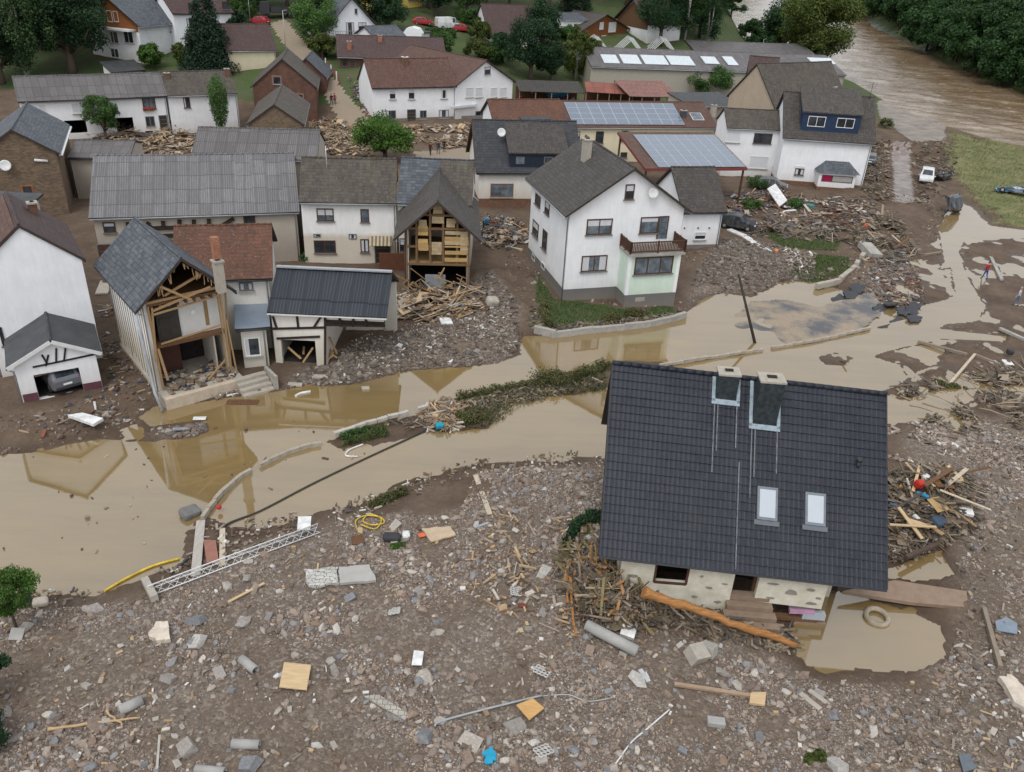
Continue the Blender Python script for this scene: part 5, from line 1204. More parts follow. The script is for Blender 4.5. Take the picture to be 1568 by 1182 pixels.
PH = House('pale_yellow_house', 'pale yellow house with dark roof between conifer and lane', 'house', (346, 79), (425, 78), 'side', zg=zgp(380, 106), base=(400, 106), ridge=(385, 38), pitch=36, wall=w_cream, roofm=t_maroon)
SH = House('dark_roof_shed', 'small white shed with dark blue-grey sloping roof behind the farmhouse', 'shed', (170, 112), (223, 108), 'mono', zg=zgp(200, 120), base=(190, 122), ridge=(195, 93), pitch=18, wall=w_white, roofm=felt)
RB = House('red_roofed_house', 'white house with faded purple-brown roof behind the dark broadleaf tree', 'house', (748, 56), (830, 57), 'side', zg=zgp(760, 72), base=(760, 70), ridge=(792, 8), pitch=42, wall=w_white, roofm=t_maroon)
RB.window((759, 58, 768, 66), mull=0)
C1 = House('brown_chalet', 'brown timber chalet with white window shutters near the top centre', 'house', (888, 50), (966, 45), 'gable', zg=zgp(920, 72), base=(900, 70), apex=(930, 23), D=9, wall=M_wood('chalet_wood2', (.22, .085, .03), axis=0), roofm=t_slate_brown, ov=.7, rov=.6)
for r in ((918, 34, 924, 45), (932, 34, 943, 49), (921, 54, 928, 61)): C1.window(r, mull=0, fm=frame_white, pm=shutter)
C2 = House('chalet_with_white_base', 'taller dark-gabled chalet with red-edged roof and white lower wall', 'house', (940, 28), (990, 38), 'gable', zg=zgp(975, 62), base=(985, 62), apex=(966, -2), D=9, wall=w_white, roofm=t_maroon, ov=.5, rov=.8, foot=36)
mb = MB(); mb.extr([(.1, -.04, C2.hw - 1.5), (C2.W - .1, -.04, C2.hw - 1.5), (C2.W - .1, -.04, C2.hw), (C2.W / 2, -.04, C2.ez + C2.rise - .2), (.1, -.04, C2.hw)], (0, .035, 0)); mb.build('timber_gable', wood_brown, C2.root)
C3 = House('grey_annex', 'flat-roofed grey house left of the brown chalet', 'house', (862, 32), (902, 32), 'side', zg=zgp(880, 56), base=(866, 55), ridge=(882, 20), pitch=14, wall=w_white, roofm=t_slate)
C3.window((878, 36, 892, 46), mull=1, fm=frame_white)
# --- solar roofs and the block behind the big white house
DR = House('dark_roofed_house', 'white house with anthracite roof and navy dormer left of the big white house', 'house', (729, 266), (893, 267), 'side', base=(733, 318), ridge=(800, 187), pitch=42, wall=w_offwhite, roofm=t_black, ov=.35, rov=.35)
DR.window((751, 281, 786, 302), mull=1, fm=frame_wood, pm=glass_pale); DR.plinth(.9, brick_dark)
DR.window((762, 320, 773, 329), mull=0, fm=frame_white)
DR.dormer((781, 234, 868, 254), t_brown2, M_plain('dormer_navy', (.02, .028, .045), .5), wins=((790, 240, 803, 251, frame_grey, glass_pale, 0), (833, 240, 846, 250, frame_grey, glass, 0)), slope=.5, ovh=.2)
mb = MB(); mb.beam(DR.rp(-.02, 0, 0, .05), DR.rp(-.02, DR.Dt / 2, 0, .05), .06, .3); mb.beam(DR.rp(-.02, 0, 1, .05), DR.rp(-.02, DR.Dt / 2, 1, .05), .06, .3); mb.build('verge_board', frame_brown, DR.roof)
u_, v_ = DR.roofpt(766, 212); p_ = DR.rp(u_, v_, 0, .1); dd = dish(DR, (p_[0], p_[1] - .2, p_[2] + .9), .45); mb = MB(); mb.tube([p_, (p_[0], p_[1], p_[2] + 1.1)], .03, 6); mb.build('dish_mast', metal_grey, DR.roof)
OR_ = House('orange_roofed_house', 'house with orange-red tile roof and dark flat dormer beside the solar roof', 'house', (755, 189), (868, 188), 'side', ze=5.8, ridge=(812, 154), pitch=32, wall=w_white, roofm=t_orange)
OR_.dormer((800, 184, 842, 188), felt, felt, slope=.1, ovh=.1)
SO = House('solar_house', 'cream house with a grid of solar panels over its whole roof', 'house', (868, 196), (1100, 197), 'side', base=(880, 248), ridge=(975, 157), pitch=20, wall=w_cream, roofm=t_red, ov=.3, rov=.2)
for r in ((880, 201, 888, 216), (912, 201, 924, 219), (951, 200, 962, 216)): SO.window(r, mull=0)
SO.window((950, 233, 960, 241), mull=0)
def panels(s, quad, nx, ny, sl=0):
    """grid of solar panels between four photo corners (TL, TR, BR, BL)"""
    uv = [s.roofpt(px, py, sl) for px, py in quad]
    u0 = (uv[0][0] + uv[3][0]) / 2; u1 = (uv[1][0] + uv[2][0]) / 2; v1 = (uv[0][1] + uv[1][1]) / 2; v0 = (uv[2][1] + uv[3][1]) / 2
    pm = solar
    for i in range(nx):
        for j in range(ny):
            a = u0 + (u1 - u0) * i / nx; b = u0 + (u1 - u0) * (i + 1) / nx; c = v0 + (v1 - v0) * j / ny; d = v0 + (v1 - v0) * (j + 1) / ny; g = .05
            f = s.patch('solar_panel', a, b, c, d, solar_frame, sl, .06, .10); 
            s.patch('cells', a + g, b - g, c + g, d - g, pm, sl, .101, .11, f)
def solar_mat():
    t = NT('solar_cells'); u = t.uv(); sx = t.n('SeparateXYZ'); t.l(u, sx.inputs[0]); 
    f = t.math('MAXIMUM', t.ramp(t.math('FRACT', t.math('DIVIDE', sx.outputs[0], .17)), [(0, 1.0), (.1, 0.0)]), t.ramp(t.math('FRACT', t.math('DIVIDE', sx.outputs[1], .17)), [(0, 1.0), (.1, 0.0)]))
    t.col(t.mix(t.math('MULTIPLY', f, .5), (.13, .16, .21), (.24, .27, .30))); t.rough(.25); t.b.inputs['IOR'].default_value = 1.6; t.b.inputs['Coat Weight'].default_value = .6; return t.m  # cells painted paler than real: the sky's reflection is put into the base colour
solar = solar_mat(); solar_frame = M_plain('solar_frame', (.34, .37, .40), .5)
panels(SO, ((863, 158), (1029, 158), (1048, 191), (878, 191)), 10, 4)
SO.skylight((1058, 173, 1075, 184), fm=metal_white, pm=glass_pale); SO.chimney((1046, 178), 0, .7, .7, m=M_plain('chimney_slate', (.06, .07, .08), .7), hh=.9); SO.chimney((1092, 172), 0, .6, .6, m=concrete_pale, hh=1.1)
CP = House('solar_carport', 'open carport roofed with solar panels behind the big white house', 'carport', (988, 260), (1144, 259), 'mono', ze=4.6, ridge=(1040, 204), pitch=10, wall=w_white, roofm=t_red, nowall=True, gutter=False, rov=.05, ov=.05)
panels(CP, ((985, 207), (1097, 207), (1136, 256), (992, 257)), 8, 6)
for (x, y) in ((.2, .3), (CP.W - .2, .3), (.2, CP.D - .4), (CP.W - .2, CP.D - .4), (CP.W / 2, .3)):
    mb = MB(); mb.box(x - .09, x + .09, y - .09, y + .09, -.6, CP.ez + CP.tp * y - .02); mb.build('post', frame_brown, CP.root)
mb = MB(); p = CP.rp(-.02, 0, 0, 0); q = CP.rp(CP.Wt + .02, 0, 0, 0); mb.beam(p, q, .06, .3); mb.beam(CP.rp(CP.Wt, .05, 0, 0), CP.rp(CP.Wt, CP.Dt, 0, 0), .06, .3); mb.beam(CP.rp(0, .05, 0, 0), CP.rp(0, CP.Dt, 0, 0), .06, .3); mb.build('fascia', M_plain('fascia_red', (.19, .05, .04), .6), CP.roof)
# --- right
NR = House('navy_dormer_house', 'white house with navy-clad double dormer and hip-roofed bay at the muddy lane', 'house', (1198, 212), (1341, 222), 'side', base=(1192, 282), ridge=(1272, 147), pitch=44, wall=w_white, roofm=t_brown2, ov=.35, rov=.3)
NR.plinth(.55, brick_dark); NR.window((1217, 258, 1231, 268), mull=0); NR.window((1217, 254, 1232, 257), mull=0, fm=frame_white, pm=shutter, sill=False, name='roller_shutter')
NR.dormer((1228, 173, 1318, 200), t_slate_brown, M_plain('dormer_navy2', (.022, .04, .085), .5), wins=((1237, 178, 1264, 194, frame_white, glass, 1), (1281, 181, 1308, 196, frame_white, glass, 1)), slope=.55, ovh=.2)
NR.chimney((1273, 148), 0, .5, .5, m=brick_orange, hh=.5, capm=metal_white)
mb = MB(); u_, v_ = NR.roofpt(1331, 152); p_ = NR.rp(u_, v_, 0, .1); mb.tube([p_, (p_[0], p_[1], p_[2] + 2.2)], .03, 5)
for k in range(4): mb.beam((p_[0] - .5, p_[1], p_[2] + 1.5 + k * .2), (p_[0] + .5, p_[1], p_[2] + 1.5 + k * .2), .03, .03)
mb.build('antenna', metal_dark, NR.roof)
def nbay():
    s = NR; dep = 1.6
    def fr(px, py):
        c, d = s.lray(px, py); t = (-dep - c[1]) / d[1]; q = c + d * t; return q[0], q[2]
    x0 = fr(1252, 280)[0]; x1 = fr(1308, 284)[0]; zt = fr(1280, 265)[1]; zb = 0
    mb = MB(); mb.box(x0, x1, -dep, -.003, .45, zt); b = mb.build('bay', w_white, s.root)
    mb = MB(); mb.box(x0 - .03, x1 + .03, -dep - .03, -.06, -1, .447); mb.build('bay_plinth', brick_dark, b)
    mb = MB(); o = .35; h = 1.1; A_ = [(x0 - o, -dep - o, zt), (x1 + o, -dep - o, zt), (x1 + o, 0, zt), (x0 - o, 0, zt)]; T_ = [(x0 + .8, -.35, zt + h), (x1 - .8, -.35, zt + h), (x1 - .8, 0, zt + h), (x0 + .8, 0, zt + h)]
    mb.add(A_ + T_, [(0, 3, 2, 1), (4, 5, 6, 7), (0, 1, 5, 4), (1, 2, 6, 5), (2, 3, 7, 6), (3, 0, 4, 7)]); mb.build('bay_roof', t_slate, b)
    mb = MB(); w0, w1, c0, c1 = x0 + .35, x1 - .35, .45 + (zt - .45) * .38, zt - .3
    for (p, q, a, e) in ((w0, w1, c0, c0 + .07), (w0, w1, c1 - .07, c1), (w0, w0 + .07, c0 + .07, c1 - .07), (w1 - .07, w1, c0 + .07, c1 - .07), (w0 + (w1 - w0) * .32, w0 + (w1 - w0) * .35, c0 + .07, c1 - .07)): mb.box(p, q, -dep - .05, -dep - .004, a, e)
    wn = mb.build('bay_window', frame_brown, b); mb = MB(); mb.box(w0 + .07, w0 + (w1 - w0) * .32, -dep - .02, -dep - .005, c0 + .07, c1 - .07); mb.build('pane', M_plain('curtain_magenta', (.30, .01, .06), .6), wn)
    mb = MB(); mb.box(w0 + (w1 - w0) * .35, w1 - .07, -dep - .02, -dep - .005, c0 + .07, c1 - .07); mb.build('shutter', M_plain('shutter_grey', (.34, .33, .32), .7), wn)
nbay()
NL = House('white_side_house', 'white house with brown roof and closed roller shutters between solar carport and navy dormer house', 'house', (1113, 197), (1201, 201), 'side', base=(1113, 268), ridge=(1150, 169), pitch=32, wall=w_white, roofm=t_brown, ov=.2, rov=.15)
NL.window((1112, 200, 1134, 218), mull=0, fm=frame_white, pm=shutter); NL.window((1154, 204, 1182, 220), mull=1, fm=frame_brown); NL.window((1147, 239, 1176, 258), mull=0, fm=frame_white, pm=shutter); NL.window((1186, 233, 1198, 256), mull=0, fm=frame_white, pm=shutter)
w_tan = M_wall('wall_tan', (.40, .33, .25), .4, (.25, .2, .16), .5, 3)
NC = House('tan_house', 'tan rendered house with large mottled brown roof behind the navy dormer house', 'house', (1186, 167), (1300, 160), 'side', ze=6.0, ridge=(1240, 97), pitch=46, wall=w_tan, roofm=t_brown, ov=.3, rov=.2)
NC.skylight((1268, 132, 1282, 136), fm=metal_white)
NW = House('white_rear_house', 'white house seen at its left gable with dark brown roof, two small dishes', 'house', (1138, 152), (1185, 156), 'side', ze=6.2, ridge=(1156, 88), pitch=50, wall=w_white, roofm=t_maroon, ov=.25, rov=.15)
for r in ((1123, 108, 1126, 118), (1126, 122, 1129, 134), (1116, 126, 1120, 140)): NW.window(r, f='L', mull=0)
for (a, b) in ((1149, 134), (1159, 137), (1145, 150)):
    u_, v_ = NW.roofpt(a, b); p_ = NW.rp(u_, v_, 0, .1); dish(NW, (p_[0], p_[1] + .2, p_[2] + .3), .42)
# --- works and sheds at the back
WH = House('warehouse', 'long low grey warehouse roof with a row of pale rooflights', 'warehouse', (905, 103), (1296, 116), 'side', ze=5.0, zg=.5, ridge=(1100, 80), pitch=13, wall=concrete_pale, roofm=c_grey2, rov=.1)
for r in ((922, 84, 946, 97), (951, 84, 979, 98), (984, 85, 1020, 99), (1023, 86, 1060, 100), (1076, 87, 1098, 98), (1110, 87, 1126, 100), (1240, 89, 1275, 98)): WH.skylight(r, fm=metal_grey, pm=M_plain('rooflight', (.55, .60, .63), .4, .2), name='rooflight')
WH2 = House('rear_warehouse', 'second grey warehouse roof behind the long low one', 'warehouse', (1064, 80), (1250, 86), 'side', ze=5.0, zg=.5, ridge=(1150, 66), pitch=12, wall=concrete_pale, roofm=c_grey2)
for i, (x, y) in enumerate(((1018, 76), (968, 76), (915, 74))):
    c = at(x, y, 5.5); rt = empty('roof_truss_frame', (c[0], c[1], 4.2), .15, ('tall pale triangular roof frame nearest the second warehouse', 'middle pale triangular roof frame above the warehouse', 'leftmost pale triangular roof frame by the brown chalet')[i], 'roof frame', 'bare triangular frames above the warehouse')
    for k in range(5):
        mb = MB(); y_ = k * 1.3; mb.beam((-4, y_, 0), (0, y_, 3.6), .15, .15); mb.beam((0, y_, 3.6), (3.5, y_, 0), .15, .15); mb.build('rafter_pair', metal_white, rt)
    mb = MB(); mb.beam((0, 0, 3.62), (0, 5.2, 3.62), .12, .12); mb.build('ridge_beam', metal_white, rt); mb = MB(); mb.beam((-4, 0, -1), (-4, 5.2, -1), .2, 2.0); mb.beam((3.5, 0, -1), (3.5, 5.2, -1), .2, 2.0); mb.build('side_wall', concrete, rt)
def shed(name, label, A, B, ze, ridge, m, pitch=8, posts=True, cat='shed'):
    s = House(name, label, cat, A, B, 'mono', ze=ze, zg=.5, ridge=ridge, pitch=pitch, wall=wood_brown, roofm=m, nowall=True, gutter=False, rov=.1, ov=.1, th=.07)
    for k in range(5):
        x = s.W * k / 4
        for y in (.1, s.D - .1): mb = MB(); mb.box(x - .07, x + .07, y - .07, y + .07, -.6, s.ez + s.tp * y + .0); mb.build('post', wood_grey, s.root)
    mb = MB(); mb.box(.05, s.W - .05, s.D - .22, s.D - .18, -.5, s.hw - .1); mb.build('back_wall', wood_brown, s.root)
    mb = MB()
    for k in range(int(s.W * 4)): c = (rnd.uniform(.2, s.W - .2), rnd.uniform(.2, s.D * .7), rnd.uniform(.0, .9)); mb.obox(c, rnd.uniform(.2, 1.2), rnd.uniform(.1, .6), rnd.uniform(.1, .6), (rnd.random(), rnd.random(), rnd.random() * 3))
    o = mb.build('stored_junk', M_isl('junk', [(.12, .09, .07), (.30, .26, .22), (.05, .05, .06), (.42, .40, .37), (.20, .05, .03), (.06, .10, .16)]), s.root); o['kind'] = 'stuff'
    return s
shed('rusty_sheet_shed', 'open shed with streaked rust-red corrugated roof', (964, 148), (1042, 149), 3.6, (1000, 124), c_rust)
shed('orange_sheet_shed', 'open shed with plain orange-red sheet roof left of the streaked one', (897, 141), (970, 145), 3.4, (930, 127), c_rust2)
shed('junk_shelter', 'collapsed dark lean-to full of junk left of the orange shed roof', (795, 140), (895, 143), 3.0, (845, 124), M_plain('dark_sheeting', (.06, .055, .05), .8, .5))
LG = House('low_grey_shed', 'low shed with dirty grey flat roof behind the solar house', 'shed', (1058, 164), (1140, 163), 'mono', ze=3.6, ridge=(1092, 142), pitch=5, wall=w_beige, roofm=felt)
WL = MB(); p0 = at(1062, 138, .5); p1 = at(1000, 126, .5); WL.beam((p0[0], p0[1], 1.6), (p1[0], p1[1], 1.6), .3, 3.2); tag(WL.build('yard_wall', concrete_pale), 'pale concrete yard wall behind the rusty sheds', 'wall')
# ---------------------------------------------------------------- trees and shrubs
NR_ = np.random.RandomState(11)
lf_mid = M_leaf('leaf_mid', (0.0312, 0.0732, 0.0207), (0.0585, 0.122, 0.0322), (0.104, 0.183, 0.046)); lf_dark = M_leaf('leaf_dark', (0.013, 0.0366, 0.0184), (0.0234, 0.0586, 0.0253), (0.0416, 0.0878, 0.0322))
lf_olive = M_leaf('leaf_olive', (0.0364, 0.061, 0.0161), (0.0715, 0.104, 0.023), (0.143, 0.152, 0.0403), .4); lf_con = M_leaf('needle_dark', (0.013, 0.0317, 0.0207), (0.0234, 0.0488, 0.0299), (0.039, 0.0671, 0.0345)); lf_bright = M_leaf('leaf_bright', (0.039, 0.0915, 0.0172), (0.0715, 0.146, 0.0253), (0.111, 0.201, 0.0403))
lf_forest = M_leaf('leaf_forest', (0.0156, 0.0439, 0.0161), (0.0312, 0.0781, 0.0253), (0.065, 0.128, 0.0368), .12); lf_mud = M_leaf('shrub_muddy', (0.065, 0.0732, 0.023), (0.143, 0.122, 0.0575), (0.078, 0.122, 0.0345)); lf_birch = M_leaf('leaf_birch', (0.0325, 0.0671, 0.0287), (0.0585, 0.104, 0.0403), (0.091, 0.14, 0.0575), .6); lf_yel = M_leaf('needle_yellowgreen', (0.13, 0.183, 0.023), (0.195, 0.244, 0.0345), (0.247, 0.305, 0.0575))
bark = M_wood('bark', (.10, .075, .055), axis=2); bark_pale = M_plain('bark_birch', (.42, .40, .36), .8, .4)
def leaves(centers, radii, n, size, squash=.8, droop=0.0, hollow=.45):
    """n small leaf faces spread through ellipsoid clumps"""
    centers = np.asarray(centers, float); radii = np.asarray(radii, float); k = NR_.choice(len(centers), n, p=radii ** 2 / (radii ** 2).sum())
    d = NR_.normal(size=(n, 3)); d /= np.linalg.norm(d, axis=1)[:, None]; r = (hollow + (1 - hollow) * NR_.rand(n) ** .5) * (1 + NR_.normal(size=n) * .09)
    off = d * (radii[k] * r)[:, None]; off[:, 2] *= squash
    c = centers[k] + off; c[:, 2] -= droop * NR_.rand(n) ** 2
    nrm = d * .6 + NR_.normal(size=(n, 3)) * .7 + [0, 0, .5]; nrm /= np.linalg.norm(nrm, axis=1)[:, None]
    t = np.cross(nrm, NR_.normal(size=(n, 3))); t /= np.linalg.norm(t, axis=1)[:, None]; b = np.cross(nrm, t)
    s = size * (.6 + .8 * NR_.rand(n)); t *= s[:, None]; b *= (s * .62)[:, None]
    V = np.stack([c - t, c - b * .9, c + t, c + b * .9], 1).reshape(-1, 3); F = np.arange(n * 4).reshape(-1, 4)
    return V, F
def tree(name, label, px, H, R, kind='round', mat=None, group=None, n=None, size=None, zbase=None, lean=0, dens=1.0, seed=None, pos=None, trunk=None, root_obj=None):
    p = pos if pos is not None else gat(*px); r = random.Random(seed or int(px[0] * 7 + px[1])); 
    root = empty(name, (p[0], p[1], p[2] - .05), r.random() * 6, label, 'tree' if 'shrub' not in name and 'bush' not in name else 'shrub', group)
    mb = MB(); cs = []; rs = []
    if kind == 'conifer':
        mb.tube([(0, 0, -.3), (0, 0, H * .5), (0, 0, H * .97)], [R * .09, R * .05, .02], 8); layers = int(H / .55)
        for i in range(layers):
            t = i / layers; z = H * (.08 + .9 * t); rr = R * (1 - t) ** .8 * (.85 + .3 * r.random())
            m = max(3, int(7 * (1 - t) + 2))
            for k in range(m): a = 2 * math.pi * (k + r.random()) / m; cs.append((math.cos(a) * rr * .62, math.sin(a) * rr * .62, z - rr * .12)); rs.append(max(.22, rr * .42))
        sq = .55; hollow = .2
    elif kind == 'column':
        mb.tube([(0, 0, -.3), (0, 0, H * .9)], [R * .2, .03], 6)
        for i in range(14): t = i / 13; cs.append((r.uniform(-.06, .06), r.uniform(-.06, .06), H * (.08 + .86 * t))); rs.append(R * (math.sin(math.pi * min(1, .25 + .8 * (1 - t))) ** .7) * (1 if t < .85 else .6) + .05)
        sq = 1.3; hollow = .6
    elif kind == 'birch':
        for q in range(2): mb.tube([(q * .3, 0, -.3), (q * .8, .1, H * .4), (q * 1.6, .2, H * .9)], [R * .055, R * .035, .03], 7)
        for i in range(60):
            t = r.random(); a = r.random() * 6.28; rr = R * math.sin(math.pi * (.12 + .8 * t)) * (.35 + .6 * r.random()); cs.append((math.cos(a) * rr + .5, math.sin(a) * rr, H * (.2 + .78 * t))); rs.append(R * r.uniform(.12, .24))
        sq = 1.2; hollow = .2
    else:
        th = H * (.36 if trunk else .16 if kind == 'round' else .05); tw = R * .08 if trunk is None else trunk; bend = lean * H * .2
        mb.tube([(0, 0, -.4), (bend * .3, 0, th * .6), (bend, .05, th + (H - th) * .35)], [tw * 1.3, tw, tw * .55], 8)
        nc = 44 if kind != 'bush' else 24; R *= 1.12; H *= 1.06
        for i in range(nc):
            a = r.random() * 6.283; ph = math.acos(r.uniform(-.9, 1)); q = r.uniform(.4, .86); x = math.cos(a) * math.sin(ph) * R * q + bend; y = math.sin(a) * math.sin(ph) * R * q; z = th + (H - th) * (.48 + .42 * math.cos(ph) * q / .86)
            cs.append((x, y, z)); rs.append(R * r.uniform(.18, .34))
            if i < 9 and kind == 'round': mb.tube([(bend * .8, 0, th + (H - th) * .1 * r.random()), (x * .6 + bend * .3, y * .6, z * .55 + th * .45), (x, y, z)], [tw * .45, tw * .25, .015], 5)
        sq = .82; hollow = .25
    mb.build('trunk', bark_pale if kind == 'birch' else bark, root)
    vol = sum(x * x for x in rs); n = int((n or min(16000, max(1500, vol * 520))) * dens); size = size or .13
    V, F = leaves(cs, rs, n, size, sq, droop=(R * .25 if kind == 'birch' else 0), hollow=hollow); link('crown', np_mesh('crown', V, F), mat or lf_mid, root)
    return root
def on_hill(px, zadd=0): return gat(*px)
tree('birch', 'tall pale-trunked birch at the top left corner', (42, 122), 17, 7, 'birch', lf_birch, n=24000, size=.17)
tree('broadleaf_tree', 'big dark broadleaf tree beside the brown chalet at the top left', (112, 112), 15, 8.0, 'round', lf_dark, n=26000, size=.2)
tree('broadleaf_tree', 'dark tree at the left edge above the long farmhouse', (4, 128), 11, 6, 'round', lf_dark, n=14000, size=.18)
tree('broadleaf_tree', 'dark tree cut by the top edge between the birch and the chalet', (66, 74), 15, 8, 'round', lf_dark, n=17000, size=.24)
tree('conifer', 'tall dark conifer in front of the white villa', (322, 108), 15, 4.6, 'conifer', lf_con, n=22000, size=.2)
tree('young_tree', 'small round green tree before the open barn doorways', (163, 216), 6.2, 2.2, 'round', lf_mid, n=7000, size=.12)
tree('cypress', 'bright green columnar cypress by the white lean-to', (341, 212), 8.0, 1.25, 'column', lf_mid, n=8000, size=.09)
tree('broadleaf_tree', 'bright green leafy tree standing behind the brown tiled roofs', (590, 246), 5.6, 3.7, 'round', lf_bright, n=12000, size=.14)
tree('round_bush', 'clipped round green tree beside the white garden tent', (677, 86), 4.8, 2.9, 'bush', lf_mid, n=7000, size=.15)
tree('broadleaf_tree', 'tall dense dark green tree right of the long white house', (812, 122), 11.5, 5.2, 'round', lf_dark, n=16000, size=.2)
tree('broadleaf_tree', 'smaller dark green tree leaning on the tall dense one', (843, 124), 6.5, 3.0, 'round', lf_dark, n=7000, size=.18)
tree('drooping_tree', 'olive green drooping tree before the long warehouse roof', (882, 122), 10, 3.4, 'birch', lf_olive, n=11000, size=.16)
tree('great_tree', 'huge olive-green tree on the river bank behind the warehouse', (1240, 108), 21, 10, 'round', lf_olive, n=38000, size=.27)
tree('great_tree', 'dark green tree left of the huge olive tree at the river', (1195, 92), 17, 7.5, 'round', lf_dark, n=18000, size=.26)
tree('broad_shrub', 'wide dark shrub between warehouse and rusty shed', (1080, 146), 6.0, 4.6, 'bush', lf_mid, n=11000, size=.16)
for i, (x, y, h, r_, k, m_) in enumerate(((486, 70, 7, 3.8, 'round', lf_mid), (494, 90, 4, 2.4, 'bush', lf_olive), (482, 36, 5, 3, 'bush', lf_mid), (560, 44, 7, 3.5, 'round', lf_dark), (597, 48, 6, 3.2, 'round', lf_dark), (668, 26, 7, 3.4, 'round', lf_dark), (727, 40, 3, 2.2, 'bush', lf_mid), (755, 96, 3.5, 2.2, 'bush', lf_mid),
        (735, 92, 3.2, 2.4, 'bush', lf_olive), (209, 84, 4, 2.0, 'bush', lf_mid), (232, 104, 3.2, 1.8, 'bush', lf_bright), (190, 82, 6, 2.6, 'round', lf_dark), (372, 30, 5, 2.6, 'bush', lf_mid), (840, 14, 12, 5, 'round', lf_dark), (880, 20, 14, 4, 'conifer', lf_con), (862, 18, 10, 4, 'round', lf_mid), (1010, 70, 13, 5, 'round', lf_dark),
        (1048, 60, 15, 5, 'birch', lf_dark), (1085, 70, 14, 4.2, 'birch', lf_dark), (1034, 58, 5, 1.5, 'column', lf_yel), (1000, 30, 15, 6, 'round', lf_dark), (1060, 22, 16, 7, 'round', lf_dark), (780, 8, 9, 4, 'round', lf_mid), (400, 8, 9, 4, 'round', lf_dark), (20, 40, 14, 6, 'round', lf_mid), (440, 10, 8, 4, 'round', lf_dark), (700, 2, 10, 5, 'round', lf_dark), (900, 2, 13, 5, 'round', lf_mid), (960, 8, 14, 6, 'round', lf_dark), (330, -5, 10, 5, 'round', lf_dark))):
    where = ['beside the lane bend', 'low down by the lane', 'at the lane top', 'behind the hillside house', 'right of the hillside house', 'right of the yellow house', 'on the lawn by the white van', 'right of the long white house roof', 'next to the round tree', 'by the chalet steps', 'above the farmhouse roof', 'under the chalet', 'behind the pale yellow house', 'above the dense tree', 'near the grey annex', 'behind the grey annex', 'right of the chalets', 'by the riverside', 'closest to the river bend', 'yellowish pointed beside the chalet', 'behind the two chalets', 'at the top by the river', 'above the red-roofed house', 'near the black truck', 'in the far left corner', 'at the top of the lane', 'above the cars', 'at the top edge left of the chalets', 'at the top edge above the chalets', 'at the top edge behind the white villa'][i]
    nm = {'bush': 'garden_bush', 'round': 'garden_tree', 'conifer': 'garden_conifer', 'birch': 'riverside_tree', 'column': 'pointed_conifer'}[k]
    tree(nm, ('leafy green %s %s' % (nm.split('_')[-1], where)), (x, y), h * 1.15, r_ * 1.2, k, m_, n=int(3500 + r_ * 1300), size=.18)
tree('foreground_tree', 'small bright green tree on a thin dark trunk in the left foreground', (27, 966), 3.1, 1.02, 'round', lf_bright, n=15000, size=.045, trunk=.06)
tree('edge_bush', 'dark green bush cut by the left edge below the small tree', (-16, 1075), 2.6, .95, 'bush', lf_dark, n=9000, size=.05); tree('edge_bush', 'lower dark bush at the left edge near the bottom corner', (-22, 1150), 1.7, .95, 'bush', lf_dark, n=6000, size=.05)
for (x, y, h, r_, m_, lb) in ((1158, 288, 1.6, 1.5, lf_mid, 'green bush beside the white side house'), (1150, 320, 1.4, 1.2, lf_mid, 'small bush next to the pale debris panel'), (1218, 318, 1.1, 1.0, lf_mid, 'green bush in front of the hip-roofed bay'), (470, 398, .7, .8, lf_mid, 'little green bush at the foot of the muddy white house'), (1356, 196, 1.6, 1.4, lf_olive, 'olive bush on the verge by the river road')): tree('garden_bush', lb, (x, y), h, r_, 'bush', m_, n=1800, size=.09)
# wooded slope across the river: every tree a thing, four shapes shared
protos = []
for i in range(5):
    V = None; r = random.Random(50 + i); H_ = r.uniform(12, 16); R_ = r.uniform(6, 7.5); cs = []; rs = []
    for k in range(30):
        a = r.random() * 6.283; ph = math.acos(r.uniform(-.75, 1)); q = r.uniform(.5, .9); cs.append((math.cos(a) * math.sin(ph) * R_ * q, math.sin(a) * math.sin(ph) * R_ * q, H_ * (.46 + .46 * math.cos(ph) * q))); rs.append(R_ * r.uniform(.2, .36))
    V, F = leaves(cs, rs, 7500, .36, .8, hollow=.3); me = np_mesh('forest_crown', V, F); me.materials.append(lf_forest)
    mb = MB(); mb.tube([(0, 0, -2), (0, 0, H_ * .5)], [.4, .2], 6); tm = mb.mesh('trunk'); tm.materials.append(bark); protos.append((me, tm))
cnt = 0; r = random.Random(3)
edge = [(131, 190), (121, 206), (122, 225), (126, 250), (131, 275), (136, 297), (143, 320), (150, 345), (156, 375), (164, 409), (176, 460), (190, 510), (206, 560)]
spots = []
for i in range(len(edge) - 1):
    a = np.array(edge[i]); b = np.array(edge[i + 1]); L = np.linalg.norm(b - a); m = max(1, int(L / 7))
    for k in range(m):
        p = a + (b - a) * (k + .5) / m
        for row in range(5): spots.append((p[0] - 2 + row * 8 + r.uniform(-2, 2), p[1] + r.uniform(-3, 3), row))
for k in range(12):
    for row in range(5): spots.append((127 + k * 7 + r.uniform(-2, 2), 187 - k * 5 + row * 8 + r.uniform(-2, 2), row))
for (x, y, row) in spots:
    if row > 2 and y > 300: continue
    z = G(x, y); me, tm = protos[r.randrange(5)]
    root = empty('forest_tree', (x, y, z), r.random() * 6.28, 'dark green tree in the dense wood across the brown river', 'tree', 'trees of the wood across the river'); s_ = r.uniform(.8, 1.25); root.scale = (s_, s_, s_ * r.uniform(.9, 1.15))
    o = bpy.data.objects.new('crown', me); C.objects.link(o); o.parent = root
    if row < 2: o = bpy.data.objects.new('trunk', tm); C.objects.link(o); o.parent = root
    cnt += 1
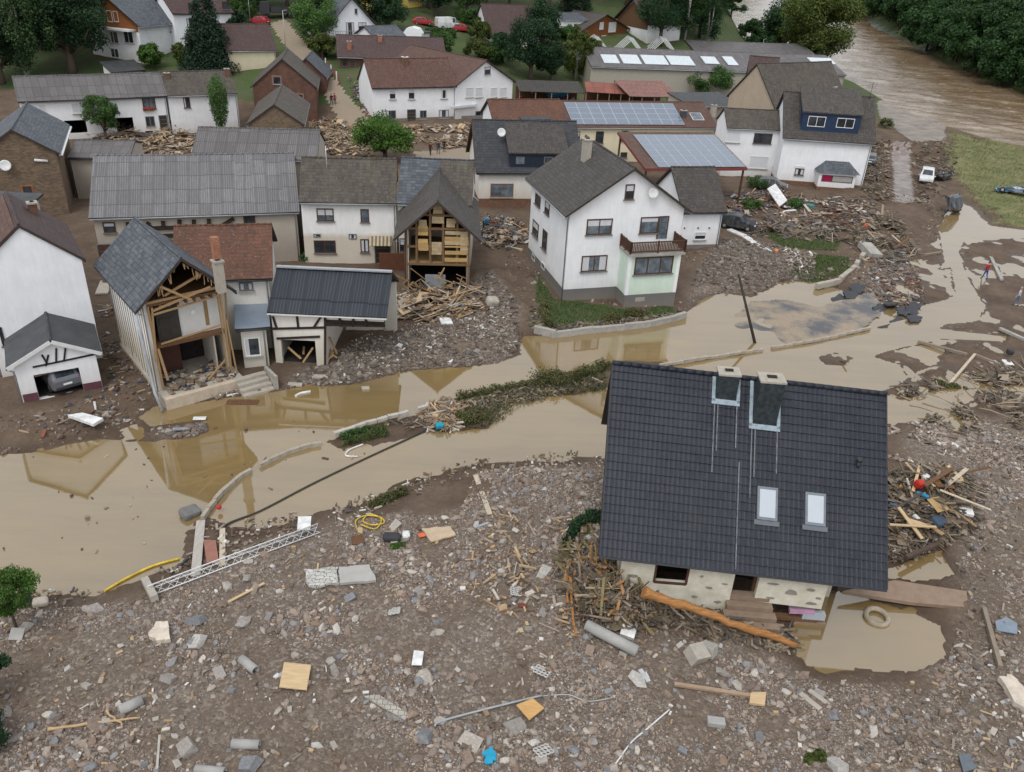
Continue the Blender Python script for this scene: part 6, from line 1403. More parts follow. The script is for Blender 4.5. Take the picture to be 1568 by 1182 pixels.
# trees along the top edge of the village hill
for k in range(46):
    x = -150 + k * 5.2 + r.uniform(-2, 2); y = 262 + r.uniform(-8, 20) + (18 if 400 < 0 else 0)
    if -75 < x < -62: continue
    me, tm = protos[r.randrange(5)]
    root = empty('hill_tree', (x, y, G(x, y) - 1), r.random() * 6.28, 'dark tree in the belt of trees above the village', 'tree', 'trees above the village'); s_ = r.uniform(.55, .95); root.scale = (s_, s_, s_)
    o = bpy.data.objects.new('crown', me); C.objects.link(o); o.parent = root; o = bpy.data.objects.new('trunk', tm); C.objects.link(o); o.parent = root
# more garden trees on the hillside, one by one
GT = [((150, 60), 8, 3.4, 'beside the chalet wall'), ((20, 60), 12, 6, 'below the far left corner'), ((110, 30), 12, 6, 'left of the chalet roof'), ((225, 22), 6, 3, 'above the fire truck'), ((365, 62), 5, 2.6, 'right of the tall conifer'), ((492, 50), 7, 3.4, 'above the lane bush'), ((520, 22), 8, 4, 'left behind the hillside house'), ((590, 20), 9, 4.4, 'left of the yellow house'), ((655, 12), 9, 4.6, 'behind the red car'), ((715, 22), 8, 4, 'above the white van'), ((735, 66), 4.5, 2.6, 'left of the red-roofed house'), ((770, 96), 6, 3, 'below the red-roofed house'), ((830, 70), 9, 4.4, 'behind the dense dark tree'),
    ((860, 74), 5, 2.6, 'under the grey annex'), ((905, 88), 4, 2.4, 'below the brown chalet'), ((925, 98), 3.2, 2.2, 'at the warehouse corner'), ((1008, 50), 12, 5, 'beyond the taller chalet'), ((1070, 58), 13, 5, 'above the rear warehouse'), ((1025, 20), 15, 6, 'high above the chalets'), ((1095, 30), 14, 5, 'at the near river bend'), ((745, 10), 10, 5, 'left above the red-roofed house'), ((385, 18), 7, 3.5, 'behind the pale yellow roof'), ((285, 100), 3.5, 2.2, 'left of the conifer foot'), ((215, 70), 4, 2.2, 'between chalet and villa')]
for i, (q, h, r_, wh) in enumerate(GT): tree('hillside_tree', 'leafy green tree ' + wh, q, h, r_, 'round' if h > 5 else 'bush', (lf_dark, lf_mid, lf_olive, lf_dark)[i % 4], n=int(3000 + r_ * 1500), size=.19)
# clipped hedge under the warehouse eave, garden hedge
for (a, b, h, lb) in (((925, 128), (1000, 130), 2.6, 'dark hedge under the eave of the long warehouse'), ((655, 56), (695, 58), 1.6, 'green hedge beside the parked red car'), ((700, 30), (765, 28), 2.0, 'clipped hedge behind the white van')):
    pa = gat(*a); pb = gat(*b); cs = []; rs = []; L = np.linalg.norm(pb - pa); m = int(L / .7) + 1
    for i in range(m + 1):
        for z in (.35, .75): q = pa + (pb - pa) * i / m; cs.append((q[0] - pa[0], q[1] - pa[1], q[2] - pa[2] + h * z)); rs.append(h * .36)
    V, F = leaves(cs, rs, 3500, .14, 1.0); o = link('hedge', np_mesh('hedge', V, F), lf_mid); o.location = pa; tag(o, lb, 'hedge')
# muddy flattened shrubs on the levee
for (pts, h, lb, m_) in (([(700, 612), (740, 603), (780, 596), (815, 590)], .55, 'long muddy hedge flattened along the levee', lf_mud), ([(828, 588), (842, 582), (852, 590)], 1.0, 'rounded green shrub halfway along the levee', lf_mud), ([(865, 588), (890, 578), (920, 568), (932, 562)], .75, 'muddy hedge on the levee next to the tipped roof', lf_mud),
        ([(700, 640), (722, 645), (738, 640)], .6, 'brown shrub lying in the water beside the driftwood', lf_mud), ([(525, 672), (545, 664), (562, 660)], .35, 'green grass tuft at the tip of the levee', lf_mid), ([(570, 775), (595, 765), (620, 758)], .4, 'muddy grass tussock on the gravel shore', lf_mud), ([(865, 840), (890, 800), (915, 790)], .55, 'dark shrub crushed at the corner of the tipped roof', lf_dark),
        ([(930, 492), (945, 490)], .7, 'dead bush on the garden wall left', lf_mud), ([(965, 485), (980, 482)], .7, 'dead bush on the garden wall right', lf_mud), ([(830, 470), (835, 490), (845, 505)], .6, 'muddy scrub at the left corner of the garden', lf_mud), ([(600, 840), (620, 835)], .22, 'green weeds beside the black and white bag', lf_bright), ([(1440, 590), (1480, 600)], .4, 'muddy bush among the puddles at the right', lf_mud), ([(1230, 1165), (1260, 1160)], .25, 'low green weeds at the bottom edge', lf_olive)):
    cs = []; rs = []; P = [gat(*q) for q in pts]; o0 = P[0]
    for i in range(len(P) - 1):
        for k in range(6): q = P[i] + (P[i + 1] - P[i]) * (k + r.random()) / 6; cs.append((q[0] - o0[0] + r.uniform(-.3, .3) * h, q[1] - o0[1] + r.uniform(-.3, .3) * h, q[2] - o0[2] + h * r.uniform(.2, .55))); rs.append(h * r.uniform(.45, .8))
    V, F = leaves(cs, rs, 2600, .07, .8, hollow=.1); o = link('shrub', np_mesh('shrub', V, F), m_); o.location = o0; tag(o, lb, 'shrub')
# grass blades standing on the field and the lawns
def tufts(i, n, hh, cols, lb):
    poly = GRASS[i][0]; A = np.array(poly); X = NR_.uniform(A[:, 0].min(), A[:, 0].max(), n); Y = NR_.uniform(A[:, 1].min(), A[:, 1].max(), n); k = sdf(poly, X, Y) > .15; X = X[k]; Y = Y[k]; z = GV(X, Y); m = len(X)
    d = NR_.normal(size=(m, 2)) * hh * .7; h = hh * (.5 + NR_.rand(m)); w = .012 + hh * .09
    c = np.stack([X, Y, z - .02], 1); t = c + np.concatenate([d + [hh * .5, -hh * .25], h[:, None]], 1); a = np.stack([d[:, 1], -d[:, 0], 0 * X], 1); a = a / (np.linalg.norm(a, axis=1)[:, None] + 1e-6) * w
    V = np.stack([c - a, c + a, t + a * .3, t - a * .3], 1).reshape(-1, 3); o = link('grass', np_mesh('grass', V, np.arange(m * 4).reshape(-1, 4)), M_isl('grass_%d' % i, cols, bump=0)); tag(o, lb, 'grass', kind='stuff')
gg = [(.045, .085, .02), (.07, .12, .03), (.10, .13, .04), (.035, .06, .02), (.14, .13, .06)]
tufts(0, 30000, .2, [(.12, .14, .05), (.22, .20, .10), (.09, .12, .04), (.28, .25, .15), (.14, .11, .07)], 'pale yellow-green long grass flattened on the field by the river')
tufts(1, 9000, .12, gg, 'strip of lawn left among the debris of the gardens'); tufts(2, 12000, .12, gg, 'small lawn beside the broken garden wall'); tufts(3, 26000, .10, gg, 'lawn in front of the big white house'); tufts(8, 6000, .16, gg, 'grass on the tip of the levee'); tufts(9, 12000, .2, [(.07, .085, .03), (.13, .11, .06), (.05, .08, .025), (.16, .13, .08)], 'muddy grass along the levee')
# ---------------------------------------------------------------- vehicles and people
tyre = M_plain('tyre', (.03, .03, .03), .85); rim = M_plain('rim', (.35, .36, .37), .4, metal=.5); redlens = M_plain('lens_red', (.4, .01, .01), .3); clearlens = M_plain('lens_clear', (.6, .62, .62), .2)
def paint(name, c, dirt=.35):
    if name in _mc: return _mc[name]
    t = NT(name); o = t.obj(); f = t.ramp(t.noise(1.6, 5, .7, o), [(.42, 0.0), (.62, dirt)]); t.col(t.mix(f, c, (.22, .17, .12))); t.rough(t.ramp(f, [(0, .3), (.5, .7)])); t.b.inputs['Coat Weight'].default_value = .3; _mc[name] = t.m; return t.m
def car(name, label, pos, heading, m, L=4.3, Wd=1.75, Hh=1.5, kind='hatch', tilt=(0, 0), sink=0, crushed=0, cat='car', group=None):
    """heading: world angle the bonnet points to"""
    root = empty(name, (pos[0], pos[1], pos[2] - sink), heading, label, cat, group); root.rotation_euler = (tilt[0], tilt[1], heading)
    hw = Wd / 2
    if kind == 'van': secs = [(-.5, .30, 1.0, 1.95, 1.0), (-.47, .25, 1.05, 2.0, 1.0), (.20, .25, 1.05, 2.0, 1.0), (.36, .25, 1.0, 1.2, .9), (.47, .28, .8, .95, .9), (.5, .35, .7, .8, .85)]
    # side profile lines: (x, sill z, belt z, roof z)
    if kind == 'van':
        prof = [(-.50, .35, 1.1, 1.95), (-.46, .28, 1.15, 2.05), (.10, .28, 1.12, 2.1), (.24, .28, 1.08, 1.95), (.38, .28, 1.02, 1.06), (.47, .3, .85, .87), (.5, .38, .65, .68)]
    elif kind == 'suv':
        prof = [(-.50, .42, .95, 1.0), (-.485, .32, 1.05, 1.15), (-.40, .3, 1.08, 1.68), (-.1, .3, 1.05, 1.78), (.10, .3, 1.02, 1.70), (.24, .3, 1.0, 1.05), (.42, .3, .92, .93), (.49, .34, .75, .78), (.5, .4, .6, .62)]
    else:
        prof = [(-.50, .38, .78, .85), (-.48, .28, .92, 1.02), (-.36, .25, .95, 1.36), (-.08, .25, .92, 1.46), (.10, .25, .90, 1.38), (.26, .25, .88, .93), (.42, .25, .78, .79), (.49, .28, .62, .64), (.5, .34, .5, .52)]
    sc = Hh / max(p[3] for p in prof); rr = random.Random(int(pos[0] * 10) + 5)
    def secp(p):
        x, s0, b0, r0 = p; x *= L; s0 *= sc; b0 *= sc; r0 *= sc
        e = 1 if abs(p[0]) < .47 else .9
        wb = hw * e; wr = hw * e * (.80 if r0 - b0 > .12 else .93)
        return [(x, -wb * .96, s0), (x, -wb, (s0 + b0) / 2), (x, -wb * .98, b0), (x, -wr, r0 - .04), (x, -wr * .85, r0), (x, wr * .85, r0), (x, wr, r0 - .04), (x, wb * .98, b0), (x, wb, (s0 + b0) / 2), (x, wb * .96, s0)]
    V = []; F = []; 
    for p in prof: V += secp(p)
    if crushed:
        V = [(x + rr.uniform(-1, 1) * crushed * .5, y + rr.uniform(-1, 1) * crushed * .6, z * (1 - .3 * crushed * rr.random()) + rr.uniform(-.5, .5) * crushed) for x, y, z in V]
    for i in range(len(prof) - 1):
        for k in range(9): F.append((i * 10 + k, i * 10 + k + 1, (i + 1) * 10 + k + 1, (i + 1) * 10 + k))
        F.append((i * 10 + 9, i * 10, (i + 1) * 10, (i + 1) * 10 + 9))
    F.append(tuple(range(10))[::-1]); F.append(tuple((len(prof) - 1) * 10 + k for k in range(10)))
    mb = MB(); mb.add(V, [f[::-1] for f in F], 0, False); body = mb.build('body', m, root)
    md = body.modifiers.new('soften', 'BEVEL'); md.width = .04; md.segments = 2; md.limit_method = 'ANGLE'; md.angle_limit = .5
    # glass: slightly proud panes on greenhouse faces
    Vv = [Vector(v) for v in V]
    def pane(idx, nm, sh=.86):
        c = sum((Vv[i] for i in idx), Vector()) / len(idx); q = [c + (Vv[i] - c) * sh for i in idx]; n_ = (q[1] - q[0]).cross(q[2] - q[0]); n_.normalize()
        if n_.dot(c - Vector((0, 0, .8 * sc))) < 0: n_ = -n_
        mb = MB(); mb.extr([p + n_ * .004 for p in q], n_ * .012); return mb.build(nm, glass, root)
    gh = [i for i in range(len(prof)) if prof[i][3] - prof[i][2] > .2]
    i0, i1 = gh[0], gh[-1]
    pane([i1 * 10 + 4, i1 * 10 + 5, (i1 + 1) * 10 + 5, (i1 + 1) * 10 + 4], 'windscreen', .9); pane([i0 * 10 + 4, i0 * 10 + 5, (i0 - 1) * 10 + 5, (i0 - 1) * 10 + 4], 'rear_window', .85)
    for i in gh[:-1]:
        if kind == 'van' and i < i1 - 1: continue
        for s in (0, 1):
            k = (2, 3) if s == 0 else (7, 6); pane([i * 10 + k[0], (i + 1) * 10 + k[0], (i + 1) * 10 + k[1], i * 10 + k[1]], 'side_window', .86)
    for s in (0, 1):
        k = (2, 3) if s == 0 else (7, 6); a, b, c = Vv[i1 * 10 + k[0]], Vv[(i1 + 1) * 10 + k[0]], Vv[i1 * 10 + k[1]]; cc = (a + b + c) / 3; q = [cc + (p - cc) * .8 for p in (a, b, c)]; mb = MB(); off = Vector((0, -.012 if s == 0 else .012, 0)); mb.extr([p + off * .3 for p in q], off); mb.build('quarter_window', glass, root)
    wr_ = .33 * (1 if kind == 'hatch' else 1.08)
    for x in (-L * .31, L * .31):
        for s in (-1, 1):
            mb = MB(); R = Matrix.Rotation(math.pi / 2, 3, 'X'); mb.lathe([(wr_ * .5, -.1), (wr_ * .92, -.11), (wr_, -.06), (wr_, .06), (wr_ * .92, .11), (wr_ * .5, .1)], (x, s * (hw - .08), wr_), 18, 0, R, closed=True); wh = mb.build('wheel', tyre, root)
            mb = MB(); mb.lathe([(.01, .07), (wr_ * .3, .09), (wr_ * .58, .085), (wr_ * .58, -.085), (wr_ * .3, -.09), (.01, -.07)], (x, s * (hw - .08), wr_), 14, 0, R); mb.build('rim', rim, wh)
    for s in (-1, 1):
        mb = MB(); mb.obox((L * .475, s * hw * .66, .62 * sc), .14, .34, .14); mb.build('headlight', clearlens, root); mb = MB(); mb.obox((-L * .48, s * hw * .72, .8 * sc), .12, .28, .2); mb.build('tail_light', redlens, root)
        mb = MB(); mb.obox((L * .2, s * (hw + .08), .98 * sc), .12, .16, .1); mb.build('mirror', m, root)
    mb = MB(); mb.obox((L * .495, 0, .38 * sc), .08, Wd * .8, .16); mb.obox((-L * .495, 0, .4 * sc), .08, Wd * .8, .16); mb.build('bumper', metal_dark, root)
    mb = MB(); mb.obox((-L * .505, 0, .62 * sc), .02, .5, .11); mb.build('number_plate', white_paint, root)
    return root
def toward(px, py, qx, qy):
    a = gat(px, py); b = gat(qx, qy); return math.atan2(b[1] - a[1], b[0] - a[0])
white_car = paint('paint_white_muddy', (.62, .64, .64), .4); navy = paint('paint_navy', (.012, .02, .032), .3); slate_p = paint('paint_slate', (.07, .09, .11), .6); redp = paint('paint_red', (.42, .015, .025), .15); silver = paint('paint_silver', (.13, .14, .16), .2); bluep = paint('paint_blue', (.03, .12, .22), .5)
car('parked_suv', 'muddy white estate car standing beside the rutted lane', gat(1417, 277), toward(1418, 262, 1416, 283), white_car, kind='suv', L=4.4, Hh=1.65)
car('parked_car', 'dark navy hatchback at the right corner of the big white house', gat(1128, 349), toward(1112, 345, 1142, 350), navy, L=3.9, Hh=1.5)
p_ = G3.world((2.0, 1.9, .1)); car('garaged_car', 'dark silver car with red tail light inside the white garage', (p_[0], p_[1], p_[2]), G3.rz + math.pi / 2 + .25, silver, L=4.2)
car('wrecked_car', 'crushed dark grey car tipped on its side above the puddle', gat(1450, 322) + [0, 0, .8], toward(1430, 322, 1465, 305), slate_p, crushed=.3, tilt=(1.15, .15), L=4.0)
car('half_hidden_car', 'blue-grey car squeezed against the side of the navy dormer house', gat(1330, 250), toward(1330, 250, 1328, 228), slate_p, crushed=.1, L=4.0)
car('wrecked_car', 'dark wreck on its roof near the white estate car', gat(1438, 274) + [0, 0, 1.0], .6, slate_p, crushed=.3, tilt=(2.7, .1), L=3.4, Hh=1.2)
car('wrecked_car', 'blue and brown wreck lying in the pale grass at the right edge', gat(1552, 297) + [0, 0, .1], 2.6, bluep, crushed=.35, L=4.2, Hh=1.0, tilt=(.2, .1))
car('dark_car', 'dark car seen over debris before the white side house', gat(1180, 290), toward(1180, 290, 1200, 292), slate_p, L=3.9)
car('red_car', 'red car behind the hedge below the yellow house', gat(648, 38), 0.1, redp, L=4.2); car('white_van', 'white van parked on the hillside yard', gat(686, 44), toward(686, 44, 700, 45), white_car, kind='van', L=5.4, Wd=2.0, Hh=2.3); car('red_car', 'red car parked right behind the white van', gat(707, 48), .2, redp, L=4.2)
car('red_car', 'red car at the lane top beside the black truck', gat(397, 37), 2.8, redp, L=4.2)
def truck(name, label, pos, hd, cabm, boxm, L=7.5, box=True):
    root = empty(name, tuple(pos), hd, label, 'truck')
    mb = MB(); mb.extr([(L * .5 - 1.9, -1.15, .6), (L * .5, -1.15, .6), (L * .5, -1.15, 1.6), (L * .5 - .25, -1.15, 2.8), (L * .5 - 1.9, -1.15, 2.9)], (0, 2.3, 0)); mb.build('cab', cabm, root)
    mb = MB(); mb.extr([(L * .5 + .01, -1.0, 1.62), (L * .5 - .22, -1.0, 2.65), (L * .5 - .24, -1.0, 2.65), (L * .5 - .02, -1.0, 1.6)], (0, 2.0, 0)); mb.build('windscreen', glass, root)
    mb = MB(); mb.box(-L * .5, L * .5 - 2.0, -1.2, 1.2, .9, 1.1)
    mb.build('chassis', metal_dark, root)
    mb = MB()
    if box: mb.box(-L * .5, L * .5 - 2.1, -1.25, 1.25, 1.11, 3.3)
    else:
        for (a, b, c, d) in ((-L * .5, L * .5 - 2.1, -1.25, -1.15), (-L * .5, L * .5 - 2.1, 1.15, 1.25), (-L * .5, -L * .5 + .1, -1.15, 1.15), (L * .5 - 2.2, L * .5 - 2.1, -1.15, 1.15)): mb.box(a, b, c, d, 1.11, 1.9)
    mb.build('load_body', boxm, root)
    for x in (-L * .33, L * .33):
        for s in (-1, 1):
            mb = MB(); R = Matrix.Rotation(math.pi / 2, 3, 'X'); mb.lathe([(.1, -.15), (.48, -.15), (.5, 0), (.48, .15), (.1, .15)], (x, s * 1.05, .5), 14, 0, R, closed=True); mb.build('wheel', tyre, root)
    for s in (-1, 1): mb = MB(); mb.obox((L * .5 + .01, s * .85, .85), .06, .3, .2); mb.build('headlight', clearlens, root)
    return root
truck('fire_truck', 'red truck with cream box body by the white villa', gat(244, 40), toward(262, 34, 230, 36), redp, M_plain('truck_cream', (.55, .50, .36), .6)); truck('flatbed_truck', 'black tipper truck at the top of the lane', gat(426, 27), toward(440, 24, 410, 26), metal_dark, metal_dark, box=False, L=7)
mb = MB(); c = gat(633, 64); mb.extr([(-1.8, -1.5, 0), (1.8, -1.5, 0), (1.8, -1.5, 1.6), (1.2, -1.5, 2.4), (0, -1.5, 2.7), (-1.2, -1.5, 2.4), (-1.8, -1.5, 1.6)], (0, 3.5, 0)); o = mb.build('garden_tent', white_paint); o.location = c; tag(o, 'rounded white garden tent beside the flat garage', 'tent')

skin = M_plain('skin', (.45, .26, .19), .6, .05); hair = M_plain('hair_dark', (.04, .028, .02), .7); boots = M_plain('boots', (.03, .03, .03), .6)
def person(label, px, hd, top, trou, pose='stand', h=1.75, hairm=None):
    p = gat(*px); root = empty('person', (p[0], p[1], p[2] - .02), hd, label, 'person'); s = h / 1.75
    bend = {'stand': 0, 'walk': 0, 'bend': .9}[pose]; st = .11 if pose == 'walk' else .02
    hip = Vector((0, 0, .92)); 
    def sp(d): # along the spine with forward bend (+x is forward)
        return hip + Vector((math.sin(bend) * d, 0, math.cos(bend) * d))
    V = [hip]; E = []; R = [.135]
    def add(p_, par, r): V.append(Vector(p_)); E.append((par, len(V) - 1)); R.append(r); return len(V) - 1
    w = add(sp(.16), 0, .125); ch = add(sp(.38), w, .15); nk = add(sp(.54), ch, .06); hd0 = add(sp(.62), nk, .075); hd1 = add(sp(.72) + Vector((.015, 0, 0)), hd0, .095); add(sp(.80), hd1, .075)
    for sgn in (-1, 1):
        k = add(hip + Vector((0, sgn * .09, -.06)), 0, .095); kn = add((st * sgn * .7 + .02, sgn * .11, .48), k, .062); an = add((st * sgn * 1.6 - .02, sgn * .12, .09), kn, .042); add((st * sgn * 1.6 + .15, sgn * .13, .04), an, .04)
        sh = add(sp(.47) + Vector((0, sgn * .19, 0)), ch, .06); el = add(sp(.2) + Vector((.02 + bend * .3, sgn * .25, -.0)), sh, .045); wr = add(sp(.2) + Vector((.14 + bend * .25, sgn * .23, -.22)), el, .032); pm = add(V[wr] + Vector((.03, 0, -.07)), wr, .032)
        for q in range(4): f1 = add(V[pm] + Vector((.012 + .006 * q, (q - 1.5) * .018, -.045)), pm, .010); add(V[f1] + Vector((.012, 0, -.035 + .004 * abs(q - 1.5))), f1, .008)
        add(V[pm] + Vector((.04, -sgn * .03, -.01)), pm, .010)
    me = bpy.data.meshes.new('body'); me.from_pydata([v * s for v in V], E, []); o = link('body', me, [skin, top, trou, boots], root)
    sk = o.modifiers.new('skin', 'SKIN'); me.skin_vertices.new() if not me.skin_vertices else None
    for i, r_ in enumerate(R): me.skin_vertices[0].data[i].radius = (r_ * s, r_ * s)
    me.skin_vertices[0].data[0].use_root = True
    sub = o.modifiers.new('sub', 'SUBSURF'); sub.levels = 1; sub.render_levels = 1
    dg = bpy.context.evaluated_depsgraph_get(); ev = o.evaluated_get(dg); m2 = bpy.data.meshes.new_from_object(ev); o.modifiers.clear(); o.data = m2
    hipx = hip * s
    m2.materials.clear(); [m2.materials.append(x) for x in (skin, top, trou, boots)]
    hc = (V[5] * s)
    for f in m2.polygons:
        c_ = f.center; f.use_smooth = True; d = (c_ - hipx); along = d.x * math.sin(bend) + d.z * math.cos(bend)
        arm = abs(c_.y) > .17 * s and c_.z > .5 * s
        if c_.z < .12 * s: f.material_index = 3
        elif along < .06 * s and not arm: f.material_index = 2
        elif along > .55 * s: f.material_index = 0
        elif arm and c_.z < (V[11 + 3].z + 0) * s and along < .02 * s: f.material_index = 0
        else: f.material_index = 1
    mb = MB(); hx = hc + Vector((-.015, 0, .035)) * s; prof = [(.104 * s * math.cos(a), .104 * s * math.sin(a)) for a in [i * math.pi / 12 for i in range(-1, 7)]]; mb.lathe(prof[:-1] + [(.002, .106 * s)], hx, 12); mb.build('hair', hairm or hair, root)
    return root
cl = lambda n, c: M_plain('cloth_' + n, c, .85, .15)
person('person in a red top and blue trousers on the mud flat', (1507, 427), 2.0, cl('red', (.35, .03, .03)), cl('blue', (.03, .08, .28)), 'walk')
person('person in a pale blue-grey shirt at the right edge of the mud flat', (1555, 468), 2.4, cl('paleblue', (.38, .45, .55)), cl('slate', (.12, .15, .22)), 'walk', hairm=M_plain('hair_grey', (.3, .29, .28), .7))
person('person in bright blue bending over the debris by the ruined gabled house', (740, 352), 0.0, cl('cyan', (.02, .22, .45)), cl('navy', (.02, .04, .08)), 'bend')
person('leftmost of the three people on the track, in dark red', (659, 238), 1.2, cl('maroon', (.09, .02, .02)), cl('darkgrey', (.05, .05, .055)), 'walk'); person('middle one of the three people on the track, in dark blue', (671, 236), 1.9, cl('ink', (.025, .03, .05)), cl('jean', (.07, .09, .13)), 'walk')
person('rightmost of the three people on the track, in black', (680, 233), 1.6, cl('black', (.015, .015, .018)), cl('darkgrey', (.05, .05, .055)), 'stand'); person('person in dark clothes walking down the lane by the brick barn', (508, 161), -1.2, cl('black', (.015, .015, .018)), cl('darkgrey', (.05, .05, .055)), 'walk')
person('person in a red jacket beside the one in dark clothes on the lane', (513, 160), -1.4, cl('crimson', (.28, .02, .05)), cl('darkgrey', (.05, .05, .055)), 'walk'); person('person in a turquoise top at the corner of the long white house', (578, 188), -1.0, cl('turquoise', (.08, .40, .42)), cl('darkgrey', (.05, .05, .055)), 'bend')
# ---------------------------------------------------------------- lanes and tracks
drape('village_lane', pxpoly([(414, 34), (438, 28), (452, 50), (470, 72), (500, 112), (530, 145), (566, 186), (575, 200), (540, 205), (512, 172), (496, 140), (462, 96), (440, 68)], 0) if 0 else [tuple(gat(*q)[:2]) for q in ((408, 36), (440, 28), (456, 50), (476, 72), (508, 112), (536, 145), (568, 184), (578, 202), (540, 208), (508, 172), (490, 140), (458, 98), (430, 68))], tan_road, .08, .6)
road_grey = M_plain('road_grey_silt', (.19, .185, .18), .7, .3, .4, .2, col2=(.30, .25, .20)); drape('river_road', [tuple(gat(*q)[:2]) for q in ((1340, 156), (1372, 160), (1410, 172), (1444, 192), (1450, 214), (1405, 220), (1380, 206), (1345, 180))], road_grey, .05, .4)
drape('rutted_lane', [tuple(gat(*q)[:2]) for q in ((1362, 218), (1398, 220), (1398, 262), (1404, 312), (1364, 312), (1366, 262))], wet_stone, .03, .4)
drape('muddy_track', [tuple(gat(*q)[:2]) for q in ((628, 232), (720, 226), (724, 246), (640, 248))], tan_road, .03, .5)
# ---------------------------------------------------------------- stones and gravel
_ico = None
def ico():
    p = (1 + 5 ** .5) / 2; v = np.array([(-1, p, 0), (1, p, 0), (-1, -p, 0), (1, -p, 0), (0, -1, p), (0, 1, p), (0, -1, -p), (0, 1, -p), (p, 0, -1), (p, 0, 1), (-p, 0, -1), (-p, 0, 1)]) / math.sqrt(1 + p * p)
    f = np.array([(0, 11, 5), (0, 5, 1), (0, 1, 7), (0, 7, 10), (0, 10, 11), (1, 5, 9), (5, 11, 4), (11, 10, 2), (10, 7, 6), (7, 1, 8), (3, 9, 4), (3, 4, 2), (3, 2, 6), (3, 6, 8), (3, 8, 9), (4, 9, 5), (2, 4, 11), (6, 2, 10), (8, 6, 7), (9, 8, 1)])
    return v, f
IV, IF = ico()
def rots(n):
    a = NR_.rand(n) * 2 * np.pi; t = NR_.normal(size=(n, 2)) * .35
    ca, sa = np.cos(a), np.sin(a); R = np.zeros((n, 3, 3)); R[:, 0, 0] = ca; R[:, 0, 1] = -sa; R[:, 1, 0] = sa; R[:, 1, 1] = ca; R[:, 2, 2] = 1
    T = np.tile(np.eye(3), (n, 1, 1)); T[:, 0, 2] = t[:, 0]; T[:, 2, 0] = -t[:, 0]; T[:, 1, 2] = t[:, 1]; T[:, 2, 1] = -t[:, 1]
    return R @ T
def stones_mesh(name, X, Y, r, lift=.2):
    n = len(X); s = np.stack([r * (1 + .6 * NR_.rand(n)), r * (.7 + .3 * NR_.rand(n)), r * (.4 + .35 * NR_.rand(n))], 1)
    V = IV[None] * (1 + NR_.normal(size=(n, 12, 1)) * .16); V = V * s[:, None, :]; V = np.einsum('nij,nkj->nki', rots(n), V)
    V += np.stack([X, Y, GV(X, Y) + s[:, 2] * lift], 1)[:, None, :]
    F = IF[None] + (np.arange(n) * 12)[:, None, None]
    return np_mesh(name, V.reshape(-1, 3), F.reshape(-1, 3))
stonepal = [(0.195, 0.152, 0.122), (0.262, 0.207, 0.171), (0.159, 0.122, 0.1), (0.317, 0.256, 0.213), (0.213, 0.195, 0.189), (0.244, 0.189, 0.152), (0.354, 0.305, 0.262), (0.146, 0.11, 0.0854), (0.281, 0.232, 0.189), (0.183, 0.146, 0.122), (0.232, 0.165, 0.122), (0.244, 0.238, 0.238), (0.305, 0.244, 0.195), (0.464, 0.427, 0.378)]
m_gravel = M_isl('gravel_stones', stonepal, scale=14)
def scatter(poly, n, noise_thr=-.15, seed=0, inner=.1):
    P = np.array(poly); X = NR_.uniform(P[:, 0].min(), P[:, 0].max(), n); Y = NR_.uniform(P[:, 1].min(), P[:, 1].max(), n)
    k = (sdf(poly, X, Y) > inner) & (fbm(X, Y, 3.5, 3, seed) > noise_thr) & (GV(X, Y) > .02); return X[k], Y[k]
vis = pxpoly([(-25, 935), (200, 925), (340, 872), (480, 812), (560, 790), (700, 800), (730, 720), (800, 712), (930, 690), (930, 860), (1000, 960), (1200, 1010), (1250, 1040), (1420, 1060), (1460, 980), (1470, 850), (1400, 700), (1400, 650), (1600, 640), (1630, 1215), (-45, 1215)])
X, Y = scatter(vis, 300000, -.5, 31); u = NR_.rand(len(X)); r_ = np.clip((.024 * u ** -.38), .024, .17) * (1 + .5 * fbm(X, Y, 5, 3, 77)); k = NR_.rand(len(X)) < np.clip(.70 + 3.4 * fbm(X, Y, 3.6, 4, 78), .04, 1); 
tag(link('gravel', stones_mesh('gravel', X[k], Y[k], r_[k]), m_gravel), 'grey-brown gravel and rubble strewn by the flood across the foreground', 'gravel', kind='stuff')
for i, (gi, n, lb) in enumerate(((1, 15000, 'heaps of grey rubble on the bank below the ruined gabled house'), (2, 17000, 'broken paving rubble beside the big white house'), (3, 3000, 'strip of gravel lying in the water'), (4, 3000, 'gravel at the water edge below the black barn'), (5, 9000, 'gravel and tarmac crumbs at the broken road end'))):
    X, Y = scatter(GRAVEL[gi], n, -.35, 40 + i); r_ = np.clip(.05 * NR_.rand(len(X)) ** -.35, .05, .26); o = link('rubble', stones_mesh('rubble', X, Y, r_), M_isl('bank_rubble', [(.15, .125, .105), (.11, .088, .07), (.20, .17, .145), (.13, .115, .105), (.10, .075, .06), (.17, .135, .11), (.27, .24, .21)], scale=8)); tag(o, lb, 'rubble', kind='stuff')
mudp = pxpoly([(40, 400), (330, 610), (600, 560), (800, 500), (760, 380), (1100, 380), (1340, 300), (1440, 300), (1568, 560), (1500, 660), (1300, 440), (900, 500), (540, 590), (200, 690), (-50, 720), (-50, 610)])
X, Y = scatter(mudp, 60000, .05, 55); r_ = np.clip(.04 * NR_.rand(len(X)) ** -.4, .04, .22); tag(link('mud_clods', stones_mesh('mud_clods', X, Y, r_), M_isl('mud_clods', [(.13, .095, .07), (.17, .13, .10), (.10, .075, .055), (.22, .18, .15), (.15, .11, .085), (.3, .27, .24)], scale=8)), 'clods, chips and pebbles scattered over the village mud', 'clods', kind='stuff')
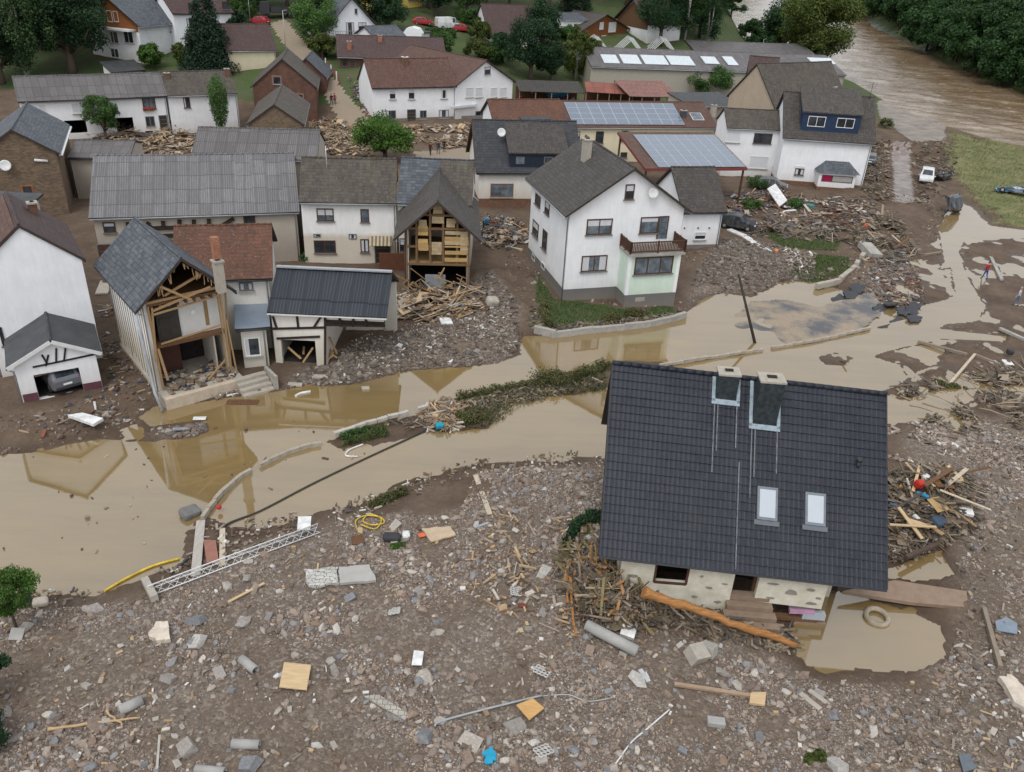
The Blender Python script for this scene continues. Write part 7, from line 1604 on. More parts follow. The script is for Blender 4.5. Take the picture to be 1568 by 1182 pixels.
# larger stones one can tell apart
pr_ = []
for i, c in enumerate(((.30, .275, .25), (.22, .20, .185), (.36, .33, .29), (.20, .205, .215), (.25, .19, .15), (.42, .40, .37))):
    for q in range(2):
        bm_v = IV.copy(); mb = MB(); v = IV * (1 + NR_.normal(size=(12, 1)) * .2) * [1.25, .85, .55]
        if q: # squared block
            v = np.array([(x, y, z) for x in (-1, 1) for y in (-.7, .7) for z in (-.45, .45)]) * (1 + NR_.normal(size=(8, 1)) * .09); mb.add(v, [(0, 1, 3, 2), (4, 6, 7, 5), (0, 4, 5, 1), (2, 3, 7, 6), (0, 2, 6, 4), (1, 5, 7, 3)])
        else: mb.add(v, [tuple(f) for f in IF])
        me = mb.mesh('stone'); me.materials.append(M_plain('stone_%d' % i, c, .85, .3, 3, .5)); pr_.append(me)
rs = random.Random(5); n = 0
while n < 290:
    x = rs.uniform(-10, 1570); y = rs.uniform(800, 1190) if rs.random() < .85 else rs.uniform(700, 1100)
    p = gat(x, y)
    if sdf(vis, np.array([p[0]]), np.array([p[1]]))[0] < .4 or p[2] < .1: continue
    o = bpy.data.objects.new('stone', pr_[rs.randrange(12)]); C.objects.link(o); s_ = min(.36, .09 * rs.random() ** -.45); o.location = (p[0], p[1], p[2] + s_ * .15); o.rotation_euler = (rs.uniform(-.5, .5), rs.uniform(-.5, .5), rs.uniform(0, 6.3)); o.scale = (s_, s_, s_)
    tag(o, 'loose grey or brown stone lying on the foreground rubble bank', 'stone', 'larger stones on the foreground rubble bank'); n += 1
# ---------------------------------------------------------------- loose debris: boxes, boards, sticks, scraps
def pieces(X, Y, L, Wd, Tk, up, pile=0.0, tilt=.25):
    n = len(X); B = np.array([(x, y, z) for z in (-.5, .5) for (x, y) in ((-.5, -.5), (.5, -.5), (.5, .5), (-.5, .5))]); V = B[None] * np.stack([L, Wd, Tk], 1)[:, None, :]
    a = NR_.rand(n) * 6.283; e = NR_.normal(size=n) * tilt; ca, sa, ce, se = np.cos(a), np.sin(a), np.cos(e), np.sin(e); R = np.zeros((n, 3, 3))
    R[:, 0, 0] = ca * ce; R[:, 1, 0] = sa * ce; R[:, 2, 0] = se; R[:, 0, 1] = -sa; R[:, 1, 1] = ca; R[:, 0, 2] = -ca * se; R[:, 1, 2] = -sa * se; R[:, 2, 2] = ce
    V = np.einsum('nij,nkj->nki', R, V) * (1 + NR_.normal(size=(n, 8, 1)) * .03); V += np.stack([X, Y, GV(X, Y) + up + Tk * .4 + abs(se) * L * .3], 1)[:, None, :]
    F = np.array([(0, 3, 2, 1), (4, 5, 6, 7), (0, 1, 5, 4), (1, 2, 6, 5), (2, 3, 7, 6), (3, 0, 4, 7)])[None] + (np.arange(n) * 8)[:, None, None]
    return V.reshape(-1, 3), F.reshape(-1, 4)
pal_wood = [(.40, .27, .15), (.30, .21, .13), (.20, .145, .10), (.46, .34, .21), (.25, .18, .12), (.14, .10, .075), (.34, .28, .22), (.5, .46, .40)]
pal_mix = [(.30, .22, .15), (.14, .105, .08), (.50, .49, .47), (.12, .09, .07), (.17, .13, .10), (.20, .16, .13), (.10, .08, .065), (.40, .30, .19), (.24, .22, .21), (.06, .06, .065), (.33, .29, .25), (.17, .13, .10), (.06, .09, .14), (.22, .08, .05)]
pal_pale = [(.30, .25, .20), (.40, .36, .31), (.22, .17, .135), (.26, .22, .19), (.17, .13, .10), (.60, .59, .56), (.20, .16, .13), (.34, .28, .22)]
pal_dark = [(.13, .10, .075), (.18, .14, .10), (.09, .07, .055), (.24, .19, .14), (.10, .095, .09), (.30, .25, .19), (.15, .12, .08)]
def field(label, poly, n, pal, size=(.15, 1.6), pile=.0, cat='debris', name='debris', thr=-.2, seed=1, water=False, px=True, sticks=.5, tilt=.25):
    P = [tuple(gat(*q)[:2]) for q in poly] if px else poly; A = np.array(P); X = NR_.uniform(A[:, 0].min(), A[:, 0].max(), n * 6); Y = NR_.uniform(A[:, 1].min(), A[:, 1].max(), n * 6); s = sdf(P, X, Y)
    k = (s > 0) & (fbm(X, Y, 2.4, 3, seed) > thr)
    if not water: k &= GV(X, Y) > .0
    X = X[k][:n]; Y = Y[k][:n]; s = s[k][:n]; m = len(X); st = NR_.rand(m) < sticks; u = NR_.rand(m) ** 2.2; L = size[0] + (size[1] - size[0]) * u; Wd = np.where(st, .03 + .10 * NR_.rand(m), L * (.35 + .5 * NR_.rand(m))); Tk = np.where(st, .02 + .06 * NR_.rand(m), .02 + .12 * NR_.rand(m) * (L < .8)); L = np.where(st, L, L * .6); Wd = np.where(st, Wd, Wd * .6)
    up = np.maximum(0, -GV(X, Y)) * (1 if water else 0) + pile * NR_.rand(m) * np.clip(s / 1.5, 0, 1)
    V, F = pieces(X, Y, L, Wd, Tk, up, tilt=tilt); o = link(name, np_mesh(name, V, F), M_isl('debris_%d_%d' % (len(pal), int(sum(sum(c) for c in pal) * 1000)), pal, scale=6, bump=.2)); tag(o, label, cat, kind='stuff'); return o
field('splintered timber and planks in the yard before the long farmhouse', [(178, 196), (292, 200), (300, 236), (205, 240), (120, 204)], 900, pal_wood, (.2, 2.6), .8, seed=2)
field('timber debris and scraps in the yard behind the brown tiled roofs', [(480, 178), (545, 190), (560, 205), (570, 240), (480, 236), (462, 200)], 1100, pal_wood, (.2, 2.0), .7, seed=3)
field('timber debris spread along the foot of the long white house', [(600, 192), (730, 190), (735, 232), (640, 222), (610, 230)], 900, pal_wood, (.2, 2.2), .3, seed=4)
field('dark debris and furniture remains by the lane corner', [(532, 118), (560, 140), (568, 180), (545, 160)], 300, pal_mix, (.2, 1.2), .5, seed=5)
field('heap of household debris beside the ruined gabled house', [(736, 335), (800, 340), (812, 372), (770, 385), (735, 372)], 900, pal_mix, (.15, 1.5), .9, seed=6); field('pale scraps thrown on the heap beside the ruined gabled house', [(752, 340), (806, 342), (806, 362), (760, 366)], 260, pal_pale, (.15, .8), 1.1, seed=7)
field('broken beams piled in front of the ruined gabled house', [(625, 445), (738, 440), (745, 475), (690, 490), (600, 492), (612, 460)], 420, pal_wood, (.3, 3.0), .9, seed=8, sticks=.7)
field('bricks and small scraps on the bank below the ruined gabled house', [(500, 540), (600, 500), (735, 465), (800, 500), (780, 560), (700, 556), (600, 572), (500, 590)], 800, pal_pale, (.08, .5), .1, seed=9)
field('scraps and splinters around the left ruined house and mud lane', [(150, 420), (215, 500), (240, 610), (190, 650), (60, 680), (20, 650), (150, 600), (165, 560), (150, 480)], 420, pal_mix, (.08, .7), .05, seed=10); field('splintered boards heaped by the left wall of the slate ruin', [(165, 470), (200, 475), (205, 500), (180, 502)], 160, pal_wood, (.3, 1.8), .5, seed=11, sticks=.8)
field('mixed debris in front of the ruined slate house and steps', [(245, 590), (420, 580), (470, 562), (500, 560), (490, 590), (400, 604), (260, 616)], 350, pal_pale, (.08, .7), .1, seed=12)
field('flood debris tangled in the gardens before the white side house', [(1112, 296), (1190, 290), (1310, 300), (1345, 310), (1350, 350), (1290, 356), (1140, 352), (1112, 340)], 1500, pal_mix, (.12, 1.6), .3, seed=13)
field('dark brushwood and boards swept across the garden wall', [(1130, 340), (1290, 352), (1370, 330), (1410, 390), (1360, 400), (1300, 372), (1150, 362)], 1500, pal_dark, (.2, 2.2), .4, seed=14, sticks=.75)
field('dark wreckage piled on both sides of the rutted lane left', [(1318, 225), (1362, 215), (1366, 312), (1320, 300)], 900, pal_dark, (.15, 1.6), .5, seed=15); field('dark wreckage piled right of the rutted lane', [(1398, 218), (1450, 215), (1465, 250), (1445, 300), (1404, 312)], 900, pal_dark, (.15, 1.5), .5, seed=16)
field('pale rubble and scraps beside the white kerb near the parked car', [(1200, 380), (1250, 388), (1240, 420), (1200, 410)], 250, pal_pale, (.15, .9), .3, seed=17)
field('scraps and slabs in the churned mud at the broken road end', [(1300, 380), (1400, 385), (1420, 470), (1400, 520), (1340, 500), (1330, 440)], 500, pal_mix, (.12, 1.0), .12, seed=18)
field('driftwood and scraps over the wet flats at the right edge', [(1380, 590), (1568, 560), (1568, 660), (1470, 660), (1370, 640)], 600, pal_dark, (.15, 1.8), .15, seed=19, sticks=.7); field('white plaster fragments on the mud right of the tipped house', [(1357, 640), (1465, 600), (1475, 680), (1380, 730), (1357, 735)], 260, pal_pale, (.2, 1.0), .12, seed=20, sticks=.2)
field('big tangle of timber, branches and rubbish against the right end of the tipped house', [(1352, 730), (1440, 720), (1492, 745), (1485, 800), (1440, 838), (1362, 862), (1352, 800)], 2300, pal_dark, (.2, 1.9), 1.0, seed=21, sticks=.8, water=True, thr=-9); field('coloured boards and rubbish on top of the tangle beside the tipped house', [(1356, 745), (1440, 735), (1480, 760), (1470, 800), (1420, 830), (1362, 850)], 300, pal_wood + [(.6, .6, .58), (.5, .22, .06), (.1, .15, .25)], (.2, 1.3), 1.2, seed=22, sticks=.4, water=True, thr=-9)
field('roots, branches and mud jammed at the corner of the tipped house', [(862, 840), (930, 850), (965, 880), (1010, 925), (990, 968), (900, 960), (862, 900)], 2600, pal_dark + [(.36, .20, .09), (.20, .17, .08)], (.25, 1.6), 1.3, seed=23, sticks=.95, thr=-9, tilt=.55); field('brushwood under the front of the tipped house', [(1000, 900), (1120, 940), (1230, 975), (1215, 1000), (1080, 975), (990, 940)], 900, pal_dark, (.2, 1.5), .3, seed=24, sticks=.9, thr=-9)
field('driftwood knot and rubbish caught on the levee', [(650, 625), (690, 612), (715, 640), (700, 660), (655, 662)], 420, pal_wood, (.15, 1.3), .7, seed=25, sticks=.9, water=True, thr=-9); field('twigs and straw along the levee crest', [(530, 665), (650, 636), (760, 600), (930, 562), (930, 590), (760, 625), (640, 662)], 900, pal_dark, (.1, .8), .15, seed=26, sticks=.95, water=True)
field('scraps strewn over the foreground rubble', [(-20, 960), (480, 830), (860, 820), (1000, 1000), (1568, 1050), (1568, 1182), (-20, 1182)], 900, pal_pale + pal_wood, (.05, .42), .02, seed=27, sticks=.45); field('branches and splinters on the gravel left of the tipped house', [(760, 780), (925, 800), (880, 1000), (700, 900)], 260, pal_wood, (.15, 1.0), .1, seed=28, sticks=.9)
field('scraps on the rubble bank right of the puddle', [(1460, 640), (1568, 640), (1568, 1182), (1250, 1182), (1470, 1000)], 500, pal_pale + pal_dark, (.06, .5), .03, seed=29, sticks=.35); field('scraps along the muddy kerb south of the broken road', [(1010, 562), (1340, 520), (1350, 560), (1250, 590), (1050, 560)], 320, pal_dark, (.15, 1.4), .12, seed=30, sticks=.8)
field('brush and reeds along the garden wall of the big white house', [(815, 470), (840, 500), (1030, 480), (1045, 492), (850, 518), (810, 500)], 700, pal_dark + [(.10, .12, .05)], (.15, 1.0), .4, seed=34, sticks=.9)
field('bits of straw and foam drifting on the brown water', [(0, 700), (240, 680), (500, 640), (640, 650), (500, 740), (300, 780), (200, 860), (0, 890)], 40, pal_dark + [(.42, .36, .27)], (.05, .45), 0, seed=61, sticks=.6, water=True, tilt=.02); field('scum and twigs along the near shore', [(0, 905), (150, 905), (290, 850), (300, 800), (400, 800), (540, 765), (720, 705), (925, 690), (925, 712), (720, 730), (560, 790), (420, 830), (310, 880), (150, 930), (0, 930)], 900, pal_dark + pal_pale, (.05, .5), .02, seed=62, sticks=.7, water=True)
# ---------------------------------------------------------------- single things lying about
def lay(name, label, cat, a, b, w, t, m, lift=.06, group=None, za=None, zb=None, taper=None, kind='beam', n=8):
    """long thing between two photo points on the ground"""
    p = gat(*a); q = gat(*b); p = Vector(p) + Vector((0, 0, lift)); q = Vector(q) + Vector((0, 0, lift))
    if za is not None: p.z += za
    if zb is not None: q.z += zb
    c = (p + q) / 2; mb = MB()
    if kind == 'beam': mb.beam(p - c, q - c, w, t)
    else:
        pts = [p - c + (q - p) * k / 5 + Vector((rnd.uniform(-.04, .04), rnd.uniform(-.04, .04), rnd.uniform(-.02, .03))) * (0 if k in (0, 5) or kind == 'pipe' else 1.5) for k in range(6)]
        N_ = 18; P2 = [pts[min(4, int(j * 5 / N_))].lerp(pts[min(4, int(j * 5 / N_)) + 1], j * 5 / N_ - min(4, int(j * 5 / N_))) + Vector((rnd.uniform(-.2, .2), rnd.uniform(-.2, .2), rnd.uniform(-.2, .2))) * w for j in range(N_ + 1)]; mb.tube(P2, [w * (1 - (1 - (taper or 1)) * j / N_) * rnd.uniform(.86, 1.12) * (1.5 if j == 0 else 1) for j in range(N_ + 1)], n)
    o = mb.build(name, m); o.location = c; return tag(o, label, cat, group)
def slabq(name, label, cat, pts, t, m, lift=.02, tilt=None, group=None, jag=0):
    P = [Vector(gat(*q)) for q in pts]; c = sum(P, Vector()) / len(P); z = max(p.z for p in P) + lift; Q = [Vector((p.x - c.x, p.y - c.y, (tilt[i] if tilt else 0))) for i, p in enumerate(P)]
    if jag:
        R_ = []
        for i in range(len(Q)):
            a, b = Q[i], Q[(i + 1) % len(Q)]
            for k in range(4): R_.append(a + (b - a) * k / 4 + (Vector((rnd.uniform(-jag, jag), rnd.uniform(-jag, jag), 0)) if k else Vector()))
        Q = R_
    mb = MB(); mb.extr([q + Vector((0, 0, -t * .3)) for q in Q], (0, 0, t)); o = mb.build(name, m); o.location = (c.x, c.y, z); return tag(o, label, cat, group)
conc_pipe = M_plain('pipe_concrete', (.33, .325, .31), .85, .15, 3, .2); ply = M_wood('plywood', (.52, .38, .22), .7, .2, axis=0); ply2 = M_wood('plywood_orange', (.50, .30, .12), .7, .2, axis=0); pale_plank = M_wood('plank_pale', (.50, .43, .33), .8, .3, axis=1); grey_plank = M_wood('plank_grey', (.40, .37, .33), .8, .25)
bone = M_plain('plastic_white', (.66, .66, .65), .5, .35, 2); dkrub = M_plain('rubber_dark', (.045, .045, .05), .7, .2); yel = M_plain('plastic_yellow', (.60, .43, .05), .55, .45, 3); redpl = M_plain('plastic_red', (.45, .03, .02), .4); bluepl = M_plain('plastic_blue', (.02, .22, .40), .5); teal = M_plain('plastic_teal', (.02, .22, .22), .5)
def pipe(label, a, b, r, lift=.1):
    p = Vector(gat(*a)) + Vector((0, 0, lift)); q = Vector(gat(*b)) + Vector((0, 0, lift)); c = (p + q) / 2; d = (q - p); L = d.length; R = d.to_track_quat('Z', 'Y').to_matrix(); mb = MB()
    mb.lathe([(r, -L / 2), (r, L / 2), (r * .8, L / 2), (r * .8, -L / 2)], (0, 0, 0), 18, 0, R, closed=True); o = mb.build('concrete_pipe', conc_pipe); o.location = c; return tag(o, label, 'pipe', None)
pipe('long grey concrete pipe below the root tangle', (897, 962), (975, 1003), .24, .2); pipe('short concrete pipe on the rubble beside the peeled branch', (183, 1092), (218, 1076), .2, .12); pipe('short grey pipe standing aslant left of the plywood sheet', (370, 1012), (392, 1030), .18, .12); pipe('short horizontal pipe near the bottom edge at left', (356, 1142), (398, 1144), .17, .12); pipe('pipe end showing at the bottom edge beside the short horizontal pipe', (300, 1180), (345, 1184), .15, .08)
lay('peeled_log', 'long orange-brown peeled tree trunk leaning along the front of the tipped house', 'log', (978, 950), (1216, 996), .2, 0, M_wood('log_orange', (.42, .20, .07), var=.6, axis=0), .3, za=1.35, zb=.0, kind='log', taper=.75, n=12)
for i, (a, b, w, lb) in enumerate((((872, 896), (880, 985), .07, 'thin orange stripped branch hanging down from the root tangle'), ((880, 870), (950, 905), .16, 'pale stripped trunk piece in the root tangle'), ((900, 920), (960, 968), .06, 'thin stripped branch across the root tangle'), ((1000, 920), (1045, 960), .07, 'grey branch between root tangle and log'), ((868, 935), (866, 888), .05, 'short orange branch at the left of the root tangle'), ((940, 880), (965, 912), .09, 'orange root stub at the start of the long trunk'), ((905, 858), (930, 900), .12, 'thick grey root in the middle of the tangle'))):
    lay('stripped_branch', lb, 'branch', a, b, w, 0, M_wood('log_orange' if i in (0, 4, 5) else 'branch_pale', (.42, .20, .07) if i in (0, 4, 5) else (.36, .29, .21), axis=0), .5, kind='log', taper=.6)
lay('peeled_branch', 'long pale peeled branch on the rubble at the lower left', 'branch', (75, 1120), (215, 1102), .06, 0, M_wood('branch_tan', (.48, .34, .19), axis=0), .12, kind='log', taper=.6); lay('peeled_branch', 'short pale branch crossing the long peeled one', 'branch', (165, 1093), (188, 1117), .05, 0, M_wood('branch_tan', (.48, .34, .19), axis=0), .16, kind='log', taper=.6)
lay('plank', 'pale plank pointing to the water above the gravel', 'plank', (728, 730), (750, 790), .26, .07, pale_plank, .1); lay('plank', 'upright pale grey plank walkway left of the red mat', 'plank', (308, 800), (300, 884), .42, .08, grey_plank, .1); lay('plank', 'light plank right of the red mat', 'plank', (341, 812), (341, 868), .26, .06, pale_plank, .1)
lay('plank', 'long dark-edged beam lying below the concrete block', 'plank', (1032, 1050), (1150, 1068), .16, .1, M_wood('plank_tan', (.36, .26, .18), axis=0), .1); lay('plank', 'broken plank on the rubble beneath the lattice mast', 'plank', (350, 925), (405, 896), .12, .05, ply, .12); lay('plank', 'thin upright plank near the bottom left', 'plank', (245, 1128), (241, 1180), .08, .05, grey_plank, .08)
for a, b, lb in (((1500, 362), (1533, 430), 'long concrete beam lying aslant on the mud flat'), ((1452, 592), (1492, 545), 'pale plank across the puddles at the right'), ((1490, 545), (1568, 575), 'beam running to the right edge beside the white scraps'), ((1060, 556), (1160, 541), 'beam end resting at the kerb behind the tipped roof'), ((1160, 545), (1230, 575), 'crossing timber in the kerb debris'), ((1415, 392), (1440, 388), 'board bridging the narrow channel'), ((1405, 525), (1480, 545), 'rusty orange bar in the shallow water'), ((1505, 935), (1530, 1025), 'dark rail lying on the mud right of the puddle'), ((600, 478), (672, 480), 'long beam at the foot of the ruined gabled house'), ((738, 372), (800, 385), 'pale tree trunk in front of the household heap'), ((1530, 505), (1568, 522), 'concrete wall piece at the right edge'), ((1190, 530), (1330, 505), 'stone kerb remnant along the broken road')):
    lay('timber_beam' if 'concrete' not in lb and 'kerb' not in lb else 'concrete_beam', lb, 'beam', a, b, .3 if 'long' in lb or 'concrete' in lb else .18, .2, pale_plank if 'pale' in lb else (concrete if 'concrete' in lb or 'kerb' in lb else wood_grey), .12)
lay('utility_pole', 'thin dark utility pole leaning over the flooded road', 'pole', (1161, 531), (1161, 531), .1, 0, M_wood('pole_dark', (.045, .035, .03), axis=2), 0)
o = bpy.data.objects['utility_pole']; b0 = Vector(gat(1161, 533)); tp = Vector(at(1132, 414, 5.0)); bpy.data.objects.remove(o)
mb = MB(); mb.tube([(0, 0, -.4), (tp.x - b0.x, tp.y - b0.y, 5.0)], [.12, .08], 8); o = mb.build('utility_pole', M_wood('pole_dark', (.045, .035, .03), axis=2)); o.location = b0; tag(o, 'thin dark utility pole leaning over the flooded road', 'pole')
# lattice mast
p = Vector(gat(228, 912)) + Vector((0, 0, .25)); q = Vector(gat(488, 815)) + Vector((0, 0, .25)); c = (p + q) / 2; d = (q - p).normalized(); sd_ = Vector((-d.y, d.x, 0)); r0 = empty('lattice_mast', c, 0, 'long white lattice girder lying along the gravel shore', 'girder'); L = (q - p).length
for s_, z_ in ((-.22, -.1), (.22, -.1), (0, .28)): mb = MB(); mb.tube([-d * L / 2 + sd_ * s_ + Vector((0, 0, z_)), sd_ * s_ + Vector((0, 0, z_ + .03)), d * L / 2 + sd_ * s_ + Vector((0, 0, z_))], .03, 6); mb.build('chord', metal_white, r0)
mb = MB(); nn = int(L / .35)
for k in range(nn):
    a = -L / 2 + L * k / nn; b = -L / 2 + L * (k + 1) / nn
    for (s0, z0), (s1, z1) in (((-.22, -.1), (.22, -.1)), ((.22, -.1), (0, .28)), ((0, .28), (-.22, -.1))):
        if k % 2: s0, z0, s1, z1 = s1, z1, s0, z0
        mb.tube([d * a + sd_ * s0 + Vector((0, 0, z0)), d * b + sd_ * s1 + Vector((0, 0, z1))], .014, 4, cap=False)
mb.build('lattice', metal_white, r0)
lay('concrete_post', 'thick concrete post at the lower end of the white lattice girder', 'post', (223, 893), (238, 922), .3, .3, concrete_pale, .2); slabq('white_board', 'white board resting on the upper end of the lattice girder', 'board', [(458, 806), (478, 804), (476, 820), (456, 822)], .05, bone, .35)
def rope(name, label, cat, pts, r, m, lift=.06, water=False):
    P = [Vector(gat(*q)) for q in pts]; P = [Vector((p.x, p.y, max(p.z, 0.0) + lift)) for p in P]; c = P[0].copy(); Q = []
    for i in range(len(P) - 1):
        a = P[max(i - 1, 0)]; b = P[i]; d2 = P[i + 1]; e = P[min(i + 2, len(P) - 1)]
        for k in range(6): t = k / 6; Q.append(.5 * ((2 * b) + (d2 - a) * t + (2 * a - 5 * b + 4 * d2 - e) * t * t + (-a + 3 * b - 3 * d2 + e) * t ** 3) - c)
    Q.append(P[-1] - c); mb = MB(); mb.tube(Q, r, 6); o = mb.build(name, m); o.location = c; return tag(o, label, cat)
rope('yellow_hose', 'yellow flattened hose at the shore below the lattice girder', 'hose', [(160, 907), (195, 888), (235, 870), (275, 857)], .06, yel); rope('cable', 'dark cable lying across the brown water', 'cable', [(262, 880), (300, 845), (345, 805), (400, 790), (480, 748), (560, 708), (640, 665), (658, 652)], .055, dkrub, .03)
rope('yellow_rope', 'tangled bright yellow rope on the gravel', 'rope', [(548, 815), (545, 800), (560, 792), (582, 794), (588, 803), (570, 806), (556, 800), (566, 790), (584, 797), (575, 812), (553, 806)], .035, yel, .1); rope('white_cable', 'white cable curving up from the bottom edge', 'cable', [(935, 1182), (965, 1140), (990, 1118), (1025, 1088)], .03, metal_white); rope('metal_pole', 'bent pale metal pole on the foreground rubble', 'pole', [(666, 1116), (675, 1108), (740, 1090), (830, 1068)], .045, metal_grey, .12)
rope('thin_cable', 'thin dark cable trailing from the metal pole', 'cable', [(830, 1068), (870, 1066), (900, 1076), (940, 1070)], .025, metal_grey, .08); rope('white_gutter_piece', 'white bent plastic strip floating beside the levee tip', 'plastic strip', [(556, 681), (535, 690), (530, 700), (548, 703)], .05, bone, .04); rope('white_gutter_piece', 'white curved strip in the water below the black barn', 'plastic strip', [(453, 613), (462, 608), (476, 605)], .09, bone, .05)
rope('white_drainpipe', 'bent white drainpipe lying before the hip-roofed bay', 'pipe', [(1196, 334), (1200, 326), (1218, 324)], .12, bone, .15)
# ring, pavers, slabs
p = gat(1340, 953); mb = MB(); mb.lathe([(.47 + .12 * math.cos(a), .11 * math.sin(a) * 1.2) for a in [i * math.pi / 4 for i in range(8)]], (0, 0, .06), 26, 0, Matrix.Rotation(.12, 3, 'X'), closed=True); o = mb.build('tyre_ring', M_plain('ring_muddy', (.33, .28, .21), .85, .3)); o.location = (p[0], p[1], 0.02); tag(o, 'mud-coated tyre floating in the puddle before the tipped house', 'tyre')
slabq('concrete_slab', 'flat grey concrete slab on the gravel', 'slab', [(520, 872), (566, 868), (576, 892), (520, 898)], .14, M_plain('slab_grey', (.36, .35, .33), .85, .1), .06, jag=.06)
crz = M_brick('crazy_paving', (.55, .54, .50), (.42, .41, .38), (.06, .055, .05), .28, .22, .8, .5, .12); slabq('crazy_paving_slab', 'slab of cracked white crazy paving beside the grey slab', 'slab', [(466, 876), (518, 872), (519, 898), (474, 902)], .14, crz, .05, jag=.1)
slabq('plywood_sheet', 'tan plywood sheet lying on the foreground rubble', 'board', [(436, 1022), (477, 1024), (470, 1060), (428, 1056)], .04, ply, .12, tilt=(.05, 0, -.03, 0)); slabq('white_board', 'small clean white board on the rubble right of the plywood', 'board', [(634, 1000), (649, 1001), (646, 1023), (630, 1022)], .03, bone, .12); slabq('orange_board', 'orange-brown board tilted beside the bent metal pole', 'board', [(790, 1088), (815, 1078), (833, 1090), (810, 1107)], .04, ply2, .14, tilt=(.1, .1, 0, 0))
slabq('paving_strip', 'strip of pale paving stones still joined together', 'paving', [(558, 1070), (580, 1068), (628, 1098), (620, 1106)], .08, M_brick('paver_pale', (.42, .40, .35), (.34, .32, .28), (.12, .10, .08), .22, .22, .9), .08); slabq('tan_slab', 'flat tan sandstone slab near the yellow rope', 'slab', [(645, 812), (690, 808), (698, 822), (660, 832)], .08, M_plain('sandstone', (.46, .36, .25), .9, .15), .06, jag=.05)
slabq('red_mat', 'reddish brick-coloured mat between the two planks', 'mat', [(313, 834), (331, 832), (336, 864), (317, 866)], .06, M_plain('mat_red', (.27, .13, .10), .9), .06); slabq('white_slab', 'large white insulated door panel lying on the mud below the garage', 'panel', [(106, 644), (128, 640), (161, 654), (146, 664)], .18, bone, .25)
slabq('tan_box', 'flattened cardboard at the end of the dark-edged beam', 'cardboard', [(1148, 1066), (1172, 1064), (1170, 1084), (1146, 1082)], .1, ply, .1); slabq('stone_fragment', 'jagged pale stone fragment at left among the rubble', 'stone', [(228, 975), (240, 958), (258, 956), (262, 984), (240, 986)], .2, M_plain('limestone', (.55, .48, .40), .9, .25, 3), .04, jag=.05)
slabq('blue_sheet', 'blue-grey round-topped panel at the right edge', 'panel', [(1522, 955), (1540, 948), (1556, 958), (1556, 974), (1524, 970)], .04, M_plain('panel_blue', (.20, .24, .29), .4), .1); slabq('teal_sheet', 'crumpled bright blue plastic sheet at the bottom edge', 'plastic', [(738, 1158), (756, 1146), (760, 1168), (742, 1172)], .06, M_plain('plastic_cyan', (.02, .28, .45), .5), .08, jag=.08); slabq('grey_sheet', 'dark grey glossy panel near the bottom right', 'panel', [(1466, 1160), (1482, 1158), (1492, 1182), (1474, 1186)], .05, M_plain('panel_slate', (.12, .14, .16), .4), .08)
slabq('pale_boulder', 'large pale sandstone slab at the right edge below the rail', 'stone', [(1525, 1045), (1545, 1042), (1568, 1062), (1575, 1095), (1550, 1080)], .25, M_plain('limestone', (.55, .48, .40), .9, .25, 3), .05, jag=.07); slabq('white_car_door', 'large white panel leaning in the garden debris before the white side house', 'panel', [(1172, 304), (1184, 298), (1204, 314), (1192, 322)], .12, bone, .7, tilt=(.4, .5, -.2, -.3))
for i, (x, y) in enumerate(((790, 908), (830, 1030), (832, 1152), (604, 938))):
    p = gat(x, y); r0 = MB(); z = (.3 if i == 3 else .0)
    for a in range(3):
        for b in range(4): r0.lathe([(.10 + .035 * math.cos(t), .035 * math.sin(t)) for t in [k * math.pi / 3 for k in range(6)]], ((a - 1) * .2, (b - 1.5) * .2, 0), 10, 0, closed=True)
    o = r0.build('grass_paver', M_plain('grid_paver', (.46, .45, .43), .85, .12)); o.location = (p[0], p[1], p[2] + .1); o.rotation_euler = (.2 * (i - 1), .15, i * 1.1); o.scale = (.8, .8, 1); tag(o, ('ring-patterned concrete grid paver left of the root tangle', 'ring-patterned grid paver above the bent pole', 'ring-patterned grid paver near the bottom edge', 'pale ring grid with blue strut left of centre')[i], 'paver')
def block(name, label, cat, px, dims, m, rz=0, tilt=(0, 0), lift=None, bev=.02):
    p = gat(*px); mb = MB(); mb.obox((0, 0, 0), *dims); o = mb.build(name, m); o.location = (p[0], p[1], max(p[2], 0) + (dims[2] * .4 if lift is None else lift)); o.rotation_euler = (tilt[0], tilt[1], rz); md = o.modifiers.new('edge', 'BEVEL'); md.width = bev; md.segments = 2; return tag(o, label, cat)
block('concrete_block', 'big broken concrete block below the tipped house steps', 'block', (1066, 1008), (.75, .7, .6), concrete_pale, .5, (.3, .2)); block('concrete_block', 'tan face of a broken wall piece joined to the big block', 'block', (1084, 1000), (.5, .6, .5), concrete, .9, (-.2, .2)); block('kerb_stone', 'grey kerb stone at the lower right', 'stone', (1096, 1108), (.65, .35, .22), conc_pipe, -.1); block('paving_slab', 'pale long paving slab in the lower right rubble', 'slab', (1240, 1075), (.95, .24, .1), concrete_pale, -.9); block('paving_slab', 'second pale paving slab parallel to the first', 'slab', (1252, 1068), (.8, .22, .1), concrete_pale, -.85)
block('white_appliance', 'white crumpled box beside the long concrete pipe', 'appliance', (961, 972), (.62, .5, .3), bone, -.3, (.25, .1)); block('grey_socket_block', 'grey ribbed block below the long concrete pipe', 'block', (986, 1037), (.2, .62, .16), M_plain('socket_grey', (.42, .43, .44), .6), .5, (.1, 0)); block('brick', 'lone dark red brick left of the root tangle', 'brick', (800, 929), (.34, .26, .14), M_plain('brick_lone', (.16, .05, .035), .9), .3)
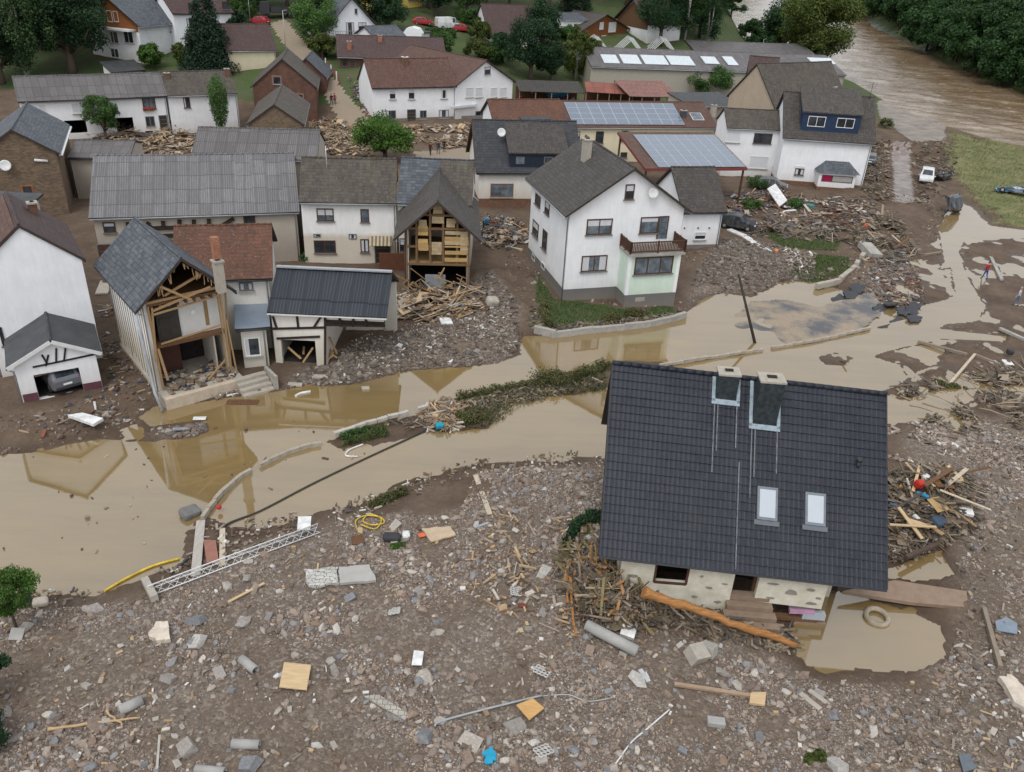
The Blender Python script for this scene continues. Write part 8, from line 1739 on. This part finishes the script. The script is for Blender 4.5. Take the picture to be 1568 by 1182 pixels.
block('wooden_box', 'broken brown wooden drawer below the yellow rope', 'box', (548, 832), (.55, .5, .3), wood_brown, .3, (.3, .1)); block('scrap_box', 'yellow-topped scrap of wood on the brown drawer', 'scrap', (552, 822), (.22, .34, .12), ply, .2, (.2, .3), .38); block('black_bag', 'shiny black bin bag on the gravel', 'bag', (600, 826), (.85, .5, .35), dkrub, .15, (.1, .1), None, .14); block('white_bag', 'white sack touching the black bin bag', 'bag', (622, 822), (.4, .42, .3), bone, .2, (.2, .0), None, .12)
block('armchair', 'muddy grey car seat lying in the water at the plank end', 'seat', (292, 790), (.95, .75, .45), M_plain('seat_grey', (.16, .155, .15), .8, .2), .9, (.2, .15), .15, .15); block('orange_bag', 'orange-red rag on the sandstone slab', 'rag', (646, 822), (.35, .3, .06), M_plain('rag_orange', (.6, .14, .06), .8), .4, (0, 0), .12, .03); block('grey_pipe_piece', 'short grey metal profile near the sandstone slab', 'profile', (737, 806), (.8, .14, .12), metal_grey, .6)
block('cupboard', 'small grey cabinet standing at the shore by the thin tree', 'cabinet', (40, 925), (.4, .35, .6), M_plain('cabinet_dark', (.07, .075, .08), .7), .1, (0, 0), .25); block('pale_rock', 'pale limestone rock beside the cabinet at the shore', 'stone', (63, 926), (.6, .4, .35), M_plain('limestone', (.55, .48, .40), .9, .25, 3), .4, (.2, .1), None, .1); block('grey_tile', 'tilted grey slab below the thin tree', 'slab', (27, 975), (.5, .5, .08), M_plain('slab_grey', (.36, .35, .33), .85, .1), .2, (.5, .2), .15)
block('red_canister', 'red canister on top of the tangle right of the tipped house', 'canister', (1397, 773), (.55, .42, .42), redpl, .4, (.3, .2), 1.35, .12); block('blue_canister', 'bright blue plastic piece below the red canister', 'plastic', (1403, 786), (.6, .2, .1), bluepl, -.5, (.1, .1), 1.2); block('tan_sheet', 'large tan fibreboard sheet in the tangle', 'board', (1428, 796), (.95, .85, .06), M_plain('fibreboard', (.40, .27, .13), .8, .1), .5, (.35, .1), 1.0); block('tan_sheet', 'smaller tan fibreboard sheet higher in the tangle', 'board', (1420, 762), (.8, .7, .06), M_plain('fibreboard', (.40, .27, .13), .8, .1), -.4, (.35, .2), .9); block('white_sink', 'white round basin in the tangle', 'basin', (1409, 753), (.45, .4, .25), bone, .1, (.1, .1), 1.0, .15)
block('white_grille', 'white slatted crate at the right end of the tangle', 'crate', (1472, 790), (.95, .5, .2), bone, -.2, (.1, .0), .3); block('perforated_brick', 'tan perforated brick at the edge of the tangle', 'brick', (1487, 752), (.5, .3, .25), M_plain('brick_tan', (.45, .34, .24), .9), .3, (.1, .2)); block('blue_grey_sheet', 'dark blue metal sheet crumpled in the tangle', 'sheet', (1432, 815), (1.1, .6, .3), M_plain('sheet_blue', (.05, .08, .12), .4), .6, (.4, .3), .7, .08); block('steel_beam', 'dark steel beam at the bottom of the tangle', 'beam', (1408, 855), (2.6, .2, .2), M_plain('steel_rust', (.09, .06, .05), .6), .55, (0, .05), .5)
block('red_ball', 'small red ball at the corner of the stone kerb', 'ball', (337, 787), (.26, .26, .26), redpl, 0, (0, 0), .3, .12); block('teal_crate', 'teal crate in the garden debris before the navy dormer house', 'crate', (1238, 319), (1.1, .7, .5), teal, .1); block('orange_bucket', 'orange-red bucket in the mud before the garden wall', 'bucket', (1327, 350), (.7, .6, .6), M_plain('bucket', (.55, .12, .06), .6), .2, (.2, .1), None, .2); block('orange_ball', 'orange ball on the broken paving', 'ball', (1188, 387), (.42, .42, .42), M_plain('ball_orange', (.65, .22, .04), .6), 0, (0, 0), .2, .2)
block('blue_drum', 'teal-blue bag in the driftwood on the levee', 'bag', (673, 657), (.5, .4, .35), M_plain('bag_teal', (.02, .25, .33), .5), .3, (.2, 0), .25, .1); block('white_box', 'white slab on the bank below the ruined gabled house', 'panel', (683, 493), (.9, .8, .14), bone, .3, (.15, .1)); block('white_box', 'tilted white board lower on the bank', 'panel', (612, 533), (.75, .75, .08), bone, -.6, (.2, .1)); block('white_box', 'small white board near the water on the rubble bank', 'panel', (687, 552), (.55, .4, .06), bone, -.3, (.1, 0)); block('white_boulder', 'pale boulder on the mud right of the ruined gabled house', 'stone', (754, 467), (.95, .8, .7), concrete_pale, .5, (.3, .2), None, .2)
block('white_box', 'white sheet beside the black flower pot among the puddles', 'panel', (1543, 556), (.7, .6, .1), bone, .1, (.2, .1)); block('white_box', 'pale blue-white sheet left of the black flower pot', 'panel', (1522, 555), (.8, .4, .05), M_plain('sheet_pale_blue', (.55, .63, .68), .5), .5, (.1, .1)); block('flower_pot', 'black plastic pot at the right edge puddles', 'pot', (1544, 546), (.45, .45, .4), dkrub, 0, (.1, .1), .4, .1)
block('floating_door', 'dark wooden door floating before the ruined slate house', 'door', (372, 620), (1.9, .55, .08), wood_brown, .1, (0, 0), .03); block('white_plank', 'white board in the gravel strip within the water', 'board', (306, 643), (.75, .35, .06), bone, .15, (0, 0), .1); block('paving_slab', 'grey slab leaning at the gravel strip', 'slab', (278, 660), (.9, .25, .1), metal_grey, .7, (0, .3), .15)
# tarmac plates broken up at the end of the road
for i, (x, y, a, b, rz_, t) in enumerate(((1345, 478, 2.2, 1.2, .3, .25), (1362, 470, 1.8, 1.5, 1.0, -.3), (1380, 482, 2.6, 1.4, .1, .2), (1395, 476, 1.7, 1.3, .7, .35), (1372, 497, 2.4, 1.0, -.2, .2), (1350, 500, 1.6, 1.1, .5, -.2), (1398, 493, 1.9, 1.0, .25, .15), (1310, 446, 1.6, .9, .6, .3), (1300, 456, 1.9, .7, .4, .2), (1283, 462, 2.0, .8, .5, .15))):
    o = slabq('tarmac_plate', 'dark broken plate of tarmac at the torn road end', 'tarmac', [(x - 12, y), (x, y - 7), (x + 13, y - 2), (x + 8, y + 7), (x - 6, y + 8)], .14, M_plain('tarmac_plate', (.05, .052, .058), .6, .2), .15, group='broken tarmac plates at the road end', jag=.12); o.rotation_euler = (t, t * .6, 0)
# kerb line, levee wall and garden walls made of separate blocks
def blocks(label, group, pts, w, h, m, ln=.55, name='kerb_block', cat='kerb', z=.12, gap=.03):
    P = [Vector(gat(*q)) for q in pts]; first = None
    for i in range(len(P) - 1):
        d = P[i + 1] - P[i]; d.z = 0; L = d.length; k = max(1, int(L / ln)); a = math.atan2(d.y, d.x)
        for j in range(k):
            if (j * 7 + i * 3) % 9 == 4 and 'kerb' in name: continue
            c = P[i] + d * ((j + .5) / k)
            if first is None: mb = MB(); mb.obox((0, 0, 0), L / k - gap, w, h); me = mb.mesh(name); me.materials.append(m)
            o = bpy.data.objects.new(name, me); C.objects.link(o); first = o; o.location = (c.x, c.y, max(c.z, 0) * .6 + z + rnd.uniform(-.03, .03)); o.rotation_euler = (rnd.uniform(-.06, .06), rnd.uniform(-.05, .05), a + rnd.uniform(-.05, .05)); tag(o, label, cat, group)
blocks('pale stone block in the sunken kerb line crossing the water', 'pale kerb blocks crossing the water', [(310, 797), (340, 765), (370, 738), (400, 722), (440, 702), (475, 690), (505, 680)], .2, .26, M_plain('kerb_muddy', (.36, .32, .26), .85, .3, 3)); blocks('pale block on top of the levee wall left of the driftwood', 'blocks on the levee wall', [(512, 672), (560, 655), (610, 642), (655, 628)], .24, .2, M_plain('block_white', (.46, .43, .38), .9, .3), .6, z=.33)
blocks('grey block of the garden retaining wall below the big white house', 'garden wall blocks below the big white house', [(818, 506), (850, 517), (900, 511), (960, 505), (1000, 500), (1045, 488)], .32, .7, concrete, .9, 'wall_block', 'wall', .1, .01); blocks('stone of the kerb south of the flooded road', 'kerb south of the flooded road', [(1010, 561), (1080, 556), (1150, 545), (1240, 530), (1330, 510)], .2, .2, M_plain('kerb_muddy', (.36, .32, .26), .85, .3, 3), .9, z=.12)
blocks('pale kerb stone of the driveway beside the parked dark hatchback', 'white driveway kerb', [(1116, 352), (1140, 362), (1165, 378), (1180, 386)], .7, .2, bone, .9, z=.2); blocks('concrete coping block of the broken garden wall right of the paving', 'broken garden wall coping', [(1248, 448), (1285, 432), (1310, 408), (1322, 392)], .4, .5, concrete_pale, 1.0, z=.3); blocks('coping block of the low wall beside the lane below the hillside house', 'low lane wall', [(442, 50), (452, 62), (466, 80)], .4, .9, concrete_pale, 2.0, z=.35)
block('concrete_channel', 'upright concrete channel piece at the end of the garden wall', 'channel', (1331, 388), (1.3, 2.6, .6), concrete, .15, (.15, .1), .3)
# concrete steps beside the ruined slate house
p = gat(395, 600); r0 = empty('concrete_steps', (p[0], p[1], 0), R1.rz, 'pale concrete steps at the water edge right of the ruined slate house', 'steps')
for k in range(4): mb = MB(); mb.box(-1.0, 1.0, k * .38 - .3, k * .38 + .1, -.4, .15 + k * .2); mb.build('step', concrete_pale, r0)
mb = MB(); mb.box(1.05, 1.25, -.35, 1.3, -.4, 1.0); mb.build('side_wall', concrete, r0)
# blue column, poles, tarps
p = gat(587, 212); mb = MB(); mb.box(-.22, .22, -.22, .22, -.3, 3.0); o = mb.build('advertising_pillar', M_plain('pillar_blue', (.02, .20, .42), .5)); o.location = p; md = o.modifiers.new('edge', 'BEVEL'); md.width = .08; tag(o, 'slim bright blue pillar beside the lane junction', 'pillar')
for (x, y, h, lb) in ((438, 82, 7, 'thin grey pole at the lane bend'), (384, 38, 7, 'thin grey pole beside the pale yellow house'), (1163, 98, 6, 'thin mast behind the long warehouse'), (852, 205, 2, 'short post by the solar roof')): p = gat(x, y); mb = MB(); mb.tube([(0, 0, -.2), (0, 0, h)], .06, 6); mb.tube([(0, 0, h), (.8, 0, h + .1)], .04, 5); o = mb.build('street_pole', metal_grey); o.location = p; tag(o, lb, 'pole')
for (pts, m_, lb) in (([(830, 152), (876, 146), (880, 154), (840, 160)], bluepl, 'long blue tarpaulin beside the junk shelter'), ([(1030, 160), (1046, 153), (1058, 163), (1040, 168)], bluepl, 'bright blue tarpaulin right of the solar roof'), ([(800, 150), (812, 143), (830, 152), (815, 156)], M_plain('tarp_orange', (.50, .20, .10), .7), 'orange-brown tarpaulin beside the blue one')): slabq('tarpaulin', lb, 'tarpaulin', pts, .5, m_, 1.2, jag=.3)
for i in range(6):
    x = 499 + i * 4.2; y = 103 + i * 5.2; p = gat(x, y); mb = MB(); mb.box(-.09, .09, -.09, .09, -.3, 1.5); o = mb.build('fence_post', M_plain('post_red', (.35, .06, .05), .7) if i % 2 else metal_white); o.location = p; tag(o, 'red or white fence post in the row beside the lane', 'post', 'fence posts beside the lane')
# tidy planks of the village debris, one by one
rs = random.Random(9)
for (poly, n, grp, lb, cat_, L0) in ((((182, 200), (290, 206), (296, 234), (215, 238)), 34, 'torn planks before the long farmhouse', 'torn tan plank in the timber heap before the long farmhouse', 'plank', (1.2, 3.6)), (((486, 186), (540, 196), (566, 236), (486, 232)), 26, 'torn planks behind the tiled roofs', 'torn tan plank in the yard heap behind the brown tiled roofs', 'plank', (1.0, 3.0)),
        (((625, 448), (735, 446), (740, 474), (605, 488)), 30, 'broken beams at the ruined gable', 'broken beam in the heap before the ruined gabled house', 'beam', (1.0, 3.6)), (((1360, 738), (1470, 745), (1470, 800), (1370, 845)), 26, 'boards in the tangle at the tipped house', 'board sticking out of the tangle right of the tipped house', 'board', (.9, 2.8)), (((1140, 300), (1340, 320), (1380, 385), (1200, 360)), 34, 'boards across the gardens', 'dark board lying across the wrecked gardens at the right', 'board', (1.0, 3.2)),
        (((868, 850), (930, 860), (1000, 930), (900, 955)), 26, 'branches of the root tangle', 'bare branch in the root tangle at the tipped house corner', 'branch', (.8, 2.2)), (((745, 345), (800, 350), (800, 375), (750, 380)), 16, 'boards in the household heap', 'board in the household heap beside the ruined gabled house', 'board', (.8, 2.4)), (((1390, 590), (1568, 575), (1568, 640), (1400, 640)), 18, 'driftwood on the wet flats', 'driftwood piece on the wet flats at the right edge', 'driftwood', (.8, 2.6))):
    A = [tuple(gat(*q)[:2]) for q in poly]; AA = np.array(A); k = 0
    high = 1.2 if 'tangle' in grp or 'root' in grp else .5
    while k < n:
        x = rs.uniform(AA[:, 0].min(), AA[:, 0].max()); y = rs.uniform(AA[:, 1].min(), AA[:, 1].max())
        if sdf(A, np.array([x]), np.array([y]))[0] < 0: continue
        L = rs.uniform(*L0); mb = MB()
        if cat_ in ('branch', 'driftwood'): mb.tube([(-L / 2, 0, 0), (-L * .1, rs.uniform(-.1, .1), .06), (L / 2, rs.uniform(-.2, .2), 0)], [.06, .045, .02], 6); m_ = M_wood('branch_pale', (.36, .29, .21), axis=0) if rs.random() < .5 else wood_grey
        else: mb.obox((0, 0, 0), L, rs.uniform(.1, .28), .05); m_ = rs.choice([wood_new, pale_plank, wood_grey, wood_brown, ply]) if 'dark' not in lb else rs.choice([wood_grey, wood_brown, wood_brown, pale_plank])
        o = mb.build(cat_ if cat_ != 'beam' else 'broken_beam', m_); o.location = (x, y, max(0, G(x, y)) + rs.uniform(.1, high)); o.rotation_euler = (rs.uniform(-.3, .3), rs.uniform(-.45, .45), rs.uniform(0, 6.3)); tag(o, lb, cat_, grp); k += 1
# power lines over the village
for (a, za, b, zb, lb) in (((140, 205), 6.5, (470, 195), 6.5, 'thin overhead wire above the farmhouse yard'),):
    p = Vector(at(*a, za)); q = Vector(at(*b, zb)); mb = MB(); mb.tube([Vector((0, 0, 0)), (q - p) / 2 + Vector((0, 0, -.5)), q - p], .02, 4); o = mb.build('overhead_wire', metal_dark); o.location = p; tag(o, lb, 'wire')
block('brick_flue', 'red brick flue with pale base between the brown tiled roof and the muddy white house', 'chimney', (431, 382), (.7, .7, 3.4), brick_orange, .1, (0, 0), 1.6, .01)
for (x, y, a, b, rz_, lb) in ((160, 440, 3.4, .9, 1.9, 'pale concrete strip of the lane behind the left ruin'), (560, 600, .5, .35, .3, 'white chunk at the rubble shore'), (490, 578, 1.0, .4, .2, 'tan stone block before the barn doorway'), (452, 590, .9, .35, .1, 'grey slab piece before the barn doorway')):
    block('slab_piece', lb, 'slab', (x, y), (a, b, .14), concrete_pale, rz_, (.05, .05))
for i, (a, b, w) in enumerate((((880, 945), (905, 985), .04), ((1005, 965), (1060, 985), .05), ((955, 915), (935, 965), .05), ((1040, 945), (1085, 985), .04), ((925, 925), (975, 940), .06))):
    lay('root', ('curled root below the tangle, nearest the long pipe', 'root lying under the middle of the orange log', 'root crossing the upper end of the pipe', 'thin root beneath the lower half of the log', 'dark root just above the concrete pipe')[i], 'root', a, b, w, 0, M_wood('bark_dark', (.12, .08, .05), axis=0), .25, kind='log', taper=.5)
# every labelled top-level object is a thing unless said otherwise
for o in list(C.objects):
    if o.parent is None and 'label' in o and 'kind' not in o: o['kind'] = 'thing'
